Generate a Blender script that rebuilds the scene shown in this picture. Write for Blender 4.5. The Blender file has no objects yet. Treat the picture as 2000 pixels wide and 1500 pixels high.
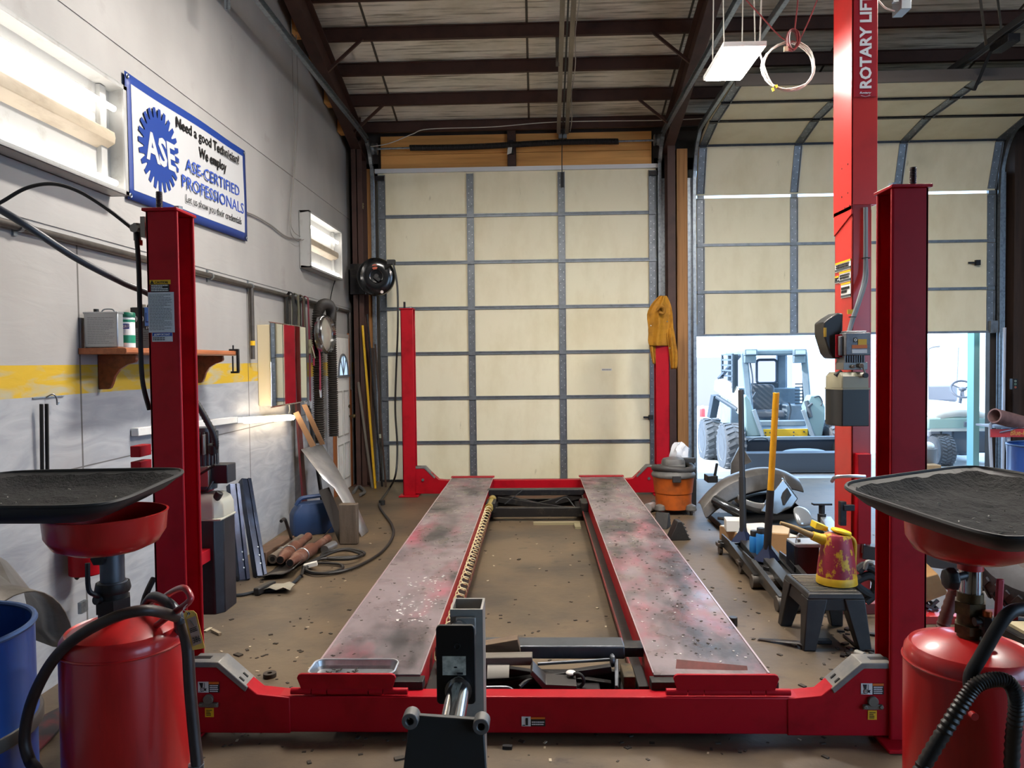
import bpy, bmesh, math, random
from mathutils import Vector, Matrix, Euler
V = Vector
random.seed(7)
SC = bpy.context.scene
COL = SC.collection
PI = math.pi

# ------------------------------------------------------------------ camera
F = 1480.0
EYE = V((0, 0, 1.66))
yc = V((48, 46, -F)).normalized()
zc = V((-0.0105, 1, 0)); zc = (zc - yc * zc.dot(yc)).normalized()
xc = yc.cross(zc)
ROT = Matrix((xc, yc, zc))            # camera axes -> world axes
cam = bpy.data.cameras.new('camera')
cam.sensor_width = 36; cam.lens = F / 2000 * 36; cam.clip_start = 0.05; cam.clip_end = 400
camo = bpy.data.objects.new('camera', cam); COL.objects.link(camo)
camo.matrix_world = Matrix.Translation(EYE) @ ROT.to_4x4()
SC.camera = camo

def P(px, py, Y=None, Z=None, X=None):
    """the point of the place seen at a picture position, at a known depth, height or side distance"""
    d = ROT @ V((px - 1000, 750 - py, -F))
    if Y is not None: t = Y / d.y
    elif X is not None: t = X / d.x
    else: t = (Z - EYE.z) / d.z
    return EYE + d * t

# ------------------------------------------------------------------ light outside, exposure
SC.view_settings.view_transform = 'Standard'; SC.view_settings.look = 'None'
SC.view_settings.gamma = 1; SC.view_settings.use_curve_mapping = False
SC.view_settings.exposure = 0.22
try:
    SC.cycles.use_denoising = True
    SC.cycles.denoiser = 'OPENIMAGEDENOISE'
    SC.cycles.max_bounces = 10; SC.cycles.diffuse_bounces = 5; SC.cycles.glossy_bounces = 4
    SC.cycles.sample_clamp_indirect = 6
    SC.cycles.caustics_reflective = False; SC.cycles.caustics_refractive = False
except Exception: pass
w = bpy.data.worlds.new('sky'); SC.world = w; w.use_nodes = True
bg = w.node_tree.nodes['Background']; bg.inputs[0].default_value = (0.44, 0.68, 1.0, 1); bg.inputs[1].default_value = 5.8
sun = bpy.data.lights.new('sun', 'SUN'); sun.energy = 7.0; sun.angle = 0.02; sun.color = (1, 0.97, 0.92)
suno = bpy.data.objects.new('sun', sun); COL.objects.link(suno)
suno.rotation_euler = V((-.75, -.1, .65)).to_track_quat('Z', 'Y').to_euler()
LED_GLOW = 200; TUBE_GLOW = 13

# ------------------------------------------------------------------ helpers
def lin(h):
    h = h.lstrip('#'); r = [int(h[i:i+2], 16) / 255 for i in (0, 2, 4)]
    return tuple((c / 12.92 if c <= .04045 else ((c + .055) / 1.055) ** 2.4) for c in r) + (1,)
MATS = {}
def M(name, col='#808080', rough=.5, metal=0, n1=None, n2=None, bump=None, emit=None, trans=0, coat=0):
    """n1/n2 = (scale xyz or number, colour, low, high): noise patches of a second colour"""
    if name in MATS: return MATS[name]
    m = bpy.data.materials.new(name); m.use_nodes = True; MATS[name] = m
    nt = m.node_tree; N = nt.nodes; L = nt.links
    b = N['Principled BSDF']; b.inputs['Roughness'].default_value = rough; b.inputs['Metallic'].default_value = metal
    b.inputs['Base Color'].default_value = lin(col)
    if coat: b.inputs['Coat Weight'].default_value = coat; b.inputs['Coat Roughness'].default_value = .12
    if trans: b.inputs['Transmission Weight'].default_value = trans
    if emit: b.inputs['Emission Color'].default_value = lin(emit[0]); b.inputs['Emission Strength'].default_value = emit[1]
    tc = None
    def noise(sc, detail=5):
        nonlocal tc
        if tc is None: tc = N.new('ShaderNodeTexCoord')
        mp = N.new('ShaderNodeMapping'); L.new(tc.outputs['Object'], mp.inputs[0])
        mp.inputs['Scale'].default_value = sc if isinstance(sc, tuple) else (sc, sc, sc)
        t = N.new('ShaderNodeTexNoise'); t.inputs['Scale'].default_value = 1; t.inputs['Detail'].default_value = detail
        t.inputs['Roughness'].default_value = .62
        L.new(mp.outputs[0], t.inputs['Vector']); return t.outputs[0]
    cur = None
    for n in (n1, n2):
        if not n: continue
        r = N.new('ShaderNodeMapRange'); r.inputs[1].default_value = n[2]; r.inputs[2].default_value = n[3]
        L.new(noise(n[0]), r.inputs[0])
        mx = N.new('ShaderNodeMix'); mx.data_type = 'RGBA'
        L.new(r.outputs[0], mx.inputs[0])
        if cur: L.new(cur, mx.inputs[6])
        else: mx.inputs[6].default_value = lin(col)
        mx.inputs[7].default_value = lin(n[1]); cur = mx.outputs[2]
    if cur: L.new(cur, b.inputs['Base Color'])
    if bump:
        bp = N.new('ShaderNodeBump'); bp.inputs['Strength'].default_value = bump[1]; bp.inputs['Distance'].default_value = .01
        L.new(noise(bump[0]), bp.inputs['Height']); L.new(bp.outputs[0], b.inputs['Normal'])
    return m

def crv(pts, n=6, closed=False):
    pts = [V(p) for p in pts]; out = []; k = len(pts)
    for i in range(k if closed else k - 1):
        p0, p1, p2, p3 = (pts[(i-1) % k], pts[i], pts[(i+1) % k], pts[(i+2) % k]) if closed else \
            (pts[max(i-1, 0)], pts[i], pts[i+1], pts[min(i+2, k-1)])
        for j in range(n):
            t = j / n
            out.append(.5 * ((2*p1) + (p2-p0)*t + (2*p0-5*p1+4*p2-p3)*t*t + (3*p1-p0-3*p2+p3)*t**3))
    if not closed: out.append(pts[-1])
    return out

class MB:
    def __init__(s): s.bm = bmesh.new()
    def face(s, pts):
        try: return s.bm.faces.new([s.bm.verts.new(p) for p in pts])
        except ValueError: pass
    def box(s, x0, x1, y0, y1, z0, z1, rot=None, piv=None):
        c = V(((x0+x1)/2, (y0+y1)/2, (z0+z1)/2))
        m = Matrix.Translation(c) @ Matrix.Diagonal((x1-x0, y1-y0, z1-z0, 1))
        if rot is not None:
            pv = V(piv) if piv is not None else c
            m = Matrix.Translation(pv) @ Euler(rot).to_matrix().to_4x4() @ Matrix.Translation(-pv) @ m
        bmesh.ops.create_cube(s.bm, size=1, matrix=m); return s
    def bar(s, p0, p1, w, h, up=(0, 0, 1)):
        """rectangular bar from p0 to p1, w across, h along up"""
        p0, p1 = V(p0), V(p1); d = (p1-p0); L = d.length; d.normalize()
        x = d.cross(V(up)); x = x.normalized() if x.length > 1e-5 else V((1, 0, 0)); u = x.cross(d)
        m = Matrix((( x*w).to_4d(), (d*L).to_4d(), (u*h).to_4d(), (0, 0, 0, 1))).transposed()
        for i in range(3): m[3][i] = 0
        m.translation = (p0+p1)/2; m[3][3] = 1
        bmesh.ops.create_cube(s.bm, size=1, matrix=m); return s
    def ring(s, c, x, y, r, n, ry=None):
        ry = ry or r
        return [s.bm.verts.new(V(c) + x*(r*math.cos(2*PI*i/n)) + y*(ry*math.sin(2*PI*i/n))) for i in range(n)]
    def skin(s, rings, caps=(True, True), closed=False):
        n = len(rings[0])
        pr = list(zip(rings, rings[1:])) + ([(rings[-1], rings[0])] if closed else [])
        for a, b in pr:
            for i in range(n):
                s.bm.faces.new((a[i], a[(i+1) % n], b[(i+1) % n], b[i]))
        if not closed:
            if caps[0]: s.bm.faces.new(rings[0][::-1])
            if caps[1]: s.bm.faces.new(rings[-1])
    def frame(s, d):
        d = V(d).normalized(); a = V((0, 0, 1)) if abs(d.z) < .9 else V((0, 1, 0))
        x = a.cross(d).normalized(); return x, d.cross(x)
    def cyl(s, p0, p1, r, r1=None, n=18, caps=(True, True)):
        p0, p1 = V(p0), V(p1); x, y = s.frame(p1-p0)
        s.skin([s.ring(p0, x, y, r, n), s.ring(p1, x, y, r if r1 is None else r1, n)], caps); return s
    def pipe(s, p0, p1, ro, ri, n=24):
        p0, p1 = V(p0), V(p1); x, y = s.frame(p1-p0)
        s.skin([s.ring(p0, x, y, ro, n), s.ring(p1, x, y, ro, n), s.ring(p1, x, y, ri, n), s.ring(p0, x, y, ri, n)], closed=True); return s
    def tube(s, pts, r, n=8, closed=False, rf=None):
        pts = [V(p) for p in pts]; k = len(pts); rings = []; x = None
        for i, p in enumerate(pts):
            d = (pts[(i+1) % k] - pts[(i-1) % k]) if closed else (pts[min(i+1, k-1)] - pts[max(i-1, 0)])
            if d.length < 1e-7: d = V((0, 0, 1))
            d.normalize()
            if x is None: x, y = s.frame(d)
            else:
                x = x - d * x.dot(d); x = x.normalized() if x.length > 1e-6 else s.frame(d)[0]
            y = d.cross(x)
            rings.append(s.ring(p, x, y, r if rf is None else rf(i), n))
        s.skin(rings, closed=closed); return s
    def lathe(s, prof, c=(0, 0, 0), axis=(0, 0, 1), n=36, sq=None, caps=(True, True)):
        """prof = [(radius, height)], turned round axis through c; sq = exponent for a squared-off section"""
        c = V(c); a = V(axis).normalized(); x, y = (V((1, 0, 0)), V((0, 1, 0))) if abs(a.z) > .99 else s.frame(a)
        rings = []
        for r, h in prof:
            rr = []
            for i in range(n):
                t = 2*PI*i/n; cx, sy = math.cos(t), math.sin(t)
                if sq:
                    k = (abs(cx)**sq + abs(sy)**sq) ** (-1/sq); cx *= k; sy *= k
                rr.append(s.bm.verts.new(c + a*h + x*(r*cx) + y*(r*sy)))
            rings.append(rr)
        s.skin(rings, caps); return s
    def prism(s, poly, vec):
        vec = V(vec); a = [s.bm.verts.new(V(p)) for p in poly]; b = [s.bm.verts.new(V(p)+vec) for p in poly]
        n = len(a); s.bm.faces.new(a[::-1]); s.bm.faces.new(b)
        for i in range(n): s.bm.faces.new((a[i], a[(i+1) % n], b[(i+1) % n], b[i]))
        return s
    def sheet(s, rows):
        g = [[s.bm.verts.new(V(p)) for p in r] for r in rows]
        for i in range(len(g)-1):
            for j in range(len(g[0])-1):
                s.bm.faces.new((g[i][j], g[i][j+1], g[i+1][j+1], g[i+1][j]))
        return s
    def ball(s, c, r, sc=(1, 1, 1), u=16, v=10):
        bmesh.ops.create_uvsphere(s.bm, u_segments=u, v_segments=v, radius=r,
            matrix=Matrix.Translation(V(c)) @ Matrix.Diagonal((*sc, 1))); return s
    def torus(s, c, axis, R, r, n=32, k=8):
        c = V(c); x, y = s.frame(axis)
        return s.tube([c + x*(R*math.cos(2*PI*i/n)) + y*(R*math.sin(2*PI*i/n)) for i in range(n)], r, k, closed=True)
    def split(s, name, mat, parent=None, **kw):
        """every loose piece becomes a part of its own"""
        bm = s.bm; bm.verts.ensure_lookup_table(); seen = set(); out = []
        for v in bm.verts:
            if v in seen: continue
            st = [v]; isl = []; seen.add(v)
            while st:
                q = st.pop(); isl.append(q)
                for e in q.link_edges:
                    o = e.other_vert(q)
                    if o not in seen: seen.add(o); st.append(o)
            b = MB(); mp = {q: b.bm.verts.new(q.co) for q in isl}; ss = set(isl)
            for f in {f for q in isl for f in q.link_faces}: b.bm.faces.new([mp[q] for q in f.verts])
            out.append(b.build(name, mat, parent, **kw))
        bm.free(); return out
    def build(s, name, mat, parent=None, bevel=0, solid=0, sub=0, smooth=True, ang=38, seg=2, **props):
        bmesh.ops.recalc_face_normals(s.bm, faces=s.bm.faces)
        if parent is not None:
            o = V(parent.get('_o', (0, 0, 0)))
            bmesh.ops.translate(s.bm, verts=s.bm.verts, vec=-o)
        me = bpy.data.meshes.new(name); s.bm.to_mesh(me); s.bm.free()
        me.materials.append(mat)
        if smooth and me.polygons:
            me.polygons.foreach_set('use_smooth', [True]*len(me.polygons)); me.set_sharp_from_angle(angle=math.radians(ang))
        ob = bpy.data.objects.new(name, me); COL.objects.link(ob)
        if parent is not None:
            ob.parent = parent
            ob['_o'] = tuple(parent.get('_o', (0, 0, 0)))
        if solid:
            md = ob.modifiers.new('solid', 'SOLIDIFY'); md.thickness = solid; md.offset = 0
        if bevel:
            md = ob.modifiers.new('bevel', 'BEVEL'); md.width = bevel; md.segments = seg; md.limit_method = 'ANGLE'; md.angle_limit = math.radians(40)
            md.harden_normals = False
        if sub:
            md = ob.modifiers.new('sub', 'SUBSURF'); md.levels = sub; md.render_levels = sub
        for k, v in props.items(): ob[k] = v
        return ob

def tag(o, label, cat, group=None, kind=None):
    o['label'] = label; o['category'] = cat
    if group: o['group'] = group
    if kind: o['kind'] = kind
    return o
def thing(name, label, cat, loc=(0, 0, 0), group=None):
    o = bpy.data.objects.new(name, None); COL.objects.link(o); o.location = loc; o.empty_display_size = .1
    o['_o'] = tuple(loc); return tag(o, label, cat, group)
def struct(o): o['kind'] = 'structure'; return o
def copy_tree(o, parent=None):
    c = o.copy(); COL.objects.link(c)
    if parent is not None: c.parent = parent
    for ch in list(o.children): copy_tree(ch, c)
    return c
def put(o, loc, rz=0, label=None):
    o.location = loc; o.rotation_euler = (0, 0, rz)
    if label: o['label'] = label
    return o

def text(name, s, c, right, up, wid, hei, mat, parent=None, depth=.0015, shear=0, bold=0):
    """lettering centred at c, fitted to wid x hei"""
    cu = bpy.data.curves.new(name, 'FONT'); cu.body = s; cu.extrude = depth; cu.resolution_u = 2; cu.shear = shear; cu.offset = bold
    to = bpy.data.objects.new('tmp', cu); COL.objects.link(to)
    dg = bpy.context.evaluated_depsgraph_get()
    me = bpy.data.meshes.new_from_object(to.evaluated_get(dg)); bpy.data.objects.remove(to); bpy.data.curves.remove(cu)
    xs = [v.co.x for v in me.vertices]; ys = [v.co.y for v in me.vertices]
    cx, cy = (min(xs)+max(xs))/2, (min(ys)+max(ys))/2; sx, sy = wid/(max(xs)-min(xs)), hei/(max(ys)-min(ys))
    r, u = V(right).normalized(), V(up).normalized(); nrm = r.cross(u); o = V(parent.get('_o', (0, 0, 0))) if parent else V()
    for v in me.vertices:
        v.co = V(c) + r*((v.co.x-cx)*sx) + u*((v.co.y-cy)*sy) + nrm*v.co.z - o
    me.materials.clear(); me.materials.append(mat)
    ob = bpy.data.objects.new(name, me); COL.objects.link(ob)
    if parent: ob.parent = parent; ob['_o'] = tuple(o)
    return ob
def decal(name, c, right, up, wid, hei, mat, parent, t=.0015, **kw):
    r, u = V(right).normalized(), V(up).normalized(); n = r.cross(u); c = V(c)
    b = MB(); b.prism([c-r*wid/2-u*hei/2-n*t, c+r*wid/2-u*hei/2-n*t, c+r*wid/2+u*hei/2-n*t, c-r*wid/2+u*hei/2-n*t], n*2*t)
    return b.build(name, mat, parent, smooth=False, **kw)
def lines_of_print(name, c, right, up, wid, hei, rows, mat, parent, seed=1, gap=.5):
    """fine print too small to read: short dark strokes in rows"""
    rnd = random.Random(seed); r, u = V(right).normalized(), V(up).normalized(); n = r.cross(u); c = V(c); b = MB()
    for i in range(rows):
        y = hei/2 - (i+.5)*hei/rows; x = -wid/2; end = wid/2*rnd.choice((1, 1, .6, .9, .3))
        while x < end:
            l = rnd.uniform(.06, .16)*wid; l = min(l, end-x)
            q = c + r*x + u*y; h = hei/rows*gap
            b.prism([q-u*h/2, q+r*l-u*h/2, q+r*l+u*h/2, q+u*h/2], n*.0006); x += l + .02*wid
    return b.build(name, mat, parent, smooth=False)

# ------------------------------------------------------------------ materials
RED = M('red_paint', '#a60c1d', .42, 0, n1=(6, '#860815', .5, .8), coat=.04)
RED.node_tree.nodes['Principled BSDF'].inputs['Specular IOR Level'].default_value = .22
REDD = M('red_tank', '#b81c1c', .33, 0, n1=((9, 9, 1.2), '#8a1212', .52, .75), coat=.35)
REDO = M('red_orange_paint', '#b4211d', .36, 0, n1=(4, '#9c1a18', .5, .8), coat=.3)
BLACK = M('black_plastic', '#141416', .5, 0, n1=(20, '#242426', .5, .8))
RUBBER = M('black_rubber', '#111112', .62)
HOSE = M('dark_hose', '#1d1a19', .5)
DARK = M('dark_steel', '#2a2a2d', .42, .6, n1=(14, '#45413c', .5, .75))
GREASE = M('greasy_steel', '#1d1b1a', .5, .3, n1=(18, '#4a4238', .55, .8))
GALV = M('galvanised_steel', '#9aa2a8', .38, .85, n1=(25, '#787f85', .45, .7))
CHROME = M('chrome', '#c9cbcd', .14, 1)
ALU = M('aluminium', '#b9bcbf', .34, .9, n1=(9, '#8d9296', .45, .75))
BROWN = M('brown_steel', '#4a3129', .55, .1, n1=(5, '#38241e', .45, .75))
PINE = M('pine_board', '#e8aa60', .6, 0, n1=((.7, 30, 14), '#cc8f48', .45, .7), n2=((5, 6, 9), '#5f3a1a', .71, .78), bump=(30, .15))
STUD = M('pine_stud', '#b07c44', .6, 0, n1=((30, 30, .8), '#7a4d22', .45, .7), n2=(5, '#543015', .72, .8))
WOOD = M('stained_shelf_wood', '#7e3f22', .4, 0, n1=((25, 2, 25), '#5c2a16', .45, .7))
OLDWOOD = M('old_wood', '#6b5641', .7, 0, n1=((4, 30, 30), '#4a3a2b', .45, .7), bump=(25, .3))
WHITE = M('white_paint', '#d9d9d6', .5, 0, n1=(5, '#c4c4be', .5, .8))
WPLAST = M('white_plastic', '#d8d6cf', .4)
YEL = M('yellow_paint', '#e0b010', .45, 0, n1=(10, '#c0920c', .5, .8))
BLUE = M('blue_drum_paint', '#173f86', .35, 0, n1=((10, 10, 3), '#102c60', .5, .75), coat=.3)
LABELW = M('label_white', '#d4d4d0', .5)
LABELG = M('label_grey', '#c3c8ca', .5)
INK = M('ink_black', '#0e0e10', .5)
INKW = M('ink_white', '#dcdcdc', .5)
LABELY = M('label_yellow', '#d8a818', .5)
LABELO = M('label_orange', '#d06a1c', .5)
LABELB = M('label_blue', '#1f4a9a', .5)
CARD = M('cardboard', '#a07a52', .75, 0, n1=(7, '#8a6641', .5, .8))
PAPER = M('paper_white', '#d2d0c8', .7)
# ------------------------------------------------------------------ the building
WX = -2.52; FY = 10.5
def wall_material():
    m = M('plywood_wall_paint', '#c9c5c0', .6)
    nt = m.node_tree; N = nt.nodes; L = nt.links; b = N['Principled BSDF']
    tc = N.new('ShaderNodeTexCoord'); sp = N.new('ShaderNodeSeparateXYZ'); L.new(tc.outputs['Object'], sp.inputs[0])
    def math_(op, a, bb=0, c=0):
        n = N.new('ShaderNodeMath'); n.operation = op
        for i, x in enumerate((a, bb, c)):
            if isinstance(x, (int, float)): n.inputs[i].default_value = x
            else: L.new(x, n.inputs[i])
        return n.outputs[0]
    def mix(f, a, bb):
        n = N.new('ShaderNodeMix'); n.data_type = 'RGBA'
        if isinstance(f, (int, float)): n.inputs[0].default_value = f
        else: L.new(f, n.inputs[0])
        for i, x in ((6, a), (7, bb)):
            if isinstance(x, str): n.inputs[i].default_value = lin(x)
            else: L.new(x, n.inputs[i])
        return n.outputs[2]
    def noise(sc, det=6, dist=0):
        mp = N.new('ShaderNodeMapping'); L.new(tc.outputs['Object'], mp.inputs[0]); mp.inputs['Scale'].default_value = sc
        t = N.new('ShaderNodeTexNoise'); t.inputs['Scale'].default_value = 1; t.inputs['Detail'].default_value = det; t.inputs['Distortion'].default_value = dist
        L.new(mp.outputs[0], t.inputs['Vector']); return t.outputs[0]
    def rng(x, a, c):
        n = N.new('ShaderNodeMapRange'); L.new(x, n.inputs[0]); n.inputs[1].default_value = a; n.inputs[2].default_value = c; return n.outputs[0]
    y, z = sp.outputs[1], sp.outputs[2]
    grain = noise((3, 2.2, 9), 7, 1.6)
    low = mix(rng(grain, .35, .7), '#93979d', '#a9acb0')
    up = mix(rng(noise((2, 1.5, 1.0)), .35, .7), '#979592', '#a6a4a1')
    col = mix(math_('GREATER_THAN', z, 1.665), low, up)
    yel = mix(rng(noise((4, 3, 14), 6, 1), .5, .66), '#c2a022', '#aaa282')
    inst = math_('MULTIPLY', math_('GREATER_THAN', z, 1.505), math_('LESS_THAN', z, 1.665))
    col = mix(inst, col, yel)
    scuff = rng(noise((6, 2.6, 2.6), 8), .66, .76)
    col = mix(math_('MULTIPLY', scuff, .35), col, '#77716a')
    fr = math_('FRACT', math_('DIVIDE', math_('ADD', y, 9 * 1.22 - 4.10), 1.22))
    seam = math_('MULTIPLY', math_('LESS_THAN', fr, .012), math_('LESS_THAN', z, 2.33))
    seam2 = math_('LESS_THAN', math_('ABSOLUTE', math_('SUBTRACT', z, 1.1)), .004)
    fr3 = math_('FRACT', math_('DIVIDE', math_('ADD', y, 9.0), 2.44))
    seam = math_('MAXIMUM', seam, seam2)
    col = mix(math_('MULTIPLY', seam, .8), col, '#3c3834')
    L.new(col, b.inputs['Base Color'])
    bp = N.new('ShaderNodeBump'); bp.inputs['Strength'].default_value = .25; bp.inputs['Distance'].default_value = .01
    L.new(grain, bp.inputs['Height']); L.new(bp.outputs[0], b.inputs['Normal'])
    return m
FLOOR = M('stained_concrete', '#5f503d', .5, 0, n1=(1.3, '#42392f', .42, .66), n2=((5, 7, 5), '#29241f', .6, .74), bump=(14, .25))
GROUND = M('pale_yard_concrete', '#b9bcbd', .8, 0, n1=(2, '#a3a6a8', .4, .7))
FOIL = M('insulation_foil', '#f0eadb', .42, .1, n1=((1.2, 3, 3), '#ccc5b0', .42, .7), n2=((1.2, 26, 26), '#8d8672', .5, .66), bump=((1.6, 26, 26), 1.0))
DARKWALL = M('dark_steel_siding', '#3a332f', .7, .1, n1=(4, '#2a2522', .45, .7))
CREAM = M('cream_door_skin', '#efe7c8', .5, 0, n1=((2.5, 2.5, 1.2), '#e3d9b6', .45, .7), n2=((7, 7, 2.2), '#b3a880', .68, .8))
STEELGREY = M('door_steel', '#7a8086', .42, .6, n1=(12, '#5f656b', .45, .75))

b = MB(); b.box(WX, 9.2, -4, FY, -.12, 0); struct(b.build('floor', FLOOR, smooth=False))
b = MB(); b.box(WX-60, 60, FY, 90, -.14, -.02); b.box(WX-60, 60, -60, -4, -.14, -.02); b.box(9.2, 60, -4, FY, -.14, -.02); struct(b.build('ground', GROUND, smooth=False))
b = MB(); b.box(WX-.12, WX, -4, FY+.1, 0, 8.9)
# raised batten running up the joint between the plywood courses
b.box(WX, WX+.006, -4, FY, 3.60, 3.74); b.box(WX, WX+.006, -4, FY, 2.39, 2.45)
struct(b.build('wall_left', wall_material(), smooth=False))
b = MB()
b.box(WX, -2.16, FY, FY+.1, 0, 4.4); b.box(1.63, 2.19, FY, FY+.1, 0, 4.4); b.box(6.15, 9.2, FY, FY+.1, 0, 4.4)
b.box(WX, 9.2, FY, FY+.1, 4.24, 5.2)
struct(b.build('wall_far', DARKWALL, smooth=False))
b = MB(); b.box(9.2, 9.3, -4, -3.6, 0, 8.9); b.box(9.2, 9.3, 2.2, FY, 0, 8.9); b.box(9.2, 9.3, -3.6, 2.2, 4.2, 8.9); struct(b.build('wall_right', DARKWALL, smooth=False))  # opening in this unseen wall is added to let in bluish daylight
b = MB(); b.box(WX, 5.9, -4.1, -4, 0, 8.9); b.box(8.9, 9.2, -4.1, -4, 0, 8.9); b.box(5.9, 8.9, -4.1, -4, 3.6, 8.9); struct(b.build('wall_back', DARKWALL, smooth=False))  # unseen opening behind the camera, added for bluish fill daylight
SL = .271
def roofz(y): return 4.86 + SL*(FY-y)
b = MB(); b.prism([(WX, FY+.1, roofz(FY+.1)), (9.2, FY+.1, roofz(FY+.1)), (9.2, -4.1, roofz(-4.1)), (WX, -4.1, roofz(-4.1))], (0, 0, .1))
ceil = struct(b.build('ceiling', FOIL, smooth=False))
b = MB()
for k in range(8):
    x = -1.85 + 1.78*k
    b.bar((x, FY, roofz(FY)-.004), (x, -4, roofz(-4)-.004), .025, .006, (0, SL, 1))
b.build('foil_seam', M('foil_seam_tape', '#4c463c', .6), ceil, smooth=False)
# purlins: Z-section beams across the bay
for k in range(-1, 13):
    y = 10.3 - .594*(k+1); z0 = roofz(y) - .14
    b = MB(); b.box(WX, 9.2, y-.004, y+.004, z0, z0+.135); b.box(WX, 9.2, y, y+.05, z0, z0+.01); b.box(WX, 9.2, y-.03, y, z0+.127, z0+.135)
    o = struct(b.build('ceiling_purlin', BROWN, smooth=False)); o['group'] = 'purlins under the roof'
# rafters: tapered I beams along the bay, each carried by a column
def rafter(x, yend=-3.9, label=None):
    b = MB()
    a, c = (FY-.15), yend
    for (dz, w, h) in ((-.155, .13, .014), (-.49, .13, .014)):
        b.bar((x, a, roofz(a)+dz), (x, c, roofz(c)+dz), w, h, (0, SL, 1))
    b.bar((x, a, roofz(a)-.32), (x, c, roofz(c)-.32), .012, .33, (0, SL, 1))
    return struct(b.build('ceiling_rafter', BROWN, smooth=False))
rafter(-2.36); rafter(1.78)
b = MB()
for k in range(7):
    y = 10.0 - .594*k - .3; b.box(-2.5, -2.43, y-.05, y+.13, roofz(y)-.48, roofz(y)-.13)
o = struct(b.build('ceiling_blocking', PINE, smooth=False))
# flange braces from purlin down to rafter
b = MB()
for k in (1, 3, 5):
    y = 10.3-.594*k
    b.bar((-2.3, y-.02, roofz(y)-.48), (-1.9, y-.02, roofz(y)-.13), .03, .03)
    b.bar((1.72, y-.02, roofz(y)-.48), (1.3, y-.02, roofz(y)-.13), .03, .03)
struct(b.build('ceiling_brace', BROWN, smooth=False))
def i_column(name, x, y, w, d, h, mat=BROWN):
    b = MB(); b.box(x-w/2, x+w/2, y-d/2, y-d/2+.012, 0, h); b.box(x-w/2, x+w/2, y+d/2-.012, y+d/2, 0, h); b.box(x-.006, x+.006, y-d/2, y+d/2, 0, h)
    b.box(x-w/2-.04, x+w/2+.04, y-d/2-.03, y+d/2+.03, 0, .015)
    return struct(b.build(name, mat, smooth=False))
i_column('column', -2.36, 10.2, .14, .3, 4.9); i_column('column', 1.80, 10.24, .10, .24, 4.9)
i_column('column', 6.62, 10.2, .2, .3, 4.9)
# timber posts and header boards round the doors
b = MB(); b.box(1.885, 2.03, 10.22, 10.36, 0, 4.45); struct(b.build('trim_1', STUD, bevel=.004))
b = MB(); b.box(-2.30, -2.215, 10.36, 10.5, 0, 4.3); struct(b.build('trim_2', STUD, bevel=.004))
b = MB()
for (x0, x1) in ((-2.11, -.37), (-.25, 1.59)):
    for z0, z1 in ((4.27, 4.50), (4.505, 4.755)): b.box(x0, x1, 10.44, 10.5, z0, z1)
struct(b.build('trim_3', PINE, bevel=.003, smooth=False))
b = MB(); b.box(-.365, -.255, 10.38, 10.5, 4.31, 4.95); struct(b.build('trim_4', BROWN, smooth=False))
b = MB(); b.box(6.34, 6.5, 10.3, 10.5, 0, 4.6); b.box(6.9, 6.98, 10.2, 10.5, 0, 4.8); struct(b.build('trim_5', M('dark_oak_post', '#3a2a22', .7, 0, n1=((20, 20, 1.5), '#241a15', .4, .7)), smooth=False))
b = MB(); b.box(6.52, 6.6, 10.42, 10.5, 0, 4.6); struct(b.build('trim_6', STUD, smooth=False))

# ------------------------------------------------------------------ overhead sectional doors
def holes_strip(b, x, y, z0, z1, n):
    for i in range(n):
        z = z0 + (i+.5)*(z1-z0)/n
        b.cyl((x, y, z), (x, y-.002, z), .006, n=6)
def stile_set(parent, xs, y, z0, z1, w=.095, rot=None):
    for x in xs:
        b = MB(); b.box(x-w/2, x+w/2, y-.012, y, z0, z1); b.box(x-w/2, x-w/2+.008, y-.03, y, z0, z1); b.box(x+w/2-.008, x+w/2, y-.03, y, z0, z1)
        st = b.build('stile', STEELGREY, parent, smooth=False)
        b = MB()
        holes_strip(b, x-.02, y-.012, z0+.05, z1-.04, 5); holes_strip(b, x+.022, y-.012, z0+.08, z1-.07, 4)
        b.build('bolt_heads', M('bright_bolt', '#c8ccd0', .3, .8), st, smooth=False)
DZ = [.0, .54, 1.155, 1.77, 2.39, 3.015, 3.65, 4.25]
d1 = thing('door_1', 'closed cream overhead door of stacked panels behind the drive-on lift', 'overhead door', (-.26, 10.42, 0)); d1['kind'] = 'structure'
XL, XR, DY = -2.155, 1.645, 10.42
for i in range(7):
    b = MB(); b.box(XL, XR, DY, DY+.05, DZ[i]+.004, DZ[i+1]-.004); p = b.build('door_section', CREAM, d1, smooth=False)
    stile_set(p, (XL+.055, -.885, .36, XR-.055), DY, DZ[i]+.03, DZ[i+1]-.03)
    if i:
        b = MB(); b.box(XL, XR, DY-.022, DY, DZ[i]-.02, DZ[i]-.006); b.box(XL, XR, DY-.022, DY, DZ[i]+.01, DZ[i]+.024); b.box(XL, XR, DY-.008, DY, DZ[i]-.02, DZ[i]+.02)
        for x in (XL+.055, -.885, .36, XR-.055): b.box(x-.045, x+.045, DY-.035, DY, DZ[i]-.028, DZ[i]+.03)
        b.build('section_rail', STEELGREY, p, smooth=False)
b = MB(); b.bar((XL-.03, DY-.02, 4.272), (XR+.03, DY-.02, 4.272), .05, .055)
for i in range(110): b.cyl((XL+.02+i*.0346, DY-.0455, 4.272), (XL+.02+i*.0346, DY-.047, 4.272), .008, n=6)
b.build('top_rail', M('white_perforated_rail', '#dcdee0', .4, .1), d1, smooth=False)
b = MB(); b.box(XL, XR, DY-.03, DY+.06, -.004, .03); b.build('bottom_seal', RUBBER, d1, smooth=False)
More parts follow.
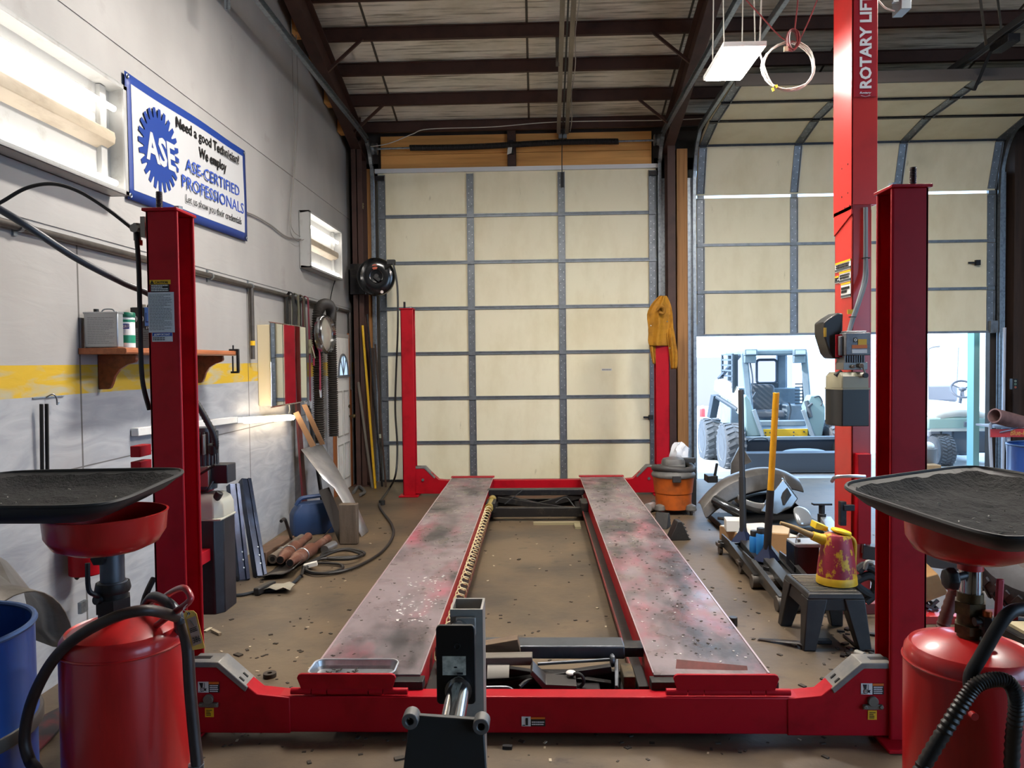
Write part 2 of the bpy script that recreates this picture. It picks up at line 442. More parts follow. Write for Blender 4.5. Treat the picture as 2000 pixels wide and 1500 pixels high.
b = MB(); b.box(XL-.03, XL+.1, DY-.06, DY-.03, 4.14, 4.2); b.box(XR-.1, XR+.03, DY-.06, DY-.03, 4.14, 4.2); b.split('roller_bracket', DARK, d1, smooth=False)
c = P(1185, 722, Y=DY-.003); decal('sticker', c, (1, 0, 0), (0, 0, 1), .14, .028, LABELW, d1)
lines_of_print('sticker_print', c+V((0, -.002, 0)), (1, 0, 0), (0, 0, 1), .125, .02, 2, INK, d1)
c = P(1098, 351, Y=DY-.04); b = MB(); b.box(c.x-.02, c.x+.02, c.y-.008, c.y+.03, c.z-.1, c.z+.1); b.build('arm_plate', BLACK, d1, smooth=False)
# lock bar on the side
c = P(1271, 815, Y=DY-.04); b = MB(); b.box(c.x-.1, c.x+.03, c.y, c.y+.01, c.z-.012, c.z+.012); b.box(c.x-.03, c.x+.03, c.y-.02, c.y+.02, c.z-.03, c.z+.03); b.build('slide_lock', DARK, d1, smooth=False)

d2 = thing('door_2', 'partly raised cream overhead door with its upper panels rolled back', 'overhead door', (4.17, 10.42, 2)); d2['kind'] = 'structure'
AX, BX = 2.185, 6.155
prof = [(10.42, 1.965), (10.42, 2.56), (10.42, 3.195), (10.42, 3.835), (10.425, 3.86), (10.24, 4.49), (9.62, 4.62), (9.02, 4.65), (8.40, 4.69)]
segs = [(0, 1), (1, 2), (2, 3), (4, 5), (5, 6), (6, 7), (7, 8)]
def stile_free(parent, x, a, c, w=.095):
    a, c = V((x, *a)), V((x, *c)); d = (c-a).normalized(); nrm = V((0, -d.z, d.y))
    b = MB(); q = nrm*.006; b.bar(a+q+d*.03, c+q-d*.03, w, .012, nrm); b.bar(a+q*2.4+d*.03+V((w/2, 0, 0)), c+q*2.4-d*.03+V((w/2, 0, 0)), .008, .03, nrm)
    st = b.build('stile', STEELGREY, parent, smooth=False)
    b = MB(); L = (c-a).length
    for i in range(8):
        p = a + d*(.06+i*(L-.12)/7) + V((.02 if i % 2 else -.02, 0, 0)); b.cyl(p+nrm*.012, p+nrm*.014, .006, n=6)
    b.build('bolt_heads', MATS['bright_bolt'], st, smooth=False)
for k, (i, j) in enumerate(segs):
    a, c = V((AX, *prof[i])), V((AX, *prof[j])); d = (c-a).normalized(); nrm = V((0, -d.z, d.y))
    a2, c2 = a + d*.004, c - d*.004
    if k == 2: c2 = c - d*.006
    b = MB(); b.prism([a2, c2, c2+V((BX-AX, 0, 0)), a2+V((BX-AX, 0, 0))], -nrm*.05); p = b.build('door_section', CREAM, d2, smooth=False)
    for x in (AX+.055, 3.49, 4.86, BX-.055): stile_free(p, x, prof[i], prof[j])
    b = MB()
    if k not in (2,): b.bar(c+V((0, 0, 0))+nrm*.01, c+V((BX-AX, 0, 0))+nrm*.01, .035, .02, nrm)
    if k == 0: b.bar(a+nrm*.01+d*.01, a+V((BX-AX, 0, 0))+nrm*.01+d*.01, .03, .05, nrm)
    for x in (AX+.055, 3.49, 4.86, BX-.055):
        q = V((x, c.y, c.z)); b.bar(q+V((-.045, 0, 0))+nrm*.016, q+V((.045, 0, 0))+nrm*.016, .05, .03, nrm)
    b.build('section_rail', DARK if k > 2 else STEELGREY, p, smooth=False)
b = MB(); b.bar((AX, 8.39, 4.67), (BX, 8.39, 4.67), .04, .12)
for i in range(105): b.cyl((AX+.05+i*.037, 8.37, 4.66), (AX+.05+i*.037, 8.368, 4.66), .008, n=6)
b.build('top_rail', M('dull_perforated_rail', '#6b625c', .5, .5), d2, smooth=False)
for sx in (AX+.02, BX-.02):
    b = MB(); b.box(sx-.06, sx+.06, 10.35, 10.42, 1.96, 2.12); b.build('bottom_bracket', STEELGREY, d2, smooth=False)
c = P(1908, 513, Y=10.38); b = MB(); b.box(c.x-.11, c.x+.02, c.y, c.y+.012, c.z-.012, c.z+.012); b.box(c.x-.02, c.x+.04, c.y-.02, c.y+.02, c.z-.035, c.z+.035); b.build('slide_lock', DARK, d2, smooth=False)
# gap of daylight between the third and fourth panel is real: the panels do not meet there

def track(name, x, y, pts, label, w=.06):
    """galvanised C channel following pts (y,z) at side distance x"""
    t = thing(name, label, 'door track', (x, y, 0)); b = MB(); 
    pp = crv([(x, a, z) for a, z in pts], 5)
    for i in range(len(pp)-1):
        p, q = pp[i], pp[i+1]; d = (q-p).normalized(); nrm = V((0, -d.z, d.y))
        b.bar(p, q+d*.004, .006, w, nrm)
        b.bar(p+nrm*w/2+V((s_*.02, 0, 0)), q+nrm*w/2+V((s_*.02, 0, 0))+d*.004, .04, .006, nrm); b.bar(p-nrm*w/2+V((s_*.02, 0, 0)), q-nrm*w/2+V((s_*.02, 0, 0))+d*.004, .04, .006, nrm)
    b.build('channel', GALV, t, smooth=False)
    return t
def vert_angle(t, x, y, z0, z1, w):
    b = MB(); b.box(x-w/2, x+w/2, y-.004, y+.004, z0, z1); b.box(x-.004, x+.004, y, y+.1, z0, z1); return b.build('mounting_angle', GALV, t, smooth=False)
s_ = 1
up_l = [(10.36, .02), (10.36, 2), (10.36, 4.05), (10.30, 4.35), (10.1, 4.56), (9.7, 4.62), (7, 4.6), (1.5, 4.6)]
t = track('door_track', -2.235, 10.36, up_l, 'curved galvanised track beside the white painted wall'); vert_angle(t, -2.3, 10.40, 0.02, 4.1, .07)
b = MB(); b.box(-2.235, -2.19, 5.5, 5.504, 4.23, 4.62); b.box(-2.215, -2.211, 5.5, 5.54, 4.23, 4.62); b.build('hanger_strap', GALV, t, smooth=False)
s_ = -1
t = track('door_track', 1.70, 10.36, up_l, 'curved galvanised track between closed door and LED panel'); vert_angle(t, 1.735, 10.39, 0.02, 4.1, .05)
s_ = 1
up_r = [(10.36, .02), (10.36, 2), (10.36, 3.8), (10.28, 4.3), (10.05, 4.58), (9.6, 4.66), (7, 4.70), (1.5, 4.72)]
t = track('door_track', 2.125, 10.36, up_r, 'curved galvanised track beside the pine post, at raised door'); vert_angle(t, 2.09, 10.39, 0.02, 4.1, .08)
s_ = -1
t = track('door_track', 6.215, 10.36, up_r, 'curved galvanised track at far end of raised door, above blue drum'); vert_angle(t, 6.25, 10.39, 0.02, 4.1, .06)
for yy, nm in ((9.2, 0), (7.6, 1)):
    b = MB(); b.bar((6.2, yy, 4.72), (6.2, yy, 5.3), .035, .004, (0, 1, 0)); b.build('hanger_strap', GALV, t, smooth=False)

# counterbalance shaft with spring over the closed door
t = thing('torsion_shaft', 'steel torsion shaft with long black spring on pine header boards', 'spring shaft', (-.26, 10.3, 4.55))
b = MB(); b.cyl((-2.2, 10.32, 4.555), (1.68, 10.32, 4.595), .014); b.build('shaft', GALV, t)
pts = []
nT = 150
x0, x1 = -1.69, 1.13
for i in range(nT*8+1):
    a = 2*PI*i/8; f = i/(nT*8); sag = -.02*math.sin(f*PI*2)*.6
    pts.append((x0+(x1-x0)*f, 10.32+.034*math.cos(a), 4.562+.026*f+sag+.034*math.sin(a)))
b = MB(); b.tube(pts, .0098, 5); b.build('spring', BLACK, t)
for x, z in ((-2.17, 4.555), (1.64, 4.595)):
    b = MB(); b.lathe([(.05, -.04), (.075, -.035), (.075, -.025), (.065, 0), (.075, .03), (.078, .04), (.02, .045)], (x, 10.32, z), (1, 0, 0), 24); b.build('cable_drum', M('cast_aluminium', '#777b7e', .5, .7), t)
b = MB(); b.box(-.34, -.28, 10.33, 10.385, 4.46, 4.64); b.build('centre_bracket', DARK, t)
b = MB(); b.prism([(-.37, 10.31, 4.44), (-.31, 10.31, 4.46), (-.29, 10.31, 4.6), (-.35, 10.31, 4.58)], (0, .006, 0)); b.build('paper_tag', PAPER, t, label='pale paper tag hanging from the shaft')
# opener rail hung over the bay
t = thing('opener_rail', 'paired galvanised opener rails sloping from the pine header up to the roof', 'rail', (.38, 10.3, 4.7))
a, c = V((.385, 10.36, 4.74)), V((.32, 5.6, 5.50))
for dx in (-.055, .055):
    b = MB(); b.bar(a+V((dx, 0, 0)), c+V((dx, 0, 0)), .05, .05, (0, .16, 1)); b.build('rail', M('dusty_galvanised', '#8d8578', .5, .6, n1=((8, 2, 8), '#6b6459', .4, .7)), t, smooth=False)
b = MB(); b.bar(a+V((0, 0, -.03)), c+V((0, 0, -.03)), .02, .012); b.build('chain', DARK, t)
b = MB(); b.box(.33, .44, 10.36, 10.5, 4.66, 4.8); b.build('header_bracket', GALV, t)
b = MB()
for i in range(20): b.cyl((.265, 8.6, 4.98+i*.03), (.265, 8.597, 4.98+i*.03), .006, n=6)
b.bar((.27, 8.61, 4.95), (.27, 8.61, 5.42), .04, .006, (0, 1, 0)); b.build('hanger_strap', M('dusty_galvanised'), t, smooth=False)
pc = P(1097, 268, Y=10.3)
b = MB(); b.tube(crv([(.38, 10.3, 4.7), (.37, 10.3, 4.45), (.37, 10.34, 4.2)], 5), .006, 6); b.build('pull_cord', BLACK, t)
# bundle of wires along the rail
b = MB(); b.tube(crv([a+(c-a)*f+V((.1+.012*math.sin(f*23), 0, .01*math.cos(f*31))) for f in [i/14 for i in range(15)]], 3), .006, 5); tag(b.build('wire', M('pale_cable', '#b5b0a4', .5)), 'loose pale wire running along the paired opener rails', 'wire')
# white cable looped along the header
t = tag(MB().tube(crv([P(720, 287, Y=10.2), P(760, 280, Y=10.2), P(805, 262, Y=10.2), P(838, 252, Y=10.2), P(960, 248, Y=10.15), P(1090, 238, Y=10.1), P(1290, 235, Y=10.05), P(1400, 230, Y=10.0)], 6), .006, 6).build('cable', M('white_cable', '#c9c6bd', .5)), 'white cable strung along the top of the pine header boards', 'cable')
# ------------------------------------------------------------------ four post drive-on lift
lift = thing('four_post_lift', 'large red four post drive-on lift with two long dusty runways', 'car lift', (0, 6.2, 0))
UPX, UPZ, RX = V((0, 0, 1)), V((0, 0, 1)), V((1, 0, 0))
LCOL = {}
def lift_column(key, x0, x1, y0, y1, h, inward):
    b = MB(); t = .012; xo = x0 if inward > 0 else x1
    b.box(x0, x1, y0, y0+t, .015, h); b.box(x0, x1, y1-t, y1, .015, h)
    b.box(*((xo, xo+t) if inward > 0 else (xo-t, xo)), y0, y1, .015, h)
    xi = x1 if inward > 0 else x0                      # rounded return lips of the flanges
    b.cyl((xi, y0+.008, .015), (xi, y0+.008, h), .0085, n=8); b.cyl((xi, y1-.008, .015), (xi, y1-.008, h), .0085, n=8)
    c = b.build('column', RED, lift, bevel=.003)
    b = MB(); b.box(x0-.012, x1+.012, y0-.012, y1+.012, h, h+.014); b.build('top_plate', RED, c, bevel=.003)
    b = MB(); cx = (x0+x1)/2 + (-.03 if inward > 0 else .03)
    b.cyl((cx, (y0+y1)/2-.03, h), (cx, (y0+y1)/2-.03, h+.095), .013)
    for i in range(12): b.torus((cx, (y0+y1)/2-.03, h+.012+i*.007), (0, 0, 1), .013, .002, 12, 4)
    b.build('threaded_rod', DARK, c)
    b = MB(); bx = (x0+x1)/2 + (.04 if inward > 0 else -.04)
    b.cyl((bx, (y0+y1)/2, h+.014), (bx, (y0+y1)/2, h+.036), .02, n=6); b.build('hex_nut', GALV, c)
    b = MB(); b.box(x0-.05 if inward < 0 else x0-.04, x1+.04 if inward < 0 else x1+.05, y0-.09, y1+.1, .002, .016); b.build('base_plate', RED, c, bevel=.002)
    b = MB(); xm = x0+.05 if inward > 0 else x1-.05
    b.cyl((xm, (y0+y1)/2, .3), (xm, (y0+y1)/2, h), .009); b.build('lifting_cable', DARK, c)
    b = MB(); b.box(xm-.012, xm+.012, y1-.06, y1-.03, .05, h-.02); b.build('latch_bar', GREASE, c)
    LCOL[key] = c; return c
lift_column('nl', -1.687, -1.556, 3.25, 3.42, 2.325, 1)
lift_column('nr', 1.503, 1.648, 3.25, 3.40, 2.365, -1)
lift_column('fl', -1.665, -1.515, 9.27, 9.42, 2.305, 1)
lift_column('fr', 1.456, 1.615, 9.27, 9.42, 2.31, -1)
# the far columns stand on broad base plates
def beam(y0, xl, xr, hz, near):
    b = MB(); b.box(xl+.3, xr-.3, y0, y0+.085, .028, .19); bm_ = b.build('crossbeam', RED, lift, bevel=.006)
    for s, xe in ((1, xl), (-1, xr)):
        poly = [(xe, y0-.004, .025), (xe+s*.44, y0-.004, .025), (xe+s*.44, y0-.004, .185), (xe+s*.295, y0-.004, .20), (xe+s*.125, y0-.004, hz), (xe, y0-.004, hz)]
        b = MB(); b.prism(poly, (0, .095, 0)); hs = b.build('end_housing', RED, bm_, bevel=.004)
        p1, p2, p3 = V((xe, y0-.01, hz+.004)), V((xe+s*.127, y0-.01, hz+.004)), V((xe+s*.255, y0-.01, .233))
        b = MB(); b.prism([p1, p2, p3, p3+V((-s*.012, 0, -.022)), p2+V((-s*.01, 0, -.026)), p1+V((0, 0, -.026))], (0, .107, 0))
        cv = b.build('housing_cover', M('dusty_cover', '#6d6d6d', .5, .3, n1=(8, '#8a857c', .4, .7)), bm_, bevel=.004)
        b = MB()
        b.box(xe+s*.035-.04, xe+s*.035+.04, y0+.028, y0+.058, hz+.0035, hz+.0055)
        for q in (.02, .065):
            m_ = p3.lerp(p2, .25)+V((0, q, .001)); b.box(m_.x-.014, m_.x+.014, m_.y-.005, m_.y+.005, m_.z-.003, m_.z+.003, rot=(0, s*.75, 0))
        b.build('slot', INK, bm_, smooth=False)
        if near:
            cx = xe + s*.08
            c = V((cx, y0-.0055, .232))
            decal('warning_label', c+V((-.024, 0, 0)), RX, UPZ, .048, .048, LABELW, bm_); decal('warning_label', c+V((.024, 0, 0)), RX, UPZ, .048, .048, INK, bm_)
            decal('warning_label', c+V((.024, -.001, .019)), RX, UPZ, .046, .01, LABELO, bm_)
            lines_of_print('label_print', c+V((.024, -.002, -.005)), RX, UPZ, .038, .034, 4, INKW, bm_)
            b = MB(); q = c+V((-.03, -.0025, 0))
            b.prism([q+V((-.012, 0, .02)), q+V((.006, 0, .02)), q+V((.004, 0, .002)), q+V((-.004, 0, -.002))], (0, -.0005, 0)); b.box(q.x+.011, q.x+.013, q.y-.0005, q.y, q.z-.005, q.z+.02)
            b.torus(q+V((.002, 0, -.01)), (0, 1, 0), .009, .0012, 16, 4); b.torus(q+V((.002, 0, -.01)), (0, 1, 0), .004, .0008, 12, 4)
            b.box(q.x-.016, q.x, q.y-.0005, q.y, q.z-.021, q.z-.0195); b.prism([q+V((.012, 0, -.006)), q+V((.022, 0, -.004)), q+V((.018, 0, -.011)), q+V((.021, 0, -.017)), q+V((.011, 0, -.014))], (0, -.0005, 0))
            b.build('pictogram', INK, bm_, smooth=False)
            b = MB(); k = V((cx, y0-.004, .165)); b.cyl(k+V((0, 0, .015)), k+V((0, -.016, .015)), .022, n=20)
            b.box(k.x-.042, k.x+.042, k.y-.012, k.y, k.z-.02, k.z); b.cyl(k+V((-.034, 0, -.008)), k+V((-.034, -.018, -.008)), .009, n=6); b.cyl(k+V((.034, 0, -.008)), k+V((.034, -.018, -.008)), .009, n=6)
            b.build('sheave_bracket', M('dull_zinc', '#6e6a60', .5, .5), bm_, bevel=.002)
            decal('warning_label', (cx, y0-.0055, .118), RX, UPZ, .038, .04, LABELY, bm_); lines_of_print('label_print', (cx, y0-.008, .118), RX, UPZ, .026, .03, 4, INK, bm_, 4)
        else:
            b = MB(); k = V((xe+s*.1, y0-.004, .2)); b.cyl(k, k+V((0, -.02, 0)), .018, n=6); b.build('bolt_head', GALV, bm_)
    if near:
        c = P(1041, 1409, Y=y0-.002)
        decal('warning_label', c+V((-.03, 0, 0)), RX, UPZ, .04, .042, LABELW, bm_); decal('warning_label', c+V((.022, 0, -.002)), RX, UPZ, .064, .038, INK, bm_)
        decal('warning_label', c+V((.022, -.001, .015)), RX, UPZ, .062, .008, LABELO, bm_); lines_of_print('label_print', c+V((.022, -.002, -.007)), RX, UPZ, .055, .02, 2, INKW, bm_)
        b = MB(); q = c+V((-.03, -.002, 0)); b.box(q.x-.002, q.x+.008, q.y-.001, q.y, q.z-.016, q.z+.016); b.box(q.x-.016, q.x-.004, q.y-.001, q.y, q.z-.018, q.z-.014); b.build('pictogram', INK, bm_, smooth=False)
    return bm_
nb = beam(3.27, -1.545, 1.508, .342, True)
fb = beam(9.30, -1.52, 1.46, .36, False)
RUNTOP = M('dusty_runway', '#7d7072', .36, .05, n1=((2.6, 1.1, 2.6), '#9c4c5b', .50, .72), n2=((3.2, 1.3, 3.2), '#3f3b3c', .44, .62), bump=(30, .12))
def runway_mat():
    m = RUNTOP; nt = m.node_tree; b = nt.nodes['Principled BSDF']
    tc = nt.nodes.new('ShaderNodeTexCoord'); n = nt.nodes.new('ShaderNodeTexNoise'); n.inputs['Scale'].default_value = 7; n.inputs['Detail'].default_value = 6
    nt.links.new(tc.outputs['Object'], n.inputs['Vector']); r = nt.nodes.new('ShaderNodeMapRange'); r.inputs[1].default_value = .35; r.inputs[2].default_value = .7; r.inputs[3].default_value = .22; r.inputs[4].default_value = .6
    nt.links.new(n.outputs[0], r.inputs[0]); nt.links.new(r.outputs[0], b.inputs['Roughness'])
runway_mat()
RT = .234
for x0, x1, inn in ((-1.05, -.545, 1), (.515, 1.035, -1)):
    b = MB(); b.box(x0, x1, 3.40, 9.24, RT-.006, RT); rw = b.build('runway', RUNTOP, lift, smooth=False)
    b = MB(); b.box(x0, x0+.008, 3.40, 9.24, .10, RT-.006); b.box(x1-.008, x1, 3.40, 9.24, .10, RT-.006)
    b.box(x0+.008, x1-.008, 3.40, 3.408, .12, RT-.006)
    for k in range(9): b.box(x0+.01, x1-.01, 3.7+k*.65, 3.73+k*.65, .11, RT-.008)
    b.build('side_channel', RED, rw, smooth=False)
    xi = x1 if inn > 0 else x0
    b = MB(); b.box(*sorted((xi, xi+inn*.06)), 3.5, 9.1, .098, .106); jr = b.build('jack_rail', GREASE, rw, smooth=False); b = MB(); b.box(*sorted((xi+inn*.055, xi+inn*.063)), 3.5, 9.1, .09, .118)
    b.build('rail_lip', M('worn_red_rail', '#7a2324', .5, .1, n1=(8, '#5a1c1c', .42, .6)), rw, smooth=False)
    xo = x0 if inn > 0 else x1
    b = MB(); b.bar((xo, 3.42, RT-.001), (xo, 9.22, RT-.001), .009, .009); b.bar((xi, 3.42, RT-.001), (xi, 9.22, RT-.001), .005, .006); b.split('worn_edge', M('worn_edge', '#c9b4ba', .3, .6), rw, smooth=False)
    b = MB(); b.box(x0-.012, x1+.012, 9.22, 9.30, RT-.002, RT+.012); b.build('end_lip', RED, rw, bevel=.002)
    b = MB(); b.box(x0-.02, x1+.02, 3.34, 3.41, RT-.05, RT-.008); b.build('hinge_plate', GREASE, rw, bevel=.003)
# flip-up wheel stops
for x0, x1 in ((-1.07, -.632), (.578, 1.032)):
    b = MB(); z0, z1 = .212, .292; r = .018
    poly = [(x0+.02, 3.268, z0), (x1-.02, 3.268, z0), (x1, 3.262, z1-r), (x1-r*.3, 3.262, z1-r*.3), (x1-r, 3.262, z1), (x0+r, 3.262, z1), (x0+r*.3, 3.262, z1-r*.3), (x0, 3.262, z1-r)]
    b.prism(poly, (0, .012, .002)); ws = b.build('wheel_stop', RED, lift, bevel=.002)
    b = MB()
    for a, c in ((x0-.03, x0+.06), (x0+.065, x0+.13), (x0+.135, x1-.125), (x1-.12, x1-.06), (x1-.055, x1+.05)): b.cyl((a, 3.275, .212), (c, 3.275, .212), .015, n=12)
    b.build('hinge_barrel', RED, ws)
# limit switch plumbing at the top of the front column by the banner
c = LCOL['nl']; q = P(268, 452, Y=3.34)
b = MB(); b.cyl(q+V((0, 0, .035)), q+V((0, 0, -.04)), .016); b.cyl(q+V((-.01, 0, .01)), q+V((.085, 0, .01)), .011); b.cyl(q+V((0, -.03, .01)), q+V((0, .03, .01)), .02, n=8)
b.box(q.x+.03, q.x+.05, q.y-.03, q.y+.03, q.z-.03, q.z+.06); b.build('air_fitting', M('fitting_metal', '#8d8a85', .35, .8), c)
b = MB(); b.cyl(q+V((.012, -.005, -.04)), q+V((.012, -.005, -.062)), .013); b.build('air_fitting', M('copper', '#b0542a', .35, .8), c, label='copper coloured fitting end')
c2 = P(280, 640, Y=3.28); 
b = MB(); b.tube(crv([q+V((.0, -.01, 0)), P(271, 520, Y=3.29), P(274, 640, Y=3.27), P(278, 740, Y=3.27), P(292, 800, Y=3.3)], 6), .0105, 8); b.build('air_hose', RUBBER, c)
# stickers on the front column
yy = 3.2485
def fr_decal(x0, y0, x1, y1, mat, name='sticker', dy=0):
    a, e = P(x0, y0, Y=yy+dy), P(x1, y1, Y=yy+dy); return decal(name, (a+e)/2, RX, UPZ, abs(e.x-a.x), abs(a.z-e.z), mat, LCOL['nl']), (a+e)/2, abs(e.x-a.x), abs(a.z-e.z)
fr_decal(292, 547, 333, 555, LABELY); _, cc, w_, h_ = fr_decal(294, 555, 331, 570, INK)
lines_of_print('label_print', cc+V((0, -.002, 0)), RX, UPZ, w_*.9, h_*.85, 4, INKW, LCOL['nl'], 3)
a = P(315, 551.3, Y=yy-.002); text('lettering', 'CAUTION', a, RX, UPZ, .056, .011, INK, LCOL['nl'], .0006, bold=.01)
b = MB(); q = P(297, 551.5, Y=yy-.002); b.prism([q+V((-.009, 0, -.007)), q+V((.009, 0, -.007)), q+V((0, 0, .009))], (0, -.0008, 0)); b.build('pictogram', INK, LCOL['nl'], smooth=False)
_, cc, w_, h_ = fr_decal(289, 571, 341, 649, LABELG); lines_of_print('label_print', cc+V((-.002, -.002, 0)), RX, UPZ, w_*.88, h_*.9, 24, M('grey_ink', '#3e4244', .6), LCOL['nl'], 9, .3)
_, cc, w_, h_ = fr_decal(297, 650, 337, 667, LABELG); fr_decal(298, 650, 336.5, 656.5, LABELB, dy=-.001)
lines_of_print('label_print', cc+V((0, -.002, -.007)), RX, UPZ, w_*.9, h_*.4, 2, INK, LCOL['nl'], 5)
text('lettering', 'IMPORTANT', P(319, 653.3, Y=yy-.003), RX, UPZ, .06, .0095, INKW, LCOL['nl'], .0006, bold=.01)
q = P(303, 653.3, Y=yy-.003); b = MB(); b.prism([q+V((-.006, 0, -.005)), q+V((.006, 0, -.005)), q+V((0, 0, .005))], (0, -.0008, 0)); b.build('pictogram', INKW, LCOL['nl'], smooth=False)
# hydraulic power pack hung behind the front column: motor, control box, oil tank
c = LCOL['nl']
def at(x, y, Y): return P(x, y, Y=Y)
a, e = P(388, 1012, Y=3.66), P(441, 1196, Y=3.66)
b = MB(); b.prism([(a.x-.12, 3.62, e.z), (e.x-.035, 3.62, e.z), (e.x, 3.66, e.z), (e.x, 3.80, e.z), (a.x-.12, 3.80, e.z)], (0, 0, a.z-e.z))
tk = b.build('oil_tank', M('black_tank', '#15161a', .38, n1=(9, '#2b2d33', .5, .75)), c, bevel=.006)
t0 = P(415, 962, Y=3.7).z
b = MB(); rows = []
for f, ins in ((0, 0), (.55, .002), (.8, .012), (1, .035)):
    z = a.z + (t0-a.z)*f; rows.append([(a.x-.12+ins, 3.62+ins, z), (e.x-.035-ins*.5, 3.62+ins, z), (e.x-ins, 3.66+ins*.5, z), (e.x-ins, 3.80-ins, z), (a.x-.12+ins, 3.80-ins, z)])
rr = [[b.bm.verts.new(V(p)) for p in r] for r in rows]; b.skin(rr)
b.build('tank_top', M('milky_plastic', '#a9a798', .4), tk, bevel=.005)
b = MB(); b.box(a.x-.125, e.x+.004, 3.615, 3.805, a.z-.006, a.z+.004); b.build('tank_seam', M('milky_plastic'), tk, bevel=.003)
q = P(425, 970, Y=3.66); b = MB(); b.cyl(q+V((-.01, 0, -.015)), q+V((.012, 0, .022)), .019, n=14); b.build('filler_cap', BLACK, tk, bevel=.003)
mz0, mz1 = P(405, 955, Y=3.72).z, P(405, 835, Y=3.72).z; mx = P(403, 900, Y=3.72).x
b = MB(); b.cyl((mx-.02, 3.74, mz0), (mx-.02, 3.74, mz1), .06, n=28)
for i in range(22):
    t = 2*PI*i/22; b.box(mx-.02+.066*math.cos(t)-.004, mx-.02+.066*math.cos(t)+.004, 3.74+.066*math.sin(t)-.004, 3.74+.066*math.sin(t)+.004, mz0+.03, mz1-.02)
b.build('motor', M('dull_motor', '#55585c', .45, .5), c)
b = MB(); b.box(mx-.05, mx-.02, 3.64, 3.67, mz0+.03, mz1-.05); b.box(-1.687, -1.675, 3.40, 3.76, mz0-.02, mz0+.10); b.box(-1.687, mx+.02, 3.68, 3.76, mz0-.012, mz0); b.box(-1.687, -1.60, 3.42, 3.64, a.z-.2, a.z-.14); b.build('motor_bracket', RED, c, bevel=.003)
b = MB(); b.box(mx-.02, mx+.035, 3.66, 3.70, mz0+.02, mz0+.12); b.box(mx+.01, mx+.018, 3.655, 3.7, mz1-.13, mz1-.03); b.build('junction_plate', M('fitting_metal'), c, bevel=.002)
q0, q1 = P(413, 908, Y=3.70), P(446, 944, Y=3.70); b = MB(); b.box(q0.x, q1.x, 3.69, 3.80, q1.z, q0.z); b.build('switch_box', M('black_box', '#1b1f27', .4), c, bevel=.004)
b = MB(); b.tube([P(388, 928, Y=3.66), P(420, 908, Y=3.66)], .006); b.tube(crv([P(388, 962, Y=3.66), P(404, 958, Y=3.66), P(416, 940, Y=3.68)]), .007); b.build('hydraulic_pipe', DARK, c)
b = MB(); pts = crv([P(374, 775, Y=3.62), P(384, 788, Y=3.62), P(402, 818, Y=3.63), P(418, 850, Y=3.65), P(421, 872, Y=3.66), P(414, 886, Y=3.68)], 10)
b.tube(pts, .016, 10, rf=lambda i: .0165 if i % 2 else .0145); b.build('flexible_conduit', BLACK, c)
b = MB(); b.cyl(P(416, 868, Y=3.66), P(417, 884, Y=3.67), .024); b.build('conduit_nut', BLACK, c)
q = P(283, 890, Y=3.36); b = MB(); b.box(q.x-.035, q.x+.01, 3.3, 3.4, q.z-.06, q.z-.02); b.box(q.x-.035, q.x+.01, 3.3, 3.4, q.z+.0, q.z+.05); b.build('cable_bracket', RED, c, bevel=.003)
# yellow-white coiled air line along the inside of one runway
pts = []
y0, y1 = 7.55, 3.72; n = 31
for i in range(n*9+1):
    f = i/(n*9); a = 2*PI*i/9; y = y0+(y1-y0)*f
    pts.append((-.500+.033*math.cos(a), y, .172+.036*math.sin(a)))
t = thing('coiled_air_line', 'pale coiled air line stretched along the inner side of a runway', 'air line', (-.5, 7.6, .17))
b = MB(); b.tube(pts, .0048, 5); b.build('coil', M('cream_nylon', '#c9bb8e', .4), t)
b = MB(); b.cyl((-.50, 7.55, .17), (-.49, 8.0, .175), .034); b.cyl((-.49, 7.98, .175), (-.488, 8.1, .178), .04); b.torus((-.5, 7.62, .17), (0, 1, 0), .04, .005); b.torus((-.49, 7.97, .17), (0, 1, 0), .045, .005)
b.build('end_sleeve', M('brass_sleeve', '#a48f4c', .4, .3), t)

# rolling jacks that ride between the runways
t = thing('rolling_jack', 'nearer black rolling jack between the runways, with foot pump and planks on it', 'rolling jack', (0, 3.75, 0))
b = MB(); b.box(-.40, .42, 3.70, 3.83, .185, .25); b.build('top_bar', M('worn_grey_steel', '#565a60', .38, .6, n1=(6, '#3a3c40', .45, .7)), t, bevel=.008)
b = MB(); b.box(.38, .511, 3.715, 3.815, .19, .238); b.box(-.52, -.38, 3.715, 3.815, .19, .238); b.split('slide_arm', DARK, t, bevel=.004)
b = MB(); b.box(-.46, .44, 3.40, 3.44, .03, .13); b.box(-.46, .44, 3.64, 3.67, .03, .15); b.box(-.46, -.40, 3.42, 3.66, .03, .12); b.box(.36, .46, 3.42, 3.66, .06, .135); b.box(-.4, .36, 3.44, 3.64, .03, .05)
b.build('frame', GREASE, t, bevel=.004)
b = MB(); b.tube([P(1050, 1297, Y=3.62), P(1195, 1288, Y=3.66)], .008); b.tube([P(1204, 1290, Y=3.64), P(1205, 1345, Y=3.46)], .01); b.bar(P(1204, 1316, Y=3.5), P(1204, 1346, Y=3.43), .012, .05)
b.torus(P(1196, 1290, Y=3.64), (1, 0, 0), .02, .012); b.build('linkage', M('worn_grey_steel'), t)
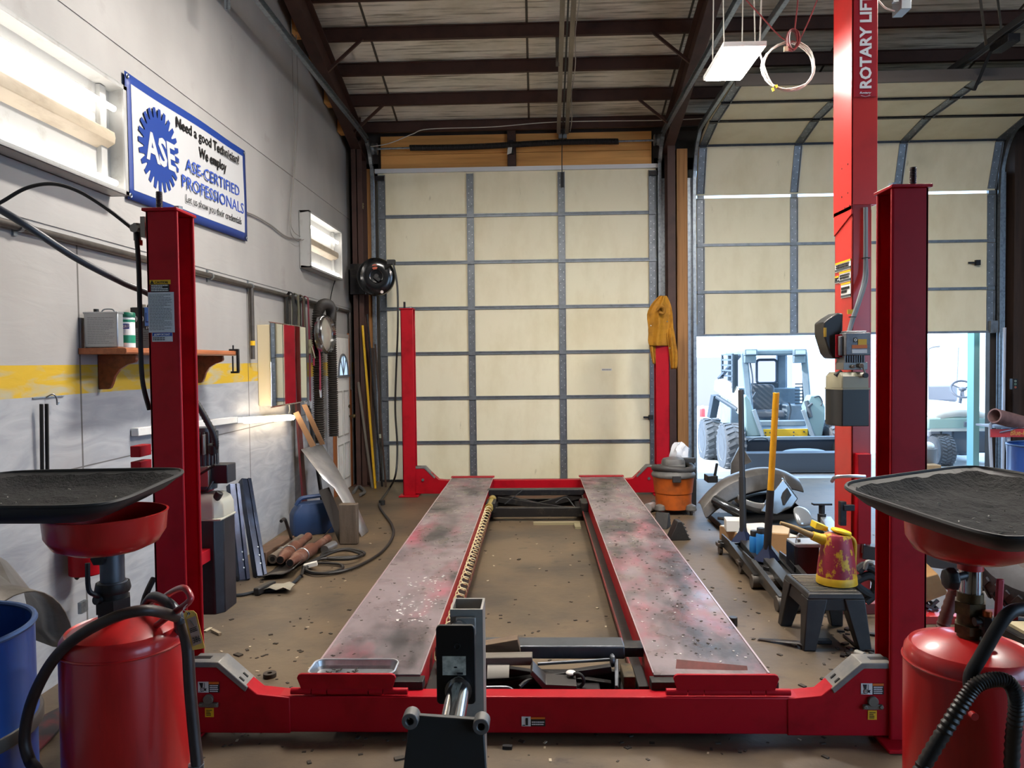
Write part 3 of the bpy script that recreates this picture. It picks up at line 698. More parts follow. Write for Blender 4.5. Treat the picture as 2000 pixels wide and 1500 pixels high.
# scissor arms lying folded
b = MB(); b.bar((-.35, 3.56, .10), (.34, 3.58, .19), .04, .035); b.bar((-.35, 3.62, .19), (.34, 3.6, .10), .04, .035); b.split('scissor_arm', GREASE, t, bevel=.004)
p = P(1118, 1330, Y=3.47); b = MB(); b.box(p.x-.12, p.x+.13, 3.40, 3.56, .06, .135); pm = b.build('foot_pump', M('dark_pump', '#2a2526', .45, .3), t, bevel=.008)
b = MB(); q0, q1, q2 = P(1040, 1292, Y=3.5), P(1062, 1312, Y=3.5), P(1125, 1325, Y=3.5)
b.prism([(q0.x, 3.42, .245), (q1.x+.01, 3.42, .18), (q2.x, 3.42, .175), (q2.x, 3.42, .15), (q1.x, 3.42, .15), (q0.x-.01, 3.42, .225)], (0, .12, 0)); b.build('pedal', M('pedal_steel', '#4d4a48', .4, .6), pm, bevel=.003)
q = P(1115, 1314, Y=3.52); b = MB(); b.ball(q, .024, (1, 1, .45)); b.build('filler_cap', WPLAST, pm)
b = MB(); b.tube(crv([P(1015, 1342, Y=3.42), P(1030, 1330, Y=3.45), P(1045, 1328, Y=3.47)]), .01); b.torus(P(1128, 1328, Y=3.5), (.3, 1, 0), .03, .008); b.split('pump_hose', RUBBER, pm)
for i, (x0, y0, x1, y1) in enumerate(((955, 1345, 995, 1344),)):
    b = MB(); b.tube(crv([P(950, 1343, Y=3.40), P(990, 1343, Y=3.40), P(1003, 1350, Y=3.39)]), .008); b.build('handle', M('worn_grey_steel'), t)
b = MB(); b.box(.385, .44, 3.46, 3.62, .135, .20); b.build('stacking_adapter', M('oily_adapter', '#57482c', .5, .3, n1=(12, '#2b241a', .4, .6)), t, bevel=.004)
b = MB(); b.box(.45, .50, 3.44, 3.68, .13, .165); b.box(-.53, -.46, 3.4, 3.6, .125, .15); b.split('roller_carriage', GREASE, t, bevel=.004)
q = P(966, 1272, Y=3.62)
o = MB().prism([P(935, 1262, Y=3.66), P(1011, 1249, Y=3.66), P(1017, 1276, Y=3.66), P(935, 1285, Y=3.66)], (0, .06, .004)).build('plank_offcut', OLDWOOD, bevel=.003); tag(o, 'tilted wooden wedge lying against the bar of the nearer rolling jack', 'wood offcut')
o = MB().bar(P(925, 1288, Y=3.58), P(1040, 1286, Y=3.58), .07, .04).build('plank', M('grey_plank', '#6b6459', .65, 0, n1=((4, 30, 30), '#4f493f', .4, .7)), bevel=.003); tag(o, 'narrow grey plank lying across the nearer rolling jack', 'plank')
q = P(970, 1312, Y=3.52); o = MB().prism([P(952, 1296, Y=3.55), P(995, 1296, Y=3.55), P(994, 1324, Y=3.47), P(951, 1326, Y=3.47)], (0, .004, .006)).build('steel_plate', M('pale_steel_plate', '#6d6962', .5, .4)); tag(o, 'square pale steel plate with a hole on the nearer rolling jack', 'plate')

t = thing('rolling_jack', 'farther black scissor rolling jack at the end of the runways', 'rolling jack', (0, 8.3, 0))
a, e = P(952, 958, Y=8.35), P(1132, 956, Y=8.35)
b = MB(); b.box(-.56, .50, 8.30, 8.42, .175, .24); b.build('top_bar', DARK, t, bevel=.006)
b = MB(); b.box(-.541, -.5, 8.31, 8.40, .19, .236); b.box(.47, .511, 8.31, 8.40, .19, .236); b.split('slide_arm', DARK, t, bevel=.003)
b = MB(); b.bar((-.48, 8.34, .17), (.05, 8.3, .05), .04, .07); b.bar((.48, 8.34, .17), (-.05, 8.3, .05), .04, .07); b.bar((-.44, 8.2, .15), (.3, 8.2, .04), .03, .06); b.split('scissor_arm', GREASE, t, bevel=.004)
b = MB(); b.box(-.50, .46, 7.78, 7.84, .045, .14); b.box(-.50, -.44, 7.84, 8.42, .04, .10); b.box(.40, .46, 7.84, 8.42, .04, .10); b.box(-.5, .46, 8.38, 8.44, .04, .12); b.build('frame', GREASE, t, bevel=.005)
b = MB(); b.box(-.54, -.44, 7.72, 7.98, .10, .2); b.box(.44, .511, 7.72, 7.98, .10, .2); b.split('roller_carriage', GREASE, t, bevel=.005)
b = MB(); b.tube(crv([P(985, 985, Y=7.95), P(1020, 958, Y=8.2)]), .006); b.tube(crv([P(1085, 982, Y=7.9), P(1105, 972, Y=7.95), P(1122, 990, Y=7.9)]), .008); b.split('hose', RUBBER, t)
o = MB().box(-.05, .42, 7.60, 7.66, 0, .025).box(.36, .42, 7.42, 7.62, 0, .02).build('wood_strip', M('pale_strip', '#8d8467', .6)); tag(o, 'pale wooden strip on the floor below the farther rolling jack', 'wood strip')
# pan and plate left on the runways
t = thing('metal_pan', 'shallow aluminium pan with a raised bright rim on the runway end', 'pan', (-.85, 3.38, RT))
x0, x1, y0, y1 = -1.035, -.655, 3.30, 3.46
def rrect(x0, x1, y0, y1, r, z, k=5):
    out = []
    for cx, cy, a0 in ((x1-r, y1-r, 0), (x0+r, y1-r, PI/2), (x0+r, y0+r, PI), (x1-r, y0+r, 1.5*PI)):
        out += [V((cx+r*math.cos(a0+PI/2*i/k), cy+r*math.sin(a0+PI/2*i/k), z)) for i in range(k+1)]
    return out
b = MB(); rs = [rrect(x0+.012, x1-.012, y0+.012, y1-.012, .03, RT+.003), rrect(x0, x1, y0, y1, .04, RT+.042), rrect(x0-.006, x1+.006, y0-.006, y1+.006, .042, RT+.044), rrect(x0+.014, x1-.014, y0+.014, y1-.014, .03, RT+.006)]
rv = [[b.bm.verts.new(p) for p in r] for r in rs]; b.skin(rv, caps=(True, False)); b.bm.faces.new(rv[-1]); b.build('dish', ALU, t)
b = MB(); b.tube(rrect(x0-.004, x1+.004, y0-.004, y1+.004, .042, RT+.044), .004, 6, closed=True); b.build('rim', M('bright_rim', '#d5d8da', .3, .6), t)
b = MB(); rnd = random.Random(4)
for i in range(30):
    x, y = rnd.uniform(x0+.06, x0+.2), rnd.uniform(3.35, 3.42); b.bar((x, y, RT+.012), (x+rnd.uniform(-.02, .02), y+rnd.uniform(-.02, .02), RT+.016), .006, .003)
b.build('dry_leaves', M('leaf_dark', '#2b241e', .7), t, kind='stuff')
o = MB().prism([P(1322, 1291, Y=3.50), P(1460, 1304, Y=3.46), P(1462, 1331, Y=3.42), P(1318, 1331, Y=3.42)], (0, .008, .006)).build('ramp_plate', M('rusty_red_plate', '#7c4540', .55, .2, n1=(9, '#5c3a36', .4, .65)), bevel=.002); tag(o, 'dusty reddish plate leaning behind a wheel stop on the runway', 'plate')

# ------------------------------------------------------------------ waste oil drains
def drain(label, x, y, ztop, r, bowl, tray, zs, handle):
    t = thing('waste_oil_drain', label, 'oil drain', (x, y, 0), 'red waste oil drains')
    b = MB(); b.lathe([(r*.9, .06), (r*.985, .075), (r, .10), (r, ztop-.035), (r*.985, ztop-.018), (r*.93, ztop-.004), (r*.91, ztop), (r*.87, ztop-.004), (r*.6, ztop+.018), (r*.2, ztop+.028), (.02, ztop+.03)], (x, y, 0), n=48); tk = b.build('tank', REDD, t)
    b = MB(); b.torus((x, y, ztop-.045), (0, 0, 1), r+.001, .004, 40, 6); b.build('weld_seam', REDD, tk)
    for i in range(4):
        a = PI/4 + i*PI/2; cx, cy = x+r*.8*math.cos(a), y+r*.8*math.sin(a)
        b = MB(); b.cyl((cx-.012, cy, .03), (cx+.012, cy, .03), .03); b.box(cx-.018, cx+.018, cy-.012, cy+.012, .03, .075); b.build('caster', BLACK, t)
    bx, by, bz0, bz1, br = bowl
    b = MB(); b.lathe([(.03, bz0), (br*.6, bz0+.004), (br*.84, bz0+.022), (br*.96, bz0+.055), (br*.985, bz1-.01), (br*1.01, bz1), (br*.97, bz1), (br*.94, bz0+.06), (br*.8, bz0+.03), (.03, bz0+.012)], (bx, by, 0), n=44); bw = b.build('bowl', REDD, t)
    # tray: square with rounded, turned-up corners
    L_, B_, R_, F_ = [V(p) for p in tray]; n = 16; rows = []; rows2 = []
    def tp(u, v, dz=0):
        p = L_*(1-u)*(1-v) + B_*(1-u)*v + F_*u*(1-v) + R_*u*v; c0 = (L_+B_+R_+F_)/4
        k = max(abs(2*u-1), abs(2*v-1)); q = ((abs(2*u-1)**6+abs(2*v-1)**6)**(1/6))
        s = k/q if q > 0 else 1
        p2 = c0 + (p-c0)*s; p2.z = p.z*.5+c0.z*.5 + .05*min(1, max(0, (k-.72)/.28))**1.6 - .03*(1-k) + dz
        return p2
    b = MB()
    b.sheet([[tp(i/n, j/n) for j in range(n+1)] for i in range(n+1)]); tr = b.build('splash_tray', M('black_tray', '#131315', .55), bw, solid=.006)
    edge = [tp(i/n, 0) for i in range(n)] + [tp(1, j/n) for j in range(n)] + [tp(1-i/n, 1) for i in range(n)] + [tp(0, 1-j/n) for j in range(n)]
    b = MB(); b.tube(edge, .006, 6, closed=True); b.build('tray_rim', M('black_tray'), bw)
    b = MB(); b.sheet([[tp(.035+.93*i/24, .035+.93*j/24, .012+random.uniform(-.004, .004)) for j in range(25)] for i in range(25)])
    b.build('oily_grit', M('oily_grit', '#0b0a0a', .9, n1=(45, '#1d1b1a', .45, .7), bump=(70, 1.0)), bw, kind='stuff')
    b = MB(); rnd = random.Random(int(x*100) + 500)
    for i in range(40):
        p = tp(rnd.uniform(.15, .85), rnd.uniform(.15, .85), .018); b.bar(p, p+V((rnd.uniform(-.01, .01), rnd.uniform(-.01, .01), .002)), .003, .002)
    b.build('pale_specks', M('speck', '#8a8880', .7), bw, kind='stuff')
    return t, tk, bw
XA, YA = -1.240, 2.20
t, tk, bw = drain('red waste oil drain with orange paper tag on its handle, beside the open blue drum', XA, YA, .88, .172, (-1.270, 2.175, 1.115, 1.228, .168), [(-1.82, 2.50, 1.25), (-1.135, 2.46, 1.275), (-1.08, 1.86, 1.25), (-1.78, 1.86, 1.255)], 0, 1)
b = MB(); b.cyl((XA-.03, YA, .88), (XA-.03, YA, 1.0), .042); b.cyl((XA-.03, YA, .93), (XA-.03, YA, .97), .052, n=6); b.lathe([(.046, 0), (.05, .01), (.046, .03)], (XA-.03, YA, .985), n=20); b.build('valve', GREASE, t)
b = MB(); b.cyl((XA-.03, YA, 1.0), (XA-.03, YA, 1.10), .034); b.torus((XA-.03, YA, 1.015), (0, 0, 1), .036, .005); b.build('stem', M('worn_grey_steel'), t)
b = MB(); b.tube(crv([P(171, 1100, Y=2.13), P(173, 1150, Y=2.13), P(186, 1162, Y=2.14), P(200, 1168, Y=2.17)], 4), .007); b.cyl(P(187, 1172, Y=2.15), P(205, 1170, Y=2.18), .014); b.build('valve_lever', DARK, t)
b = MB(); b.cyl(P(190, 1092, Y=2.15), P(205, 1090, Y=2.2), .02, n=6); b.build('lock_knob', BLACK, t)
h = [P(305, 1222, Y=2.17), P(335, 1200, Y=2.14), P(366, 1178, Y=2.12), P(372, 1165, Y=2.12), P(358, 1148, Y=2.16), P(330, 1160, Y=2.26), P(300, 1186, Y=2.33), P(292, 1208, Y=2.33)]
b = MB(); b.tube(crv(h, 5), .0095, 10); b.build('push_handle', M('faded_red', '#9c2f35', .35, coat=.3), t)
hose = [P(352, 1232, Y=2.2), P(348, 1204, Y=2.17), P(330, 1180, Y=2.2), P(300, 1166, Y=2.25), P(284, 1185, Y=2.27)]
b = MB(); b.tube(crv(hose, 6), .0165, 10); b.build('drain_pipe', M('worn_grey_steel'), t)
b = MB(); b.tube(crv([P(345, 1205, Y=2.15), P(290, 1192, Y=2.05), P(225, 1205, Y=2.03), P(150, 1245, Y=2.04), P(100, 1295, Y=2.06), P(62, 1370, Y=2.08), P(48, 1440, Y=2.09), P(58, 1485, Y=2.08), P(72, 1505, Y=2.05), P(95, 1560, Y=2.0)], 8), .0155, 12); b.build('discharge_hose', M('brown_hose', '#2a1d19', .5, n1=(12, '#3a2a24', .4, .7)), t)
b = MB(); b.tube(crv([P(356, 1222, Y=2.1), P(366, 1262, Y=2.08), P(371, 1340, Y=2.07), P(378, 1420, Y=2.06), P(385, 1490, Y=2.04), P(388, 1530, Y=2.03)], 6), .0165, 12); b.build('discharge_hose', M('brown_hose'), t)
b = MB(); q = P(383, 1492, Y=2.04); b.tube([q, q+V((0, 0, -.03))], .022); b.build('hose_coupling', GALV, t)
# paper tag
tg = thing('price_tag', 'orange and brown paper tag numbered 386 tied to the handle', 'tag', P(372, 1200, Y=2.1))
cs = [P(358, 1200, Y=2.09), P(363, 1192, Y=2.095), P(378, 1193, Y=2.095), P(384, 1199, Y=2.09), P(400, 1266, Y=2.06), P(376, 1270, Y=2.06)]
b = MB(); b.prism(cs, (0, .0012, 0)); b.build('card', M('tag_orange', '#e2ab4e', .6), tg, smooth=False)
dn = V((P(388, 1268, Y=2.06)-P(371, 1196, Y=2.093))).normalized(); ac = V((1, 0, 0)); ac = (ac-dn*ac.dot(dn)).normalized()
decal('print_panel', (P(380, 1232, Y=2.075))+V((0, -.0015, 0)), ac, -dn, .025, .077, M('tag_brown', '#a58070', .6), tg, t=.0006)
text('lettering', '386', P(385, 1248, Y=2.066)+V((0, -.003, 0)), ac, -dn, .021, .016, INK, tg, .0004)
b = MB(); q0, q1 = P(372, 1210, Y=2.083)+V((0, -.003, 0)), P(381, 1221, Y=2.078)+V((0, -.003, 0)); b.bar(q0, q1, .003, .001); b.torus(P(369, 1198, Y=2.09)+V((0, -.001, 0)), (0, 1, 0), .0025, .0015, 12, 5); b.build('eyelet', INK, tg)
lines_of_print('label_print', P(379, 1229, Y=2.075)+V((0, -.003, 0)), ac, -dn, .02, .014, 3, INK, tg)
b = MB(); b.tube(crv([P(366, 1180, Y=2.11), P(358, 1190, Y=2.1), P(369, 1198, Y=2.088), P(360, 1208, Y=2.09), P(352, 1200, Y=2.1), P(366, 1182, Y=2.12)], 5), .0009, 4); b.build('string', M('white_cable'), tg)

XB, YB = 1.222, 2.17
t, tk, bw = drain('red waste oil drain with ribbed black hose and red lever valve', XB, YB, .835, .170, (1.222, 2.17, 1.085, 1.215, .172), [(.835, 2.19, 1.25), (1.41, 2.49, 1.272), (1.62, 1.86, 1.23), (.965, 1.58, 1.205)], 0, -1)
b = MB(); b.cyl((XB, YB, .84), (XB, YB, .99), .034); b.cyl((XB, YB, .93), (XB, YB, .965), .043, n=6); b.cyl((XB, YB, .875), (XB, YB, .90), .043, n=6); b.cyl((XB, YB-.035, .92), (XB, YB-.06, .92), .012, n=6); b.build('valve', M('old_brass', '#5a4a2c', .45, .6, n1=(20, '#2f271b', .4, .7)), t)
b = MB(); b.cyl((XB, YB, .985), (XB, YB, 1.06), .0295); b.build('stem', CHROME, t)
b = MB(); b.cyl((XB, YB, 1.055), (XB, YB, 1.10), .0335); b.build('stem_sleeve', REDD, t)
b = MB(); b.bar((XB+.02, YB-.055, .905), (XB+.043, YB-.06, .935), .014, .02, (0, 1, 0)); b.bar((XB+.041, YB-.06, .93), (XB+.047, YB-.06, 1.045), .02, .01, (0, 1, 0)); b.build('valve_lever', M('lever_red', '#a81428', .4), t, bevel=.004)
b = MB(); q = P(1857, 1131, Y=2.12); b.lathe([(.01, -.004), (.028, 0), (.033, .01), (.033, .024), (.02, .032)], q+V((-.015, 0, 0)), (1, 0, 0), 8); b.cyl(q, (XB, YB, q.z), .011); b.build('lock_knob', BLACK, t, bevel=.003)
q = P(1928, 1228, Y=2.12); b = MB(); b.cyl(q+V((0, 0, -.05)), q+V((0, 0, .0)), .014); b.cyl(q+V((0, 0, 0)), q+V((0, 0, .035)), .022, n=8); b.cyl(q+V((-.035, 0, .02)), q+V((.04, 0, .02)), .012); b.build('tap', GREASE, t)
b = MB(); b.cyl(q+V((0, 0, -.06)), q+V((0, 0, -.03)), .013); b.cyl(q+V((0, 0, .03)), q+V((0, 0, .05)), .012); b.split('tap_stub', M('copper'), t)
b = MB(); b.tube(crv([P(1895, 1345, Y=1.96), P(1896, 1318, Y=1.96), P(1916, 1282, Y=1.95), P(1946, 1230, Y=1.94), P(1968, 1200, Y=1.94), P(1990, 1190, Y=1.95), P(2040, 1186, Y=1.98)], 7), .0165, 12); b.build('push_handle', BLACK, t)
pts = crv([P(1782, 1545, Y=1.92), P(1800, 1502, Y=1.92), P(1842, 1432, Y=1.92), P(1880, 1372, Y=1.92), P(1905, 1340, Y=1.92), P(1935, 1328, Y=1.92), P(1965, 1330, Y=1.92), P(1982, 1352, Y=1.92), P(1985, 1385, Y=1.93), P(1978, 1450, Y=1.95), P(1975, 1540, Y=1.96)], 12)
b = MB(); b.tube(pts, .02, 12, rf=lambda i: .0195 if i % 2 else .0165); b.build('ribbed_hose', M('ribbed_hose', '#17130f', .45), t)
b = MB(); b.tube(crv([P(1840, 1228, Y=2.5), P(1850, 1196, Y=2.5), P(1866, 1150, Y=2.5), P(1872, 1130, Y=2.45)], 8), .02, 10, rf=lambda i: .021 if i % 2 else .0185); b.build('drain_hose', M('rusty_hose', '#4b2416', .6), t)
b = MB(); q = P(1898, 1395, Y=1.99); b.cyl(q, q+V((0, -.015, 0)), .01); b.build('tank_bolt', REDD, t)

# grey post stand with chrome shaft in the middle
st = thing('post_stand', 'grey square post stand with chrome shaft and black plates before the lift', 'post stand', (-.22, 2.30, 0))
zt = P(912, 1180, Y=2.30).z
b = MB(); x0, x1, y0, y1 = -.268, -.170, 2.25, 2.36
o_ = [(x0, y0), (x1, y0), (x1, y1), (x0, y1)]; i_ = [(x0+.007, y0+.007), (x1-.007, y0+.007), (x1-.007, y1-.007), (x0+.007, y1-.007)]
rv = [[b.bm.verts.new((*p, z)) for p in q] for q, z in ((i_, .1), (i_, zt), (o_, zt), (o_, .1))]; b.skin(rv, caps=(True, True)); b.build('post', M('grey_post_paint', '#a09d97', .42, .3, n1=(6, '#8a8781', .45, .7)), st)
b = MB(); b.box(-.62, .18, 2.26, 2.35, .05, .11); b.box(-.30, -.14, 1.75, 2.7, .05, .11); b.build('base', M('grey_post_paint'), st, bevel=.004)
for x, y in ((-.58, 2.3), (.14, 2.3), (-.22, 1.8), (-.22, 2.65)):
    b = MB(); b.cyl((x-.012, y, .028), (x+.012, y, .028), .028); b.build('caster', BLACK, st)
b = MB(); b.box(-.25, -.19, 2.235, 2.25, zt-.075, zt-.02); b.build('shaft_collar', M('grey_post_paint'), st, bevel=.003)
zs = P(898, 1218, Y=2.25).z - .01
sx = P(898, 1218, Y=2.25).x
b = MB(); b.cyl((sx, 2.26, zs), (sx, 2.05, zs), .027, n=28); b.cyl((-.222, 2.05, .765), (-.218, 1.812, .763), .031, n=28); b.cyl((-.222, 2.04, .765), (-.222, 2.025, .765), .037, n=28); b.split('chrome_shaft', CHROME, st)
a, e = P(851, 1222, Y=2.04), P(929, 1376, Y=2.04)
def xz_plate(b, x0, x1, z0, z1, y, t, r, tilt=0):
    pl = [V((p.x, y+(p.y-(z0+z1)/2)*tilt, p.y)) for p in rrect(x0, x1, z0, z1, r, 0)]; b.prism(pl, (0, t, 0))
b = MB(); xz_plate(b, a.x, e.x, e.z, a.z, 2.04, .014, .012); pl = b.build('label_plate', M('satin_black', '#09090a', .4), st, bevel=.002)
b = MB(); b.torus(P(893, 1262, Y=2.04)+V((0, -.001, 0)), (0, 1, 0), .008, .002, 16, 5); b.build('stamp_ring', M('satin_black'), pl)
c = P(887, 1300, Y=2.039); decal('maker_label', c, RX, UPZ, .064, .052, M('dirty_label', '#c9c4b2', .6, n1=(30, '#5a564c', .4, .7)), pl)
b = MB(); q = c+V((.004, -.002, -.004)); b.ball(q, .005, (1, .15, .5)); b.box(c.x+.008, c.x+.024, c.y-.003, c.y-.0018, c.z-.024, c.z-.018); b.build('label_print', INK, pl)
zp1 = P(868, 1398, Y=1.80).z; xa, xb = P(800, 1402, Y=1.80).x, P(944, 1412, Y=1.80).x
b = MB(); pts = [V((xa, 1.80, zp1)), V((xb, 1.80, zp1-.012)), V((xb+.016, 1.76, zp1-.26)), V((xa-.03, 1.76, zp1-.26))]; b.prism(pts, (0, .012, .004)); pl = b.build('face_plate', M('dark_plate', '#2b2b2a', .5, .2, n1=(14, '#2a2926', .45, .7)), st, bevel=.003)
for x, z in ((xa+.004, zp1-.005), (xb-.004, zp1-.017), (xa-.028, zp1-.25), (xb+.012, zp1-.25)):
    b = MB(); yq = 1.80 if z > zp1-.1 else 1.76; b.pipe((x, yq-.022, z), (x, yq+.02, z), .02, .009, 20); b.build('roller_boss', M('grey_boss', '#6b6967', .45, .4), pl, bevel=.002)

# ------------------------------------------------------------------ blue drum near the wall
def drum(label, x, y, r, h, mat, inside=True):
    t = thing('steel_drum', label, 'drum', (x, y, 0))
    pr = [(r*.98, .0), (r, .01), (r, h*.33-.03), (r+.012, h*.33), (r, h*.33+.03), (r, h*.66-.03), (r+.012, h*.66), (r, h*.66+.03), (r, h-.015), (r-.006, h-.015), (r-.006, .02), (.01, .02)]
    b = MB(); b.lathe(pr, (x, y, 0), n=48); b.build('shell', mat, t)
    b = MB(); b.torus((x, y, h-.008), (0, 0, 1), r-.001, .009, 48, 8); b.build('rim', M('drum_rim', '#3d5a8a', .35, .4), t)
    return t
t = drum('open blue steel drum with dark inside, beside the white plywood wall', -1.82, 2.15, .285, .885, BLUE)
b = MB(); b.lathe([(.298, 0), (.302, .005), (.302, .035), (.30, .04), (.288, .04), (.288, 0)], (-1.82, 2.15, .56), n=48, caps=(False, False)); b.build('hoop', M('dirty_hoop', '#4a4642', .5, .3), t)
b = MB(); b.cyl((-1.82, 2.15, .45), (-1.82, 2.15, .46), .277, n=40); b.build('waste_oil', M('waste_oil', '#080706', .2), t)
# ------------------------------------------------------------------ on the white wall
YV = V((0, 1, 0))
TUBE = M('lit_tube', '#ffffff', .4, emit=('#fdf6ee', TUBE_GLOW))
def wall_fixture(label, y0, y1, z0, z1):
    t = thing('wall_light', label, 'wall light', (WX, (y0+y1)/2, (z0+z1)/2), 'tube lights on the white wall')
    xb, xf = WX+.004, WX+.12
    b = MB(); b.box(xb, xb+.012, y0, y1, z0, z1); b.box(xb, xf, y0, y0+.012, z0, z1); b.box(xb, xf, y1-.012, y1, z0, z1)
    b.prism([(xb, y0, z1), (xf, y0, z1-.0), (xf, y0, z1-.012), (xb, y0, z1-.03)], (0, y1-y0, 0)); b.prism([(xb, y0, z0), (xf, y0, z0), (xf, y0, z0+.012), (xb, y0, z0+.03)], (0, y1-y0, 0))
    b.box(xf-.012, xf, y0, y1, z1-.026, z1); b.box(xf-.012, xf, y0, y1, z0, z0+.026); b.box(xf-.012, xf, y0, y0+.04, z0, z1); b.box(xf-.012, xf, y1-.04, y1, z0, z1)
    b.build('housing', M('white_enamel', '#a6a6a3', .4, 0, n1=(9, '#8d8a82', .55, .8)), t, bevel=.002)
    zm = (z0+z1)/2
    b = MB(); b.prism([(xb+.01, y0+.08, zm-.075), (xf-.035, y0+.08, zm-.035), (xf-.03, y0+.08, zm), (xf-.035, y0+.08, zm+.03), (xb+.01, y0+.08, zm+.07)], (0, y1-y0-.16, 0)); b.build('ballast_cover', M('yellowed_enamel', '#b3a58f', .5, 0, n1=((9, 3, 9), '#8f8069', .45, .75)), t, bevel=.004)
    b = MB()
    for yy in (y0+.12, y1-.12): b.box(xb+.01, xb+.04, yy-.03, yy+.03, z0+.03, z1-.03)
    b.split('socket_bar', M('white_enamel'), t, bevel=.003)
    for zz in (z1-.145, z0+.065):
        b = MB(); b.cyl((xf-.05, y0+.05, zz), (xf-.05, y1-.06, zz), .0165, n=16); b.build('lit_tube', TUBE, t)
    return t
wall_fixture('open tube wall light at the banner, two lit tubes with a yellowed strip between', 3.05, 4.45, 2.66, 3.30)
wall_fixture('open tube wall light nearer the overhead door, above the mirror cabinet', 8.05, 9.42, 2.68, 3.29)

t = thing('banner', 'white banner with blue border, blue gear and certified professionals lettering', 'banner', (WX, 5.57, 3.08))
y0, y1 = 4.612, 6.535; bz = lambda y: 2.683 + (y-y0)*.0195; bh = .778
def BP(u, v, dx=0): y = y0+(y1-y0)*u; return V((WX+.02+.006*math.sin(u*9)*math.sin(v*5)+dx, y, bz(y)+bh*v))
b = MB(); b.sheet([[BP(i/24, j/10) for j in range(11)] for i in range(25)]); b.build('cloth', M('banner_blue', '#14357f', .5), t, solid=.003)
b = MB()
pn = [(p.x, p.y) for p in rrect(.035, .968, .085, .925, .04, 0)]
b.bm.faces.new([b.bm.verts.new(BP(p[0], p[1], .0045)) for p in pn]); bmesh.ops.triangulate(b.bm, faces=b.bm.faces)
b.bm.free(); b = MB(); b.sheet([[BP(.035+.933*i/24, .085+.84*j/10, .0035) for j in range(11)] for i in range(25)])
b.build('white_field', M('banner_white', '#b4b5b6', .5), t)
bu = V((0, 1, .0195)).normalized()
gc = V((WX+.030, 5.005, 3.085)); b = MB(); pts = []
for k in range(24):
    for da, rr in ((-.5, .208), (-.3, .272), (.12, .272), (.32, .208)):
        a = 2*PI*(k+da)/24; pts.append(gc + bu*(rr*math.cos(a)) + UPZ*(rr*math.sin(a)))
b.prism(pts, (.002, 0, 0)); b.build('gear_emblem', M('banner_blue'), t, smooth=False)
text('lettering', 'ASE', gc+V((.004, .02, -.005)), bu, UPZ, .40, .19, M('banner_white'), t, .001, shear=-.12, bold=.03)
BTX = WX+.031
for s, cy, cz, w_, h_, mt, bo in (('Need a good Technician?', 5.81, 3.352, 1.12, .098, INK, .022), ('We employ', 5.85, 3.232, .50, .10, INK, .022),
        ('ASE-CERTIFIED', 5.87, 3.103, .98, .086, M('banner_ink_blue', '#2a49a0', .5), .004), ('PROFESSIONALS', 5.88, 2.972, 1.13, .09, M('banner_ink_blue'), .004),
        ('Let us show you their credentials', 5.88, 2.848, 1.02, .075, INK, -.004)):
    text('lettering', s, V((BTX, cy, cz)), bu, UPZ, w_, h_, mt, t, .0008, bold=bo)
b = MB()
for u, v in ((.012, .97), (.988, .97), (.012, .03), (.988, .03)): b.torus(BP(u, v, .006), (1, 0, 0), .012, .004, 12, 5)
b.build('grommet', GALV, t)
o = MB(); o.cyl((WX+.03, 1.5, 2.335), (WX+.03, 10.0, 2.335), .021, n=12)
t = thing('conduit', 'long dark steel conduit running level along the white wall', 'conduit', (WX+.03, 6, 2.33)); o.build('pipe', M('old_conduit', '#55504b', .45, .5, n1=(10, '#3f3a36', .4, .7)), t)
b = MB()
for y in (3.6, 5.75, 6.57, 7.9, 9.4): b.pipe((WX+.03, y-.012, 2.335), (WX+.03, y+.012, 2.335), .027, .021, 12); b.box(WX, WX+.012, y-.012, y+.012, 2.29, 2.385)
b.split('clamp', GALV, t)
b = MB(); b.cyl((WX+.035, 6.57, 2.33), (WX+.035, 6.57, 1.70), .019); b.build('drop_pipe', M('old_conduit'), t); b = MB(); b.cyl((WX+.035, 6.57, 1.82), (WX+.035, 6.57, 1.86), .0215); b.build('yellow_band', YEL, t)
b = MB(); b.cyl((WX+.035, 10.05, 2.33), (WX+.035, 10.05, 1.3), .019); b.build('drop_pipe', M('old_conduit'), t)
b = MB(); b.tube(crv([P(-60, 375, Y=2.95), P(0, 409, Y=3.0), P(60, 446, Y=3.05), P(150, 505, Y=3.2), P(240, 552, Y=3.4), P(300, 580, Y=3.5), P(360, 640, Y=3.5)], 8), .0155, 10)
tag(b.build('air_hose', M('grey_hose', '#3d3e44', .42)), 'thick grey hose sloping down behind the lift column with printed notices', 'hose')
b = MB(); b.tube(crv([P(-60, 425, Y=3.25), P(0, 396, Y=3.28), P(50, 368, Y=3.3), P(100, 359, Y=3.32), P(150, 372, Y=3.33), P(205, 405, Y=3.34), P(258, 446, Y=3.34)], 8), .0085, 8)
tag(b.build('cable', RUBBER), 'thin black cable arching across the wall below the tube light', 'cable')
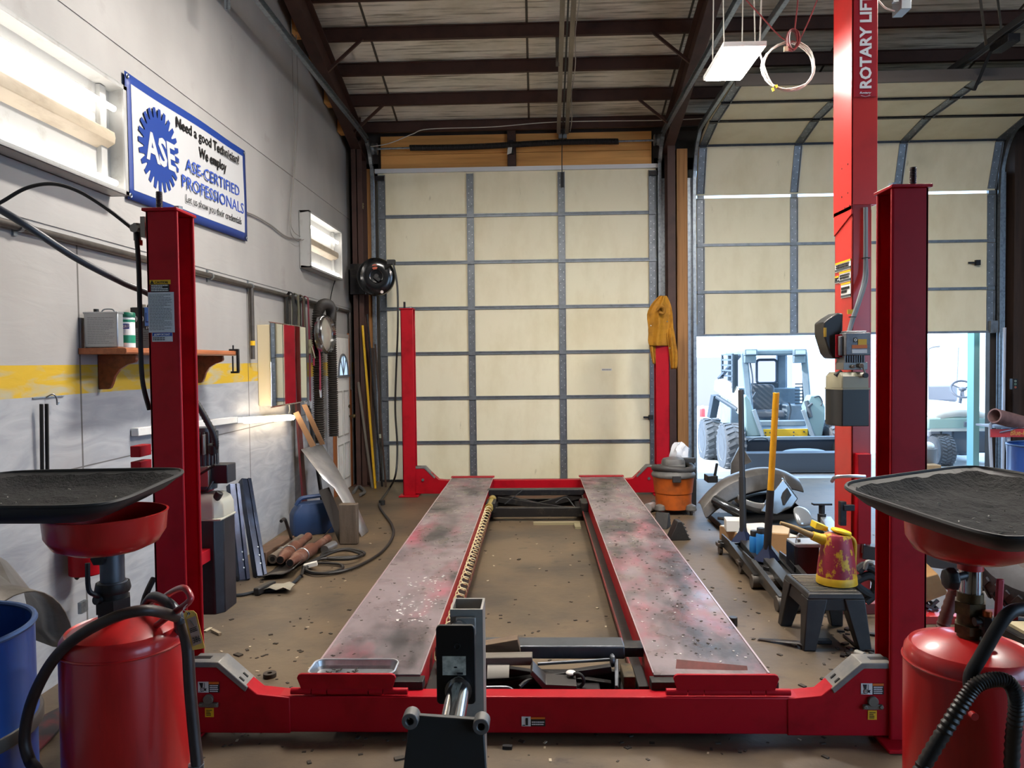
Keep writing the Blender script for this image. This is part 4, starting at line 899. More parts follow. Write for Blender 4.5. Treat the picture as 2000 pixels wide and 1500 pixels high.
# thin wires drooping down the wall
for pts, lb in (([(568, 0), (572, 160), (576, 300), (568, 420), (572, 450), (586, 462)], 'thin grey wire hanging down the wall beside the far tube light'),
                ([(578, 60), (582, 200), (576, 330), (566, 440), (580, 470), (596, 466)], 'second thin wire beside the far tube light, crossing the first')):
    b = MB(); b.tube(crv([P(x, y, X=WX+.05) for x, y in pts], 5), .004, 5); tag(b.build('wire', M('grey_wire', '#7c7872', .5)), lb, 'wire')
b = MB(); b.tube(crv([P(x, y, X=WX+.02) for x, y in [(482, 415), (500, 422), (530, 440), (560, 462), (597, 468)]], 5), .008, 6); tag(b.build('wire', M('grey_conduit', '#8a8783', .5)), 'grey wire from banner edge to the far tube light', 'wire')
b = MB(); b.tube(crv([P(x, y, X=WX+.03) for x, y in [(655, 545), (648, 570), (644, 600), (643, 660)]], 5), .006, 6); tag(b.build('wire', RUBBER), 'black lead hanging below the far tube light', 'wire')

# shelf
t = thing('wall_shelf', 'reddish stained wooden wall shelf on curved brackets', 'shelf', (WX, 4.85, 1.74))
SX = -2.252; b = MB(); b.box(WX+.002, SX, 4.09, 5.62, 1.722, 1.757); b.box(SX-.004, SX+.004, 4.09, 5.62, 1.728, 1.751); b.build('board', M('shelf_board', '#a9643c', .4, 0, n1=((25, 2, 25), '#8a4a28', .45, .7)), t, bevel=.003)
def bracket(y):
    pts = [(0, 0), (.225, 0), (.225, -.035)] + [(.225-.02-.125*(1-math.cos(a)), -.05-.085*math.sin(a)) for a in [PI/2*i/8 for i in range(1, 9)]]
    pts = [(0, 0), (.222, 0), (.226, -.03), (.215, -.045), (.17, -.058), (.125, -.085), (.095, -.125), (.082, -.165), (.07, -.19), (.055, -.198), (0, -.198)]
    b = MB(); b.prism([(WX+.003+x, y, 1.721+z) for x, z in pts], (0, .028, 0)); return b.build('bracket', WOOD, t, bevel=.004)
for y in (4.27, 4.92, 5.47): bracket(y)
def can_box(name, label, x0, x1, y0, y1, z0, h, mat):
    t = thing(name, label, 'can', ((x0+x1)/2, (y0+y1)/2, z0)); b = MB(); b.box(x0, x1, y0, y1, z0, z0+h); b.build('body', mat, t, bevel=.006); return t
zs = 1.758
t = can_box('solvent_can', 'silver rectangular metal can with small print at the shelf end', -2.495, -2.305, 4.11, 4.17, zs, .195, M('tinplate', '#a9acae', .35, .7))
b = MB(); b.box(-2.498, -2.302, 4.107, 4.173, zs+.188, zs+.198); b.build('top_seam', ALU, t, bevel=.002); b = MB(); b.cyl((-2.44, 4.14, zs+.196), (-2.44, 4.14, zs+.215), .014); b.build('cap', BLACK, t)
b = MB(); b.tube(crv([(-2.41, 4.14, zs+.197), (-2.395, 4.14, zs+.212), (-2.35, 4.14, zs+.212), (-2.335, 4.14, zs+.197)], 4), .004, 6); b.build('handle', GALV, t)
lines_of_print('label_print', (-2.40, 4.1095, zs+.095), RX, UPZ, .15, .15, 16, M('grey_print', '#6f7274', .5), t, 3, .25)
t = thing('wipes_tub', 'white and green wipes tub with green lid on the shelf', 'tub', (-2.372, 4.33, zs)); b = MB(); b.lathe([(.038, 0), (.042, .004), (.042, .185), (.039, .19)], (-2.372, 4.33, zs)); b.build('body', M('wipes_white', '#d3d8d6', .35), t)
b = MB(); b.lathe([(.0425, .03), (.0425, .075)], (-2.372, 4.33, zs), caps=(False, False)); b.lathe([(.0425, .15), (.0425, .165)], (-2.372, 4.33, zs), caps=(False, False)); b.build('green_band', M('wipes_green', '#1d8a68', .4), t)
b = MB(); b.lathe([(.044, .178), (.045, .182), (.045, .2), (.041, .207), (.01, .208)], (-2.372, 4.33, zs)); b.build('lid', M('lid_green', '#14614a', .4), t)
decal('label_band', (-2.362, 4.2865, zs+.125), (1, .05, 0), UPZ, .05, .03, M('label_purple', '#3c4f9c', .5), t); text('lettering', 'CLOROX', (-2.359, 4.2845, zs+.125), (1, .05, .12), UPZ, .058, .017, INKW, t, .0005, bold=.02)
t = can_box('thinner_can', 'black topped rectangular can lettered Shop on the shelf, tallest there', -2.475, -2.30, 4.56, 4.68, zs, .255, M('slate_can', '#5b6468', .4, .3))
decal('label_band', (-2.43, 4.559, zs+.19), RX, UPZ, .088, .125, INK, t); decal('label_band', (-2.345, 4.559, zs+.195), RX, UPZ, .085, .115, M('label_sky', '#4a78c0', .5), t)
text('lettering', 'Shop', (-2.432, 4.556, zs+.185), RX, UPZ, .08, .07, INKW, t, .0006, bold=.01); text('lettering', 'Line', (-2.343, 4.556, zs+.19), RX, UPZ, .075, .06, M('label_navy', '#1c2f66', .5), t, .0006)
decal('label_band', (-2.345, 4.558, zs+.128), RX, UPZ, .085, .024, INK, t); text('lettering', 'JX-101', (-2.345, 4.556, zs+.128), RX, UPZ, .07, .014, INKW, t, .0006)
lines_of_print('label_print', (-2.41, 4.559, zs+.075), RX, UPZ, .1, .06, 5, INK, t, 7, .2)
b = MB(); b.cyl((-2.43, 4.62, zs+.255), (-2.43, 4.62, zs+.275), .02); b.build('cap', M('tan_cap', '#6f6355', .5), t); b = MB(); b.tube(crv([(-2.40, 4.62, zs+.255), (-2.385, 4.62, zs+.28), (-2.33, 4.62, zs+.28), (-2.315, 4.62, zs+.255)], 4), .006, 6); b.build('handle', BLACK, t)
t = thing('c_clamp', 'small black clamp gripping the far end of the shelf', 'clamp', (-2.27, 5.62, 1.72)); b = MB(); b.box(-2.30, -2.23, 5.60, 5.625, 1.757, 1.772); b.box(-2.245, -2.228, 5.60, 5.625, 1.60, 1.77); b.box(-2.29, -2.23, 5.60, 5.625, 1.59, 1.605); b.cyl((-2.27, 5.61, 1.757), (-2.27, 5.61, 1.80), .006); b.build('frame', DARK, t, bevel=.002)
b = MB(); b.cyl((-2.275, 5.61, 1.605), (-2.275, 5.61, 1.72), .006); b.build('screw', DARK, t)
# black straps on a hook
t = thing('drive_belt', 'pair of long black belts hanging from a wire hook below the yellow stripe', 'belt', (WX+.03, 3.84, 1.3))
for dx in (-.006, .010):
    q = P(85, 800, X=WX+.04); b = MB(); b.bar((WX+.04+dx, q.y+dx, 1.47), (WX+.03+dx, q.y+dx, .95), .016, .008, (0, 1, 0)); b.build('belt', RUBBER, t)
b = MB(); b.tube(crv([(WX+.005, 3.80, 1.50), (WX+.03, 3.82, 1.515), (WX+.035, 3.84, 1.49), (WX+.03, 3.85, 1.46), (WX+.035, 3.86, 1.47)], 4), .004, 6); b.box(WX, WX+.006, 3.7, 3.95, 1.497, 1.503); b.build('hook', GALV, t)
q = P(174, 1102, X=WX+.12)
t = thing('wall_canister', 'small red cylindrical canister fixed low on the plywood wall', 'canister', (q.x, q.y, q.z)); b = MB(); b.cyl((WX+.105, q.y, q.z-.05), (WX+.105, q.y, q.z+.24), .085, n=28); b.build('body', RED, t, bevel=.006); b = MB(); b.cyl((WX+.06, q.y-.02, q.z-.07), (WX+.08, q.y-.02, q.z-.05), .012); b.build('nozzle', DARK, t)
q = P(170, 1150, X=WX+.01)
# arched grey fender leaning on the wall
t = thing('fender', 'arched bare grey fender panel leaning on the wall behind the blue drum', 'fender', (-2.3, 2.9, .6))
b = MB(); rows = []
for i in range(19):
    a = PI*(.02 + .96*i/18); cx, cy, cz = -2.36, 3.08, .30
    rr = .40 + (.10 if i < 8 else .05)*max(0, math.sin(a))
    rows.append([(cx+.10*math.cos(a)*0+.16, cy+.40*math.cos(a), cz+.40*math.sin(a)), (cx+.05, cy+.41*math.cos(a), cz+.43*math.sin(a)), (cx-.08, cy+(.42)*math.cos(a)+(.10 if i < 9 else 0)*math.sin(a), cz+rr*math.sin(a)+.04)])
b.sheet(rows); b.build('arch', M('bare_fender', '#8d8983', .3, .5, n1=(5, '#6d675f', .4, .7)), t, solid=.006)
q = P(162, 1185, X=WX+.08); b = MB(); b.box(q.x-.01, q.x+.01, q.y-.03, q.y+.03, q.z-.03, q.z+.03); b.build('mounting_tab', GALV, t)
o = MB().prism([P(52, 1492, Z=.012), P(118, 1425, Z=.012), P(125, 1380, Z=.03), P(60, 1412, Z=.03)], (0, 0, .008)); tag(o.build('shop_mat', M('red_black_mat', '#5a1318', .6, 0, n1=(4, '#1d1a1d', .42, .55))), 'red and black folded mat on the floor between blue drum and oil drain', 'mat')

# mirror cabinet
t = thing('mirror_cabinet', 'cream cabinet with mirrored doors on the wall above the lit tube', 'cabinet', (WX, 7.22, 1.64))
y0, y1, z0, z1 = 6.76, 7.72, 1.27, 2.03; xf = -2.392
b = MB(); b.box(WX+.002, xf-.012, y0+.01, y1-.01, z0+.01, z1-.02); b.build('case', M('cream_case', '#cdbf9c', .5), t, bevel=.004)
yy = [y0, y0+.30, y0+.64, y1]
for i in range(3):
    b = MB(); b.box(xf-.010, xf, yy[i]+.002, yy[i+1]-.002, z0, z1, rot=(0, 0, -.028), piv=(xf, y0, z0)); d_ = b.build('mirror_door', M('mirror_silver', '#e6eae8', .03, 1), t, bevel=.008, seg=1)
b = MB(); b.box(xf-.014, xf-.009, y0, y1, z0-.012, z0); b.box(xf-.014, xf-.009, y0, y1, z1, z1+.008); b.build('edge_trim', CHROME, t)
# lit shop light and raceway
q0, q1 = P(478, 822, X=WX+.07), P(570, 814, X=WX+.07)
t = thing('shop_light', 'lit tube shop light low on the wall below the mirror cabinet', 'tube light', (WX+.05, 6.9, 1.16))
b = MB(); b.bar((WX+.03, q0.y-.12, 1.195), (WX+.03, q1.y+.03, 1.125), .06, .05); b.build('housing', WHITE, t, bevel=.004)
b = MB(); b.cyl((WX+.075, q0.y, 1.185), (WX+.075, q1.y, 1.118), .026, n=14); b.build('lit_tube', M('lit_led_tube', '#ffffff', .4, emit=('#ffe6c4', 26)), t)
b = MB(); b.tube(crv([(WX+.03, q1.y+.03, 1.16), (WX+.03, q1.y+.06, 1.2), (WX+.02, q1.y+.06, 1.27)], 4), .005, 5); b.box(WX, WX+.03, q1.y, q1.y+.12, 1.27, 1.30); b.build('cord', WPLAST, t)
b = MB(); b.bar((WX+.03, 4.6, 1.245), (WX+.03, q0.y-.1, 1.2), .05, .05); tag(b.build('raceway', WHITE, bevel=.004), 'white unlit strip fixture on the wall beside the lit shop light', 'strip')

# entry door in the wall
t = thing('door_3', 'white panelled entry door with a fan window, hinged in the white wall', 'door', (WX, 9.8, 0)); t['kind'] = 'structure'
y0, y1, zt_ = 9.33, 10.02, 1.98; xd = WX+.022
b = MB(); b.box(WX, xd, y0, y1, .01, zt_); b.build('door_leaf', M('white_door', '#e2e0db', .5, 0, n1=((4, 4, 2), '#b9b4aa', .5, .8)), t)
b = MB()
for (a, c, z0, z1) in ((.07, .31, .15, .62), (.38, .62, .15, .62), (.07, .31, .72, 1.30), (.38, .62, .72, 1.30)):
    for (p, q, r, s) in ((a, c, z0, z0+.015), (a, c, z1-.015, z1), (a, a+.012, z0, z1), (c-.012, c, z0, z1)): b.box(xd, xd+.008, y0+p, y0+q, r, s)
b.build('panel_moulding', M('grey_moulding', '#a9a6a0', .5), t)
cy, cz, r = y0+.36, 1.50, .23; b = MB(); pts = [(xd+.001, cy+r*math.cos(a), cz+r*1.15*math.sin(a)) for a in [PI*i/16 for i in range(17)]]
b.prism(pts, (.004, 0, 0)); b.build('fan_window', M('lit_daylight_pane', '#bcd6ee', .15, emit=('#b8d8f4', .85)), t)  # pane glows by itself, in place of daylight behind the door
b = MB(); b.tube([V(p)+V((.008, 0, 0)) for p in pts], .014, 6); b.box(xd, xd+.03, cy-r-.03, cy+r+.03, cz-.025, cz)
for a in (PI*.3, PI*.5, PI*.7): b.bar((xd+.008, cy, cz), (xd+.008, cy+r*math.cos(a), cz+r*1.15*math.sin(a)), .012, .012, (1, 0, 0))
b.build('window_frame', M('lead_came', '#5c6066', .5), t)
b = MB(); b.cyl((xd, y1-.06, .95), (xd+.05, y1-.06, .95), .012); b.ball((xd+.07, y1-.06, .95), .028); b.cyl((xd, y1-.06, 1.08), (xd+.02, y1-.06, 1.08), .025); b.build('door_knob', M('old_brass'), t)
b = MB(); b.box(WX, WX+.03, y1+.004, y1+.09, 0, zt_+.07); b.box(WX, WX+.03, y0-.09, y0-.004, 0, zt_+.07); b.build('door_casing', M('varnished_casing', '#8f5226', .5, 0, n1=((25, 25, 1), '#6d3a18', .4, .7)), t, bevel=.003)
b = MB(); b.box(WX, WX+.025, y0-.09, y1+.09, zt_+.004, zt_+.05); b.build('door_header', M('grey_moulding'), t)

# corrugated exhaust hoses looped over the conduit
xh = WX+.13
t = thing('exhaust_hose', 'black corrugated exhaust hose looped over the conduit, hanging to waist height', 'exhaust hose', (xh, 8.5, 2.2))
pts = crv([(xh, 8.22, .78), (xh, 8.22, 1.5), (xh, 8.22, 2.1), (xh+.02, 8.3, 2.28), (xh+.04, 8.5, 2.32), (xh+.03, 8.68, 2.26), (xh, 8.78, 2.05), (xh, 8.80, 1.5), (xh, 8.80, .80)], 24)
d_ = [0]
for i in range(1, len(pts)): d_.append(d_[-1]+(pts[i]-pts[i-1]).length)
L_ = d_[-1]; n = int(L_/.0125); samp = []; j = 0
for i in range(n+1):
    s = L_*i/n
    while j < len(d_)-2 and d_[j+1] < s: j += 1
    f = (s-d_[j])/max(1e-6, d_[j+1]-d_[j]); samp.append(pts[j].lerp(pts[j+1], f))
b = MB(); b.tube(samp, .06, 14, rf=lambda i: .062 if i % 2 else .046); b.build('corrugated_tube', M('corrugated_rubber', '#2e2924', .55), t, ang=20)
t = thing('round_dish', 'round dish with shiny chrome rim hung over the corrugated hose', 'dish', (xh+.1, 8.66, 2.06))
c = P(637, 653, X=xh+.1); ax = V((1, -.12, .03))
b = MB(); b.lathe([(.0, .0), (.13, .012), (.185, -.02), (.19, .0), (.20, .03), (.205, .02), (.215, -.01), (.21, -.05), (.18, -.06)], c, ax, 40, caps=(False, False)); b.build('rim', CHROME, t)
b = MB(); b.lathe([(.001, .03), (.08, .024), (.15, .008), (.185, -.012)], c, ax, 32, caps=(False, False)); b.build('face', M('dusty_glass', '#a8a49b', .2, .5), t)
# ratchet straps
def strap(label, y, ztop, zbot, col, w=.045, x=WX+.09, hook=True, ratchet=None):
    t = thing('ratchet_strap', label, 'strap', (x, y, ztop), 'straps hung over the conduit')
    b = MB(); pts = [(x-.05, y, ztop-.35), (x-.045, y, ztop-.02), (x-.02, y, ztop+.012), (x+.01, y, ztop-.01), (x+.015, y+.01, (ztop+zbot)/2), (x+.012, y+.005, zbot)]
    for p, q in zip(pts, pts[1:]): b.bar(p, q, w, .005, (1, 0, 0))
    b.build('webbing', M('web_'+col, col, .7), t, smooth=False)
    if hook:
        b = MB(); b.tube([(x+.012, y-.02, zbot+.01), (x+.014, y, zbot-.07), (x+.012, y+.03, zbot-.075), (x+.012, y+.035, zbot+.01)], .006, 6); b.build('hook', M('bright_rim'), t)
    if ratchet:
        b = MB(); b.box(x+.012, x+.035, y-.025, y+.025, ratchet-.09, ratchet+.06); b.cyl((x+.03, y-.04, ratchet), (x+.03, y+.04, ratchet), .016); b.bar((x+.03, y, ratchet), (x+.06, y+.03, ratchet-.14), .03, .012); b.build('ratchet', M('pale_ratchet', '#9a9478', .45, .5), t, bevel=.002)
strap('black webbing strap hung closest to the mirror cabinet', 7.50, 2.36, 2.02, '#1c1c1d', .07, hook=False)
strap('olive webbing strap hung between black strap and maroon strap', 7.66, 2.36, 1.98, '#5d5a48', .05)
strap('brown thin strap hanging beside the mirror edge', 7.84, 2.36, 1.25, '#4d4032', .035)
strap('long maroon ratchet strap with pale ratchet', 8.0, 2.36, 1.25, '#6d1f30', .04, ratchet=1.85)
strap('maroon strap ending in a bright triangular hook beside the corrugated hose', 8.10, 1.98, 1.36, '#8a2440', .05, x=WX+.17)
strap('dark grey strap with bunched end beside the corrugated hose', 7.93, 2.36, 1.12, '#35322f', .05, x=WX+.07)
# cardboard strips and red board behind the sheet
o = MB().bar(P(578, 805, X=WX+.10), P(612, 872, X=WX+.25), .06, .008, (0, 1, .3)); tag(o.build('cardboard_strip', M('cardboard_dull', '#795c42', .75)), 'tall cardboard strip leaning on the wall behind the metal sheet', 'cardboard')
o = MB().bar(P(594, 790, X=WX+.22), P(630, 868, X=WX+.32), .05, .008, (0, 1, .3)); tag(o.build('cardboard_strip', M('cardboard_pale', '#86664a', .75)), 'paler cardboard strip crossing in front of the other strip', 'cardboard')
q = P(582, 955, X=WX+.1)
o = MB().bar((WX+.14, 7.65, .02), (WX+.05, 7.72, 1.32), .12, .02, (1, 0, 0)); tag(o.build('board', M('maroon_board', '#4d0f18', .5)), 'maroon painted board standing on end behind the blue fuel can', 'board')
o = MB().bar((WX+.22, 8.05, .0), (WX+.05, 8.1, 1.2), .03, .03); tag(o.build('pry_bar', DARK), 'thin black bar standing on end against the wall under the straps', 'bar')

# ------------------------------------------------------------------ hose reel
c = P(735, 540, Y=9.75); ax = V((.22, -1, -.02)).normalized()
t = thing('hose_reel', 'black round hose reel mounted high beside the closed overhead door', 'hose reel', tuple(c))
b = MB(); b.lathe([(.07, .02), (.13, .03), (.20, .018), (.235, .0), (.245, -.02), (.245, -.035), (.23, -.045), (.12, -.05)], c, ax, 44); b.build('front_flange', M('gloss_black', '#0d0f11', .2, coat=.5), t)
b = MB(); b.lathe([(.12, -.04), (.2, -.045), (.2, -.13), (.12, -.135)], c, ax, 40); b.build('wound_hose', RUBBER, t)
b = MB(); b.lathe([(.1, -.13), (.235, -.135), (.245, -.15), (.235, -.165), (.1, -.17)], c, ax, 40); b.build('rear_flange', M('gloss_black'), t)
b = MB(); b.torus(c+ax*.012, ax, .16, .012, 36, 6); b.torus(c+ax*.025, ax, .085, .008, 30, 6); b.build('pressed_ring', M('gloss_black'), t)
x_, y_ = MB().frame(ax); 
b = MB(); b.bar(c+ax*.045+V((-.03, 0, .0)), c+ax*.05+V((.045, 0, -.06)), .045, .03, ax); b.cyl(c+ax*.03, c+ax*.07, .03); b.build('swivel_arm', M('satin_black'), t, bevel=.004)
b = MB(); b.lathe([(.001, .0015), (.036, .001)], c+ax*.034+V((-.02, 0, .12)), ax, 20, caps=(False, False)); b.build('emblem', M('emblem_orange', '#a8431e', .4), t)
b = MB(); b.lathe([(.001, .0005), (.02, 0)], c+ax*.012+V((.07, 0, -.2)), ax, 20, caps=(False, False)); b.build('round_sticker', M('sticker_pale', '#cfc4bd', .5), t)
b = MB(); b.bar(c-ax*.17, V((-2.36, 10.1, c.z)), .10, .08); b.box(-2.46, -2.26, 10.01, 10.06, c.z-.2, c.z+.2); b.build('mount', DARK, t)
g = P(764, 512, Y=9.7); b = MB(); b.box(g.x-.05, g.x+.05, g.y-.03, g.y+.05, g.z-.03, g.z+.03); b.bar(g, c-ax*.1, .03, .05); b.build('hose_guide', BLACK, t, bevel=.004)
pts = [P(768, 515, Y=9.66), P(776, 560, Y=9.64), P(777, 640, Y=9.62), P(774, 720, Y=9.6), P(772, 800, Y=9.55), P(776, 870, Y=9.45), P(773, 925, Y=9.3)]
pts += [P(760, 955, Z=.05), P(742, 982, Z=.02), P(748, 1000, Z=.02), P(764, 1022, Z=.02), P(768, 1046, Z=.02), P(745, 1078, Z=.02), P(700, 1105, Z=.02), P(655, 1118, Z=.02), P(610, 1120, Z=.02), P(592, 1108, Z=.02), P(620, 1100, Z=.02), P(664, 1102, Z=.02), P(666, 1112, Z=.02), P(630, 1120, Z=.025), P(598, 1112, Z=.03), P(625, 1092, Z=.03), P(690, 1088, Z=.02), P(712, 1080, Z=.02), P(680, 1072, Z=.02), P(634, 1080, Z=.02), P(632, 1090, Z=.02), P(680, 1092, Z=.045), P(706, 1083, Z=.045), P(670, 1074, Z=.045), P(632, 1086, Z=.045), P(600, 1102, Z=.03), P(588, 1125, Z=.025)]
b = MB(); b.tube(crv(pts, 7), .0125, 8); tag(b.build('air_hose', M('black_air_hose', '#1b1a1a', .5)), 'long black hose dropping from the reel and coiled on the concrete floor', 'hose')

# ------------------------------------------------------------------ standing things in the corner by the closed door
for i, (xb, yb, xt, zt2, r, mat, lb) in enumerate((
    (-2.14, 9.95, -2.30, 2.15, .016, YEL, 'yellow pole leaning in the dark corner by the closed overhead door'),
    (-2.08, 10.1, -2.24, 2.3, .014, DARK, 'black iron pipe leaning beside the yellow pole'),
    (-2.02, 10.05, -2.14, 1.9, .012, M('brown_stick', '#3f2e24', .7), 'thin brown stick leaning between yellow pole and door track'),
    (-2.19, 10.0, -2.38, 1.4, .018, M('grey_stick', '#6e675e', .7), 'short greyish wooden stick leaning in the corner beside the entry door'))):
    b = MB(); b.cyl((xb, yb-.08, .0), (xt, 9.99+.012*i, zt2), r, n=12); tag(b.build('pole', mat), lb, 'pole')
o = MB().bar((-2.20, 10.06, .0), (-2.21, 10.22, 1.85), .12, .035, (1, 0, 0)); tag(o.build('plank', M('dark_plank', '#3d2b20', .7, 0, n1=((20, 20, 1), '#2a1d15', .4, .7))), 'dark brown plank standing on end beside the entry door', 'plank')
o = MB().bar((-2.40, 9.85, 1.28), (-2.40, 9.85, 1.42), .1, .12); 
o.bm.free()
q = P(697, 965, Z=.03); o = MB().tube(crv([P(690, 962, Z=.02), P(700, 950, Z=.03), P(712, 960, Z=.02), P(704, 966, Z=.04)], 5), .02); tag(o.build('rag', M('grey_rag', '#4c4a48', .8)), 'dark crumpled rag on the floor at the foot of the leaning poles', 'rag')
q = P(800, 640, Y=10)
b = MB(); q = P(741, 851, Y=10.3); b.box(q.x-.03, q.x+.03, 10.27, 10.33, q.z-.03, q.z+.02); tag(b.build('sensor', M('sensor_pale', '#b9bba2', .4)), 'small pale door sensor on the track behind the hose', 'sensor')
b = MB(); q = P(746, 986, Z=0); b.cyl(q, q+V((0, 0, .055)), .036); tag(b.build('cap', RUBBER, bevel=.004), 'short black round plug on the floor near the far red column', 'plug')
# crumpled twine on the wall corner
b = MB(); q = P(703, 405, Y=10.3); b.tube(crv([q+V((.06*math.cos(i*1.9), -.03, .05*math.sin(i*2.7))) for i in range(14)], 4), .006, 5); tag(b.build('twine', M('twine', '#8f8461', .7)), 'loose knot of pale twine on the corner post above the reel', 'twine')

# ------------------------------------------------------------------ floor beside the wall
BARM = M('blue_black_bar', '#20293c', .25, .5, n1=(5, '#34435e', .45, .7))
for (bx, by, tx, ty, lb) in ((P(478, 1135, Z=0).x, P(478, 1135, Z=0).y, P(458, 945, X=WX+.10), 0, 'blue-black steel channel bar leaning on the wall next to the oil tank'), (P(512, 1128, Z=0).x, P(512, 1128, Z=0).y, P(481, 935, X=WX+.08), 0, 'second blue-black channel bar leaning on the wall, shinier one')):
    p0, p1 = V((bx, by, .01)), V(tx); d = (p1-p0).normalized(); t = thing('steel_bar', lb, 'steel bar', (bx, by, 0))
    nrm = V((.75, -.66, .3)); nrm = (nrm-d*nrm.dot(d)).normalized(); sd = d.cross(nrm)
    b = MB(); b.bar(p0, p1, .085, .012, nrm); b.bar(p0-nrm*.03+sd*.04, p1-nrm*.03+sd*.04, .008, .06, nrm); b.bar(p0-nrm*.03-sd*.04, p1-nrm*.03-sd*.04, .008, .06, nrm); b.bar(p0+nrm*.012+sd*.022, p1+nrm*.012+sd*.022, .03, .012, nrm); b.build('channel', BARM, t, bevel=.003)
    b = MB()
    for f in (.12, .2, .28): q = p0+(p1-p0)*f+nrm*.007; b.cyl(q, q+nrm*.004, .006, n=8)
    b.build('rivet', GALV, t)
t = thing('fuel_can', 'blue plastic fuel can standing on the floor under the straps', 'fuel can', tuple(P(604, 1045, Z=0)))
q = P(604, 1045, Z=0); w2, d2_, h = .20, .11, .30
b = MB(); rows = []
rot = Matrix.Rotation(.5, 3, 'Z')
for f, s in ((0, .94), (.03, 1), (.62, 1), (.78, .9), (.93, .72), (1, .66)):
    pts = rrect(-w2*s, w2*s, -d2_*(s*.5+.5), d2_*(s*.5+.5), .03, h*f, 3); rows.append([b.bm.verts.new(q+V((0, .1, 0))+rot@p) for p in pts])
b.skin(rows); b.build('body', M('blue_can', '#22395f', .45, 0, n1=(6, '#1a2b48', .5, .75)), t, bevel=.004)
b = MB(); hp = [(-.15, 0, h-.02), (-.1, 0, h+.045), (.02, 0, h+.055), (.10, 0, h+.05), (.14, 0, h-.03)]; b.tube([q+V((0, .1, 0))+rot@V(p) for p in crv(hp, 5)], .02, 8); b.build('handle', M('blue_can'), t)
b = MB(); k = q+V((0, .1, 0))+rot@V((.16, 0, h-.06)); b.cyl(k, k+V((.02, 0, .06)), .03); b.build('cap', BLACK, t)
b = MB(); b.torus(q+V((0, .1, 0))+rot@V((0, 0, h*.72)), (0, 0, 1), .17, .006, 4, 4); b.bm.free()
# metal sheet leaning on the wall
t = thing('metal_sheet', 'pale grey metal sheet leaning from the floor to the wall by the entry door', 'metal sheet', (-1.9, 7.6, 0))
A = P(588, 878, X=-2.40); B_ = P(628, 866, X=-2.36); C_ = P(720, 1038, Z=.004); D_ = P(702, 1052, Z=.004)
E_ = P(632, 950, X=-2.05); F_ = P(627, 952, X=-2.07)
b = MB(); rows = []
for i in range(9):
    f = i/8; l = A.lerp(D_, f); r_ = B_.lerp(C_, f)
    if f > .42: l = l.lerp(r_, .24)
    bulge = V((.03, -.03, .05))*math.sin(f*PI)*.6
    rows.append([l+bulge, l.lerp(r_, .5)+bulge*1.3, r_+bulge])
b.sheet(rows); b.build('sheet', M('pale_sheet', '#a9aaac', .35, .6, n1=(4, '#8a8b8e', .4, .7)), t, solid=.004)
t = tag(MB().prism([P(622, 958, X=-2.1), P(640, 952, X=-2.1), P(664, 1012, X=-1.9), P(662, 1060, Z=.01), P(650, 1030, Z=.1)], (.01, .02, 0)).build('dark_panel', M('dark_panel', '#1f1b1a', .5)), 'dark panel edge tucked behind the leaning metal sheet', 'panel')
q = P(680, 1064, Z=0); t = tag(MB().box(q.x-.082, q.x+.082, q.y, q.y+.09, 0, .37).build('wood_block', M('grey_block', '#5c4f42', .75, 0, n1=((20, 20, 2), '#453a30', .4, .7), bump=(20, .3)), bevel=.008), 'upright dark wooden block in front of the leaning metal sheet', 'wood block')
o = MB().bar(P(505, 1092, Z=.06), P(562, 1058, Z=.06), .13, .11); tag(o.build('timber', M('brown_timber', '#5d4434', .75, 0, n1=((12, 12, 12), '#43301f', .4, .7)), bevel=.006), 'short brown timber lying at the wall foot behind the rusty pipes', 'timber')
# black curled sheet with pipes on it
t = thing('rubber_sheet', 'curled black sheet on the floor under the rusty exhaust pipes', 'sheet', tuple(P(575, 1110, Z=0)))
b = MB(); rows = []
for i in range(9):
    f = i/8
    l = P(505, 1134, Z=.006).lerp(P(592, 1072, Z=.006), f); r_ = P(575, 1128, Z=.006).lerp(P(650, 1040, Z=.006), f); rows.append([])
    for j in range(7):
        g_ = j/6; p = l.lerp(r_, g_); p.z = .008 + .09*max(0, g_-.62)**1.5*3 + .05*max(0, .25-f)*4*max(0, .8-abs(g_-.4)); rows[-1].append(p)
b.sheet(rows); b.build('sheet', M('black_sheet', '#24201e', .45), t, solid=.005)
PIPE = M('rusty_pipe', '#6b4436', .55, .35, n1=(9, '#8f7466', .5, .72), n2=(14, '#3f2a22', .58, .74))
def pipe_thing(label, x0, y0, x1, y1, r, z, mat=PIPE, bulge=True):
    t = thing('exhaust_pipe', label, 'exhaust pipe', tuple(P(x0, y0, Z=0)), 'exhaust pipes on the black sheet'); a, e = P(x0, y0, Z=z), P(x1, y1, Z=z); d = e-a
    L_ = d.length; pr = [(r*.55, 0), (r*.6, 0), (r*.62, L_*.08), (r, L_*.16), (r, L_*.55), (r*.6, L_*.62), (r*.62, L_*.95), (r*.7, L_)] if bulge else [(r*.9, 0), (r, .01), (r, L_)]
    b = MB(); b.lathe(pr, a, d, 22); b.build('pipe', mat, t); b = MB(); b.lathe([(r*.5, -.001), (r*.5, .001)], a, d, 18); b.build('open_end', INK, t)
    b = MB(); q = a+d*.3; b.torus(q, d, r*1.02, .006, 22, 6); b.build('clamp_band', GALV, t)
pipe_thing('rusty exhaust pipe lying closest to the black sheet edge', 566, 1100, 640, 1052, .055, .075)
pipe_thing('rusty exhaust pipe in the middle of the trio on the black sheet', 547, 1094, 602, 1048, .055, .075)
pipe_thing('greyish plain exhaust pipe beside the brown timber', 532, 1092, 590, 1052, .042, .06, M('grey_pipe', '#6f665d', .5, .4, n1=(9, '#4a3f36', .5, .7)), False)
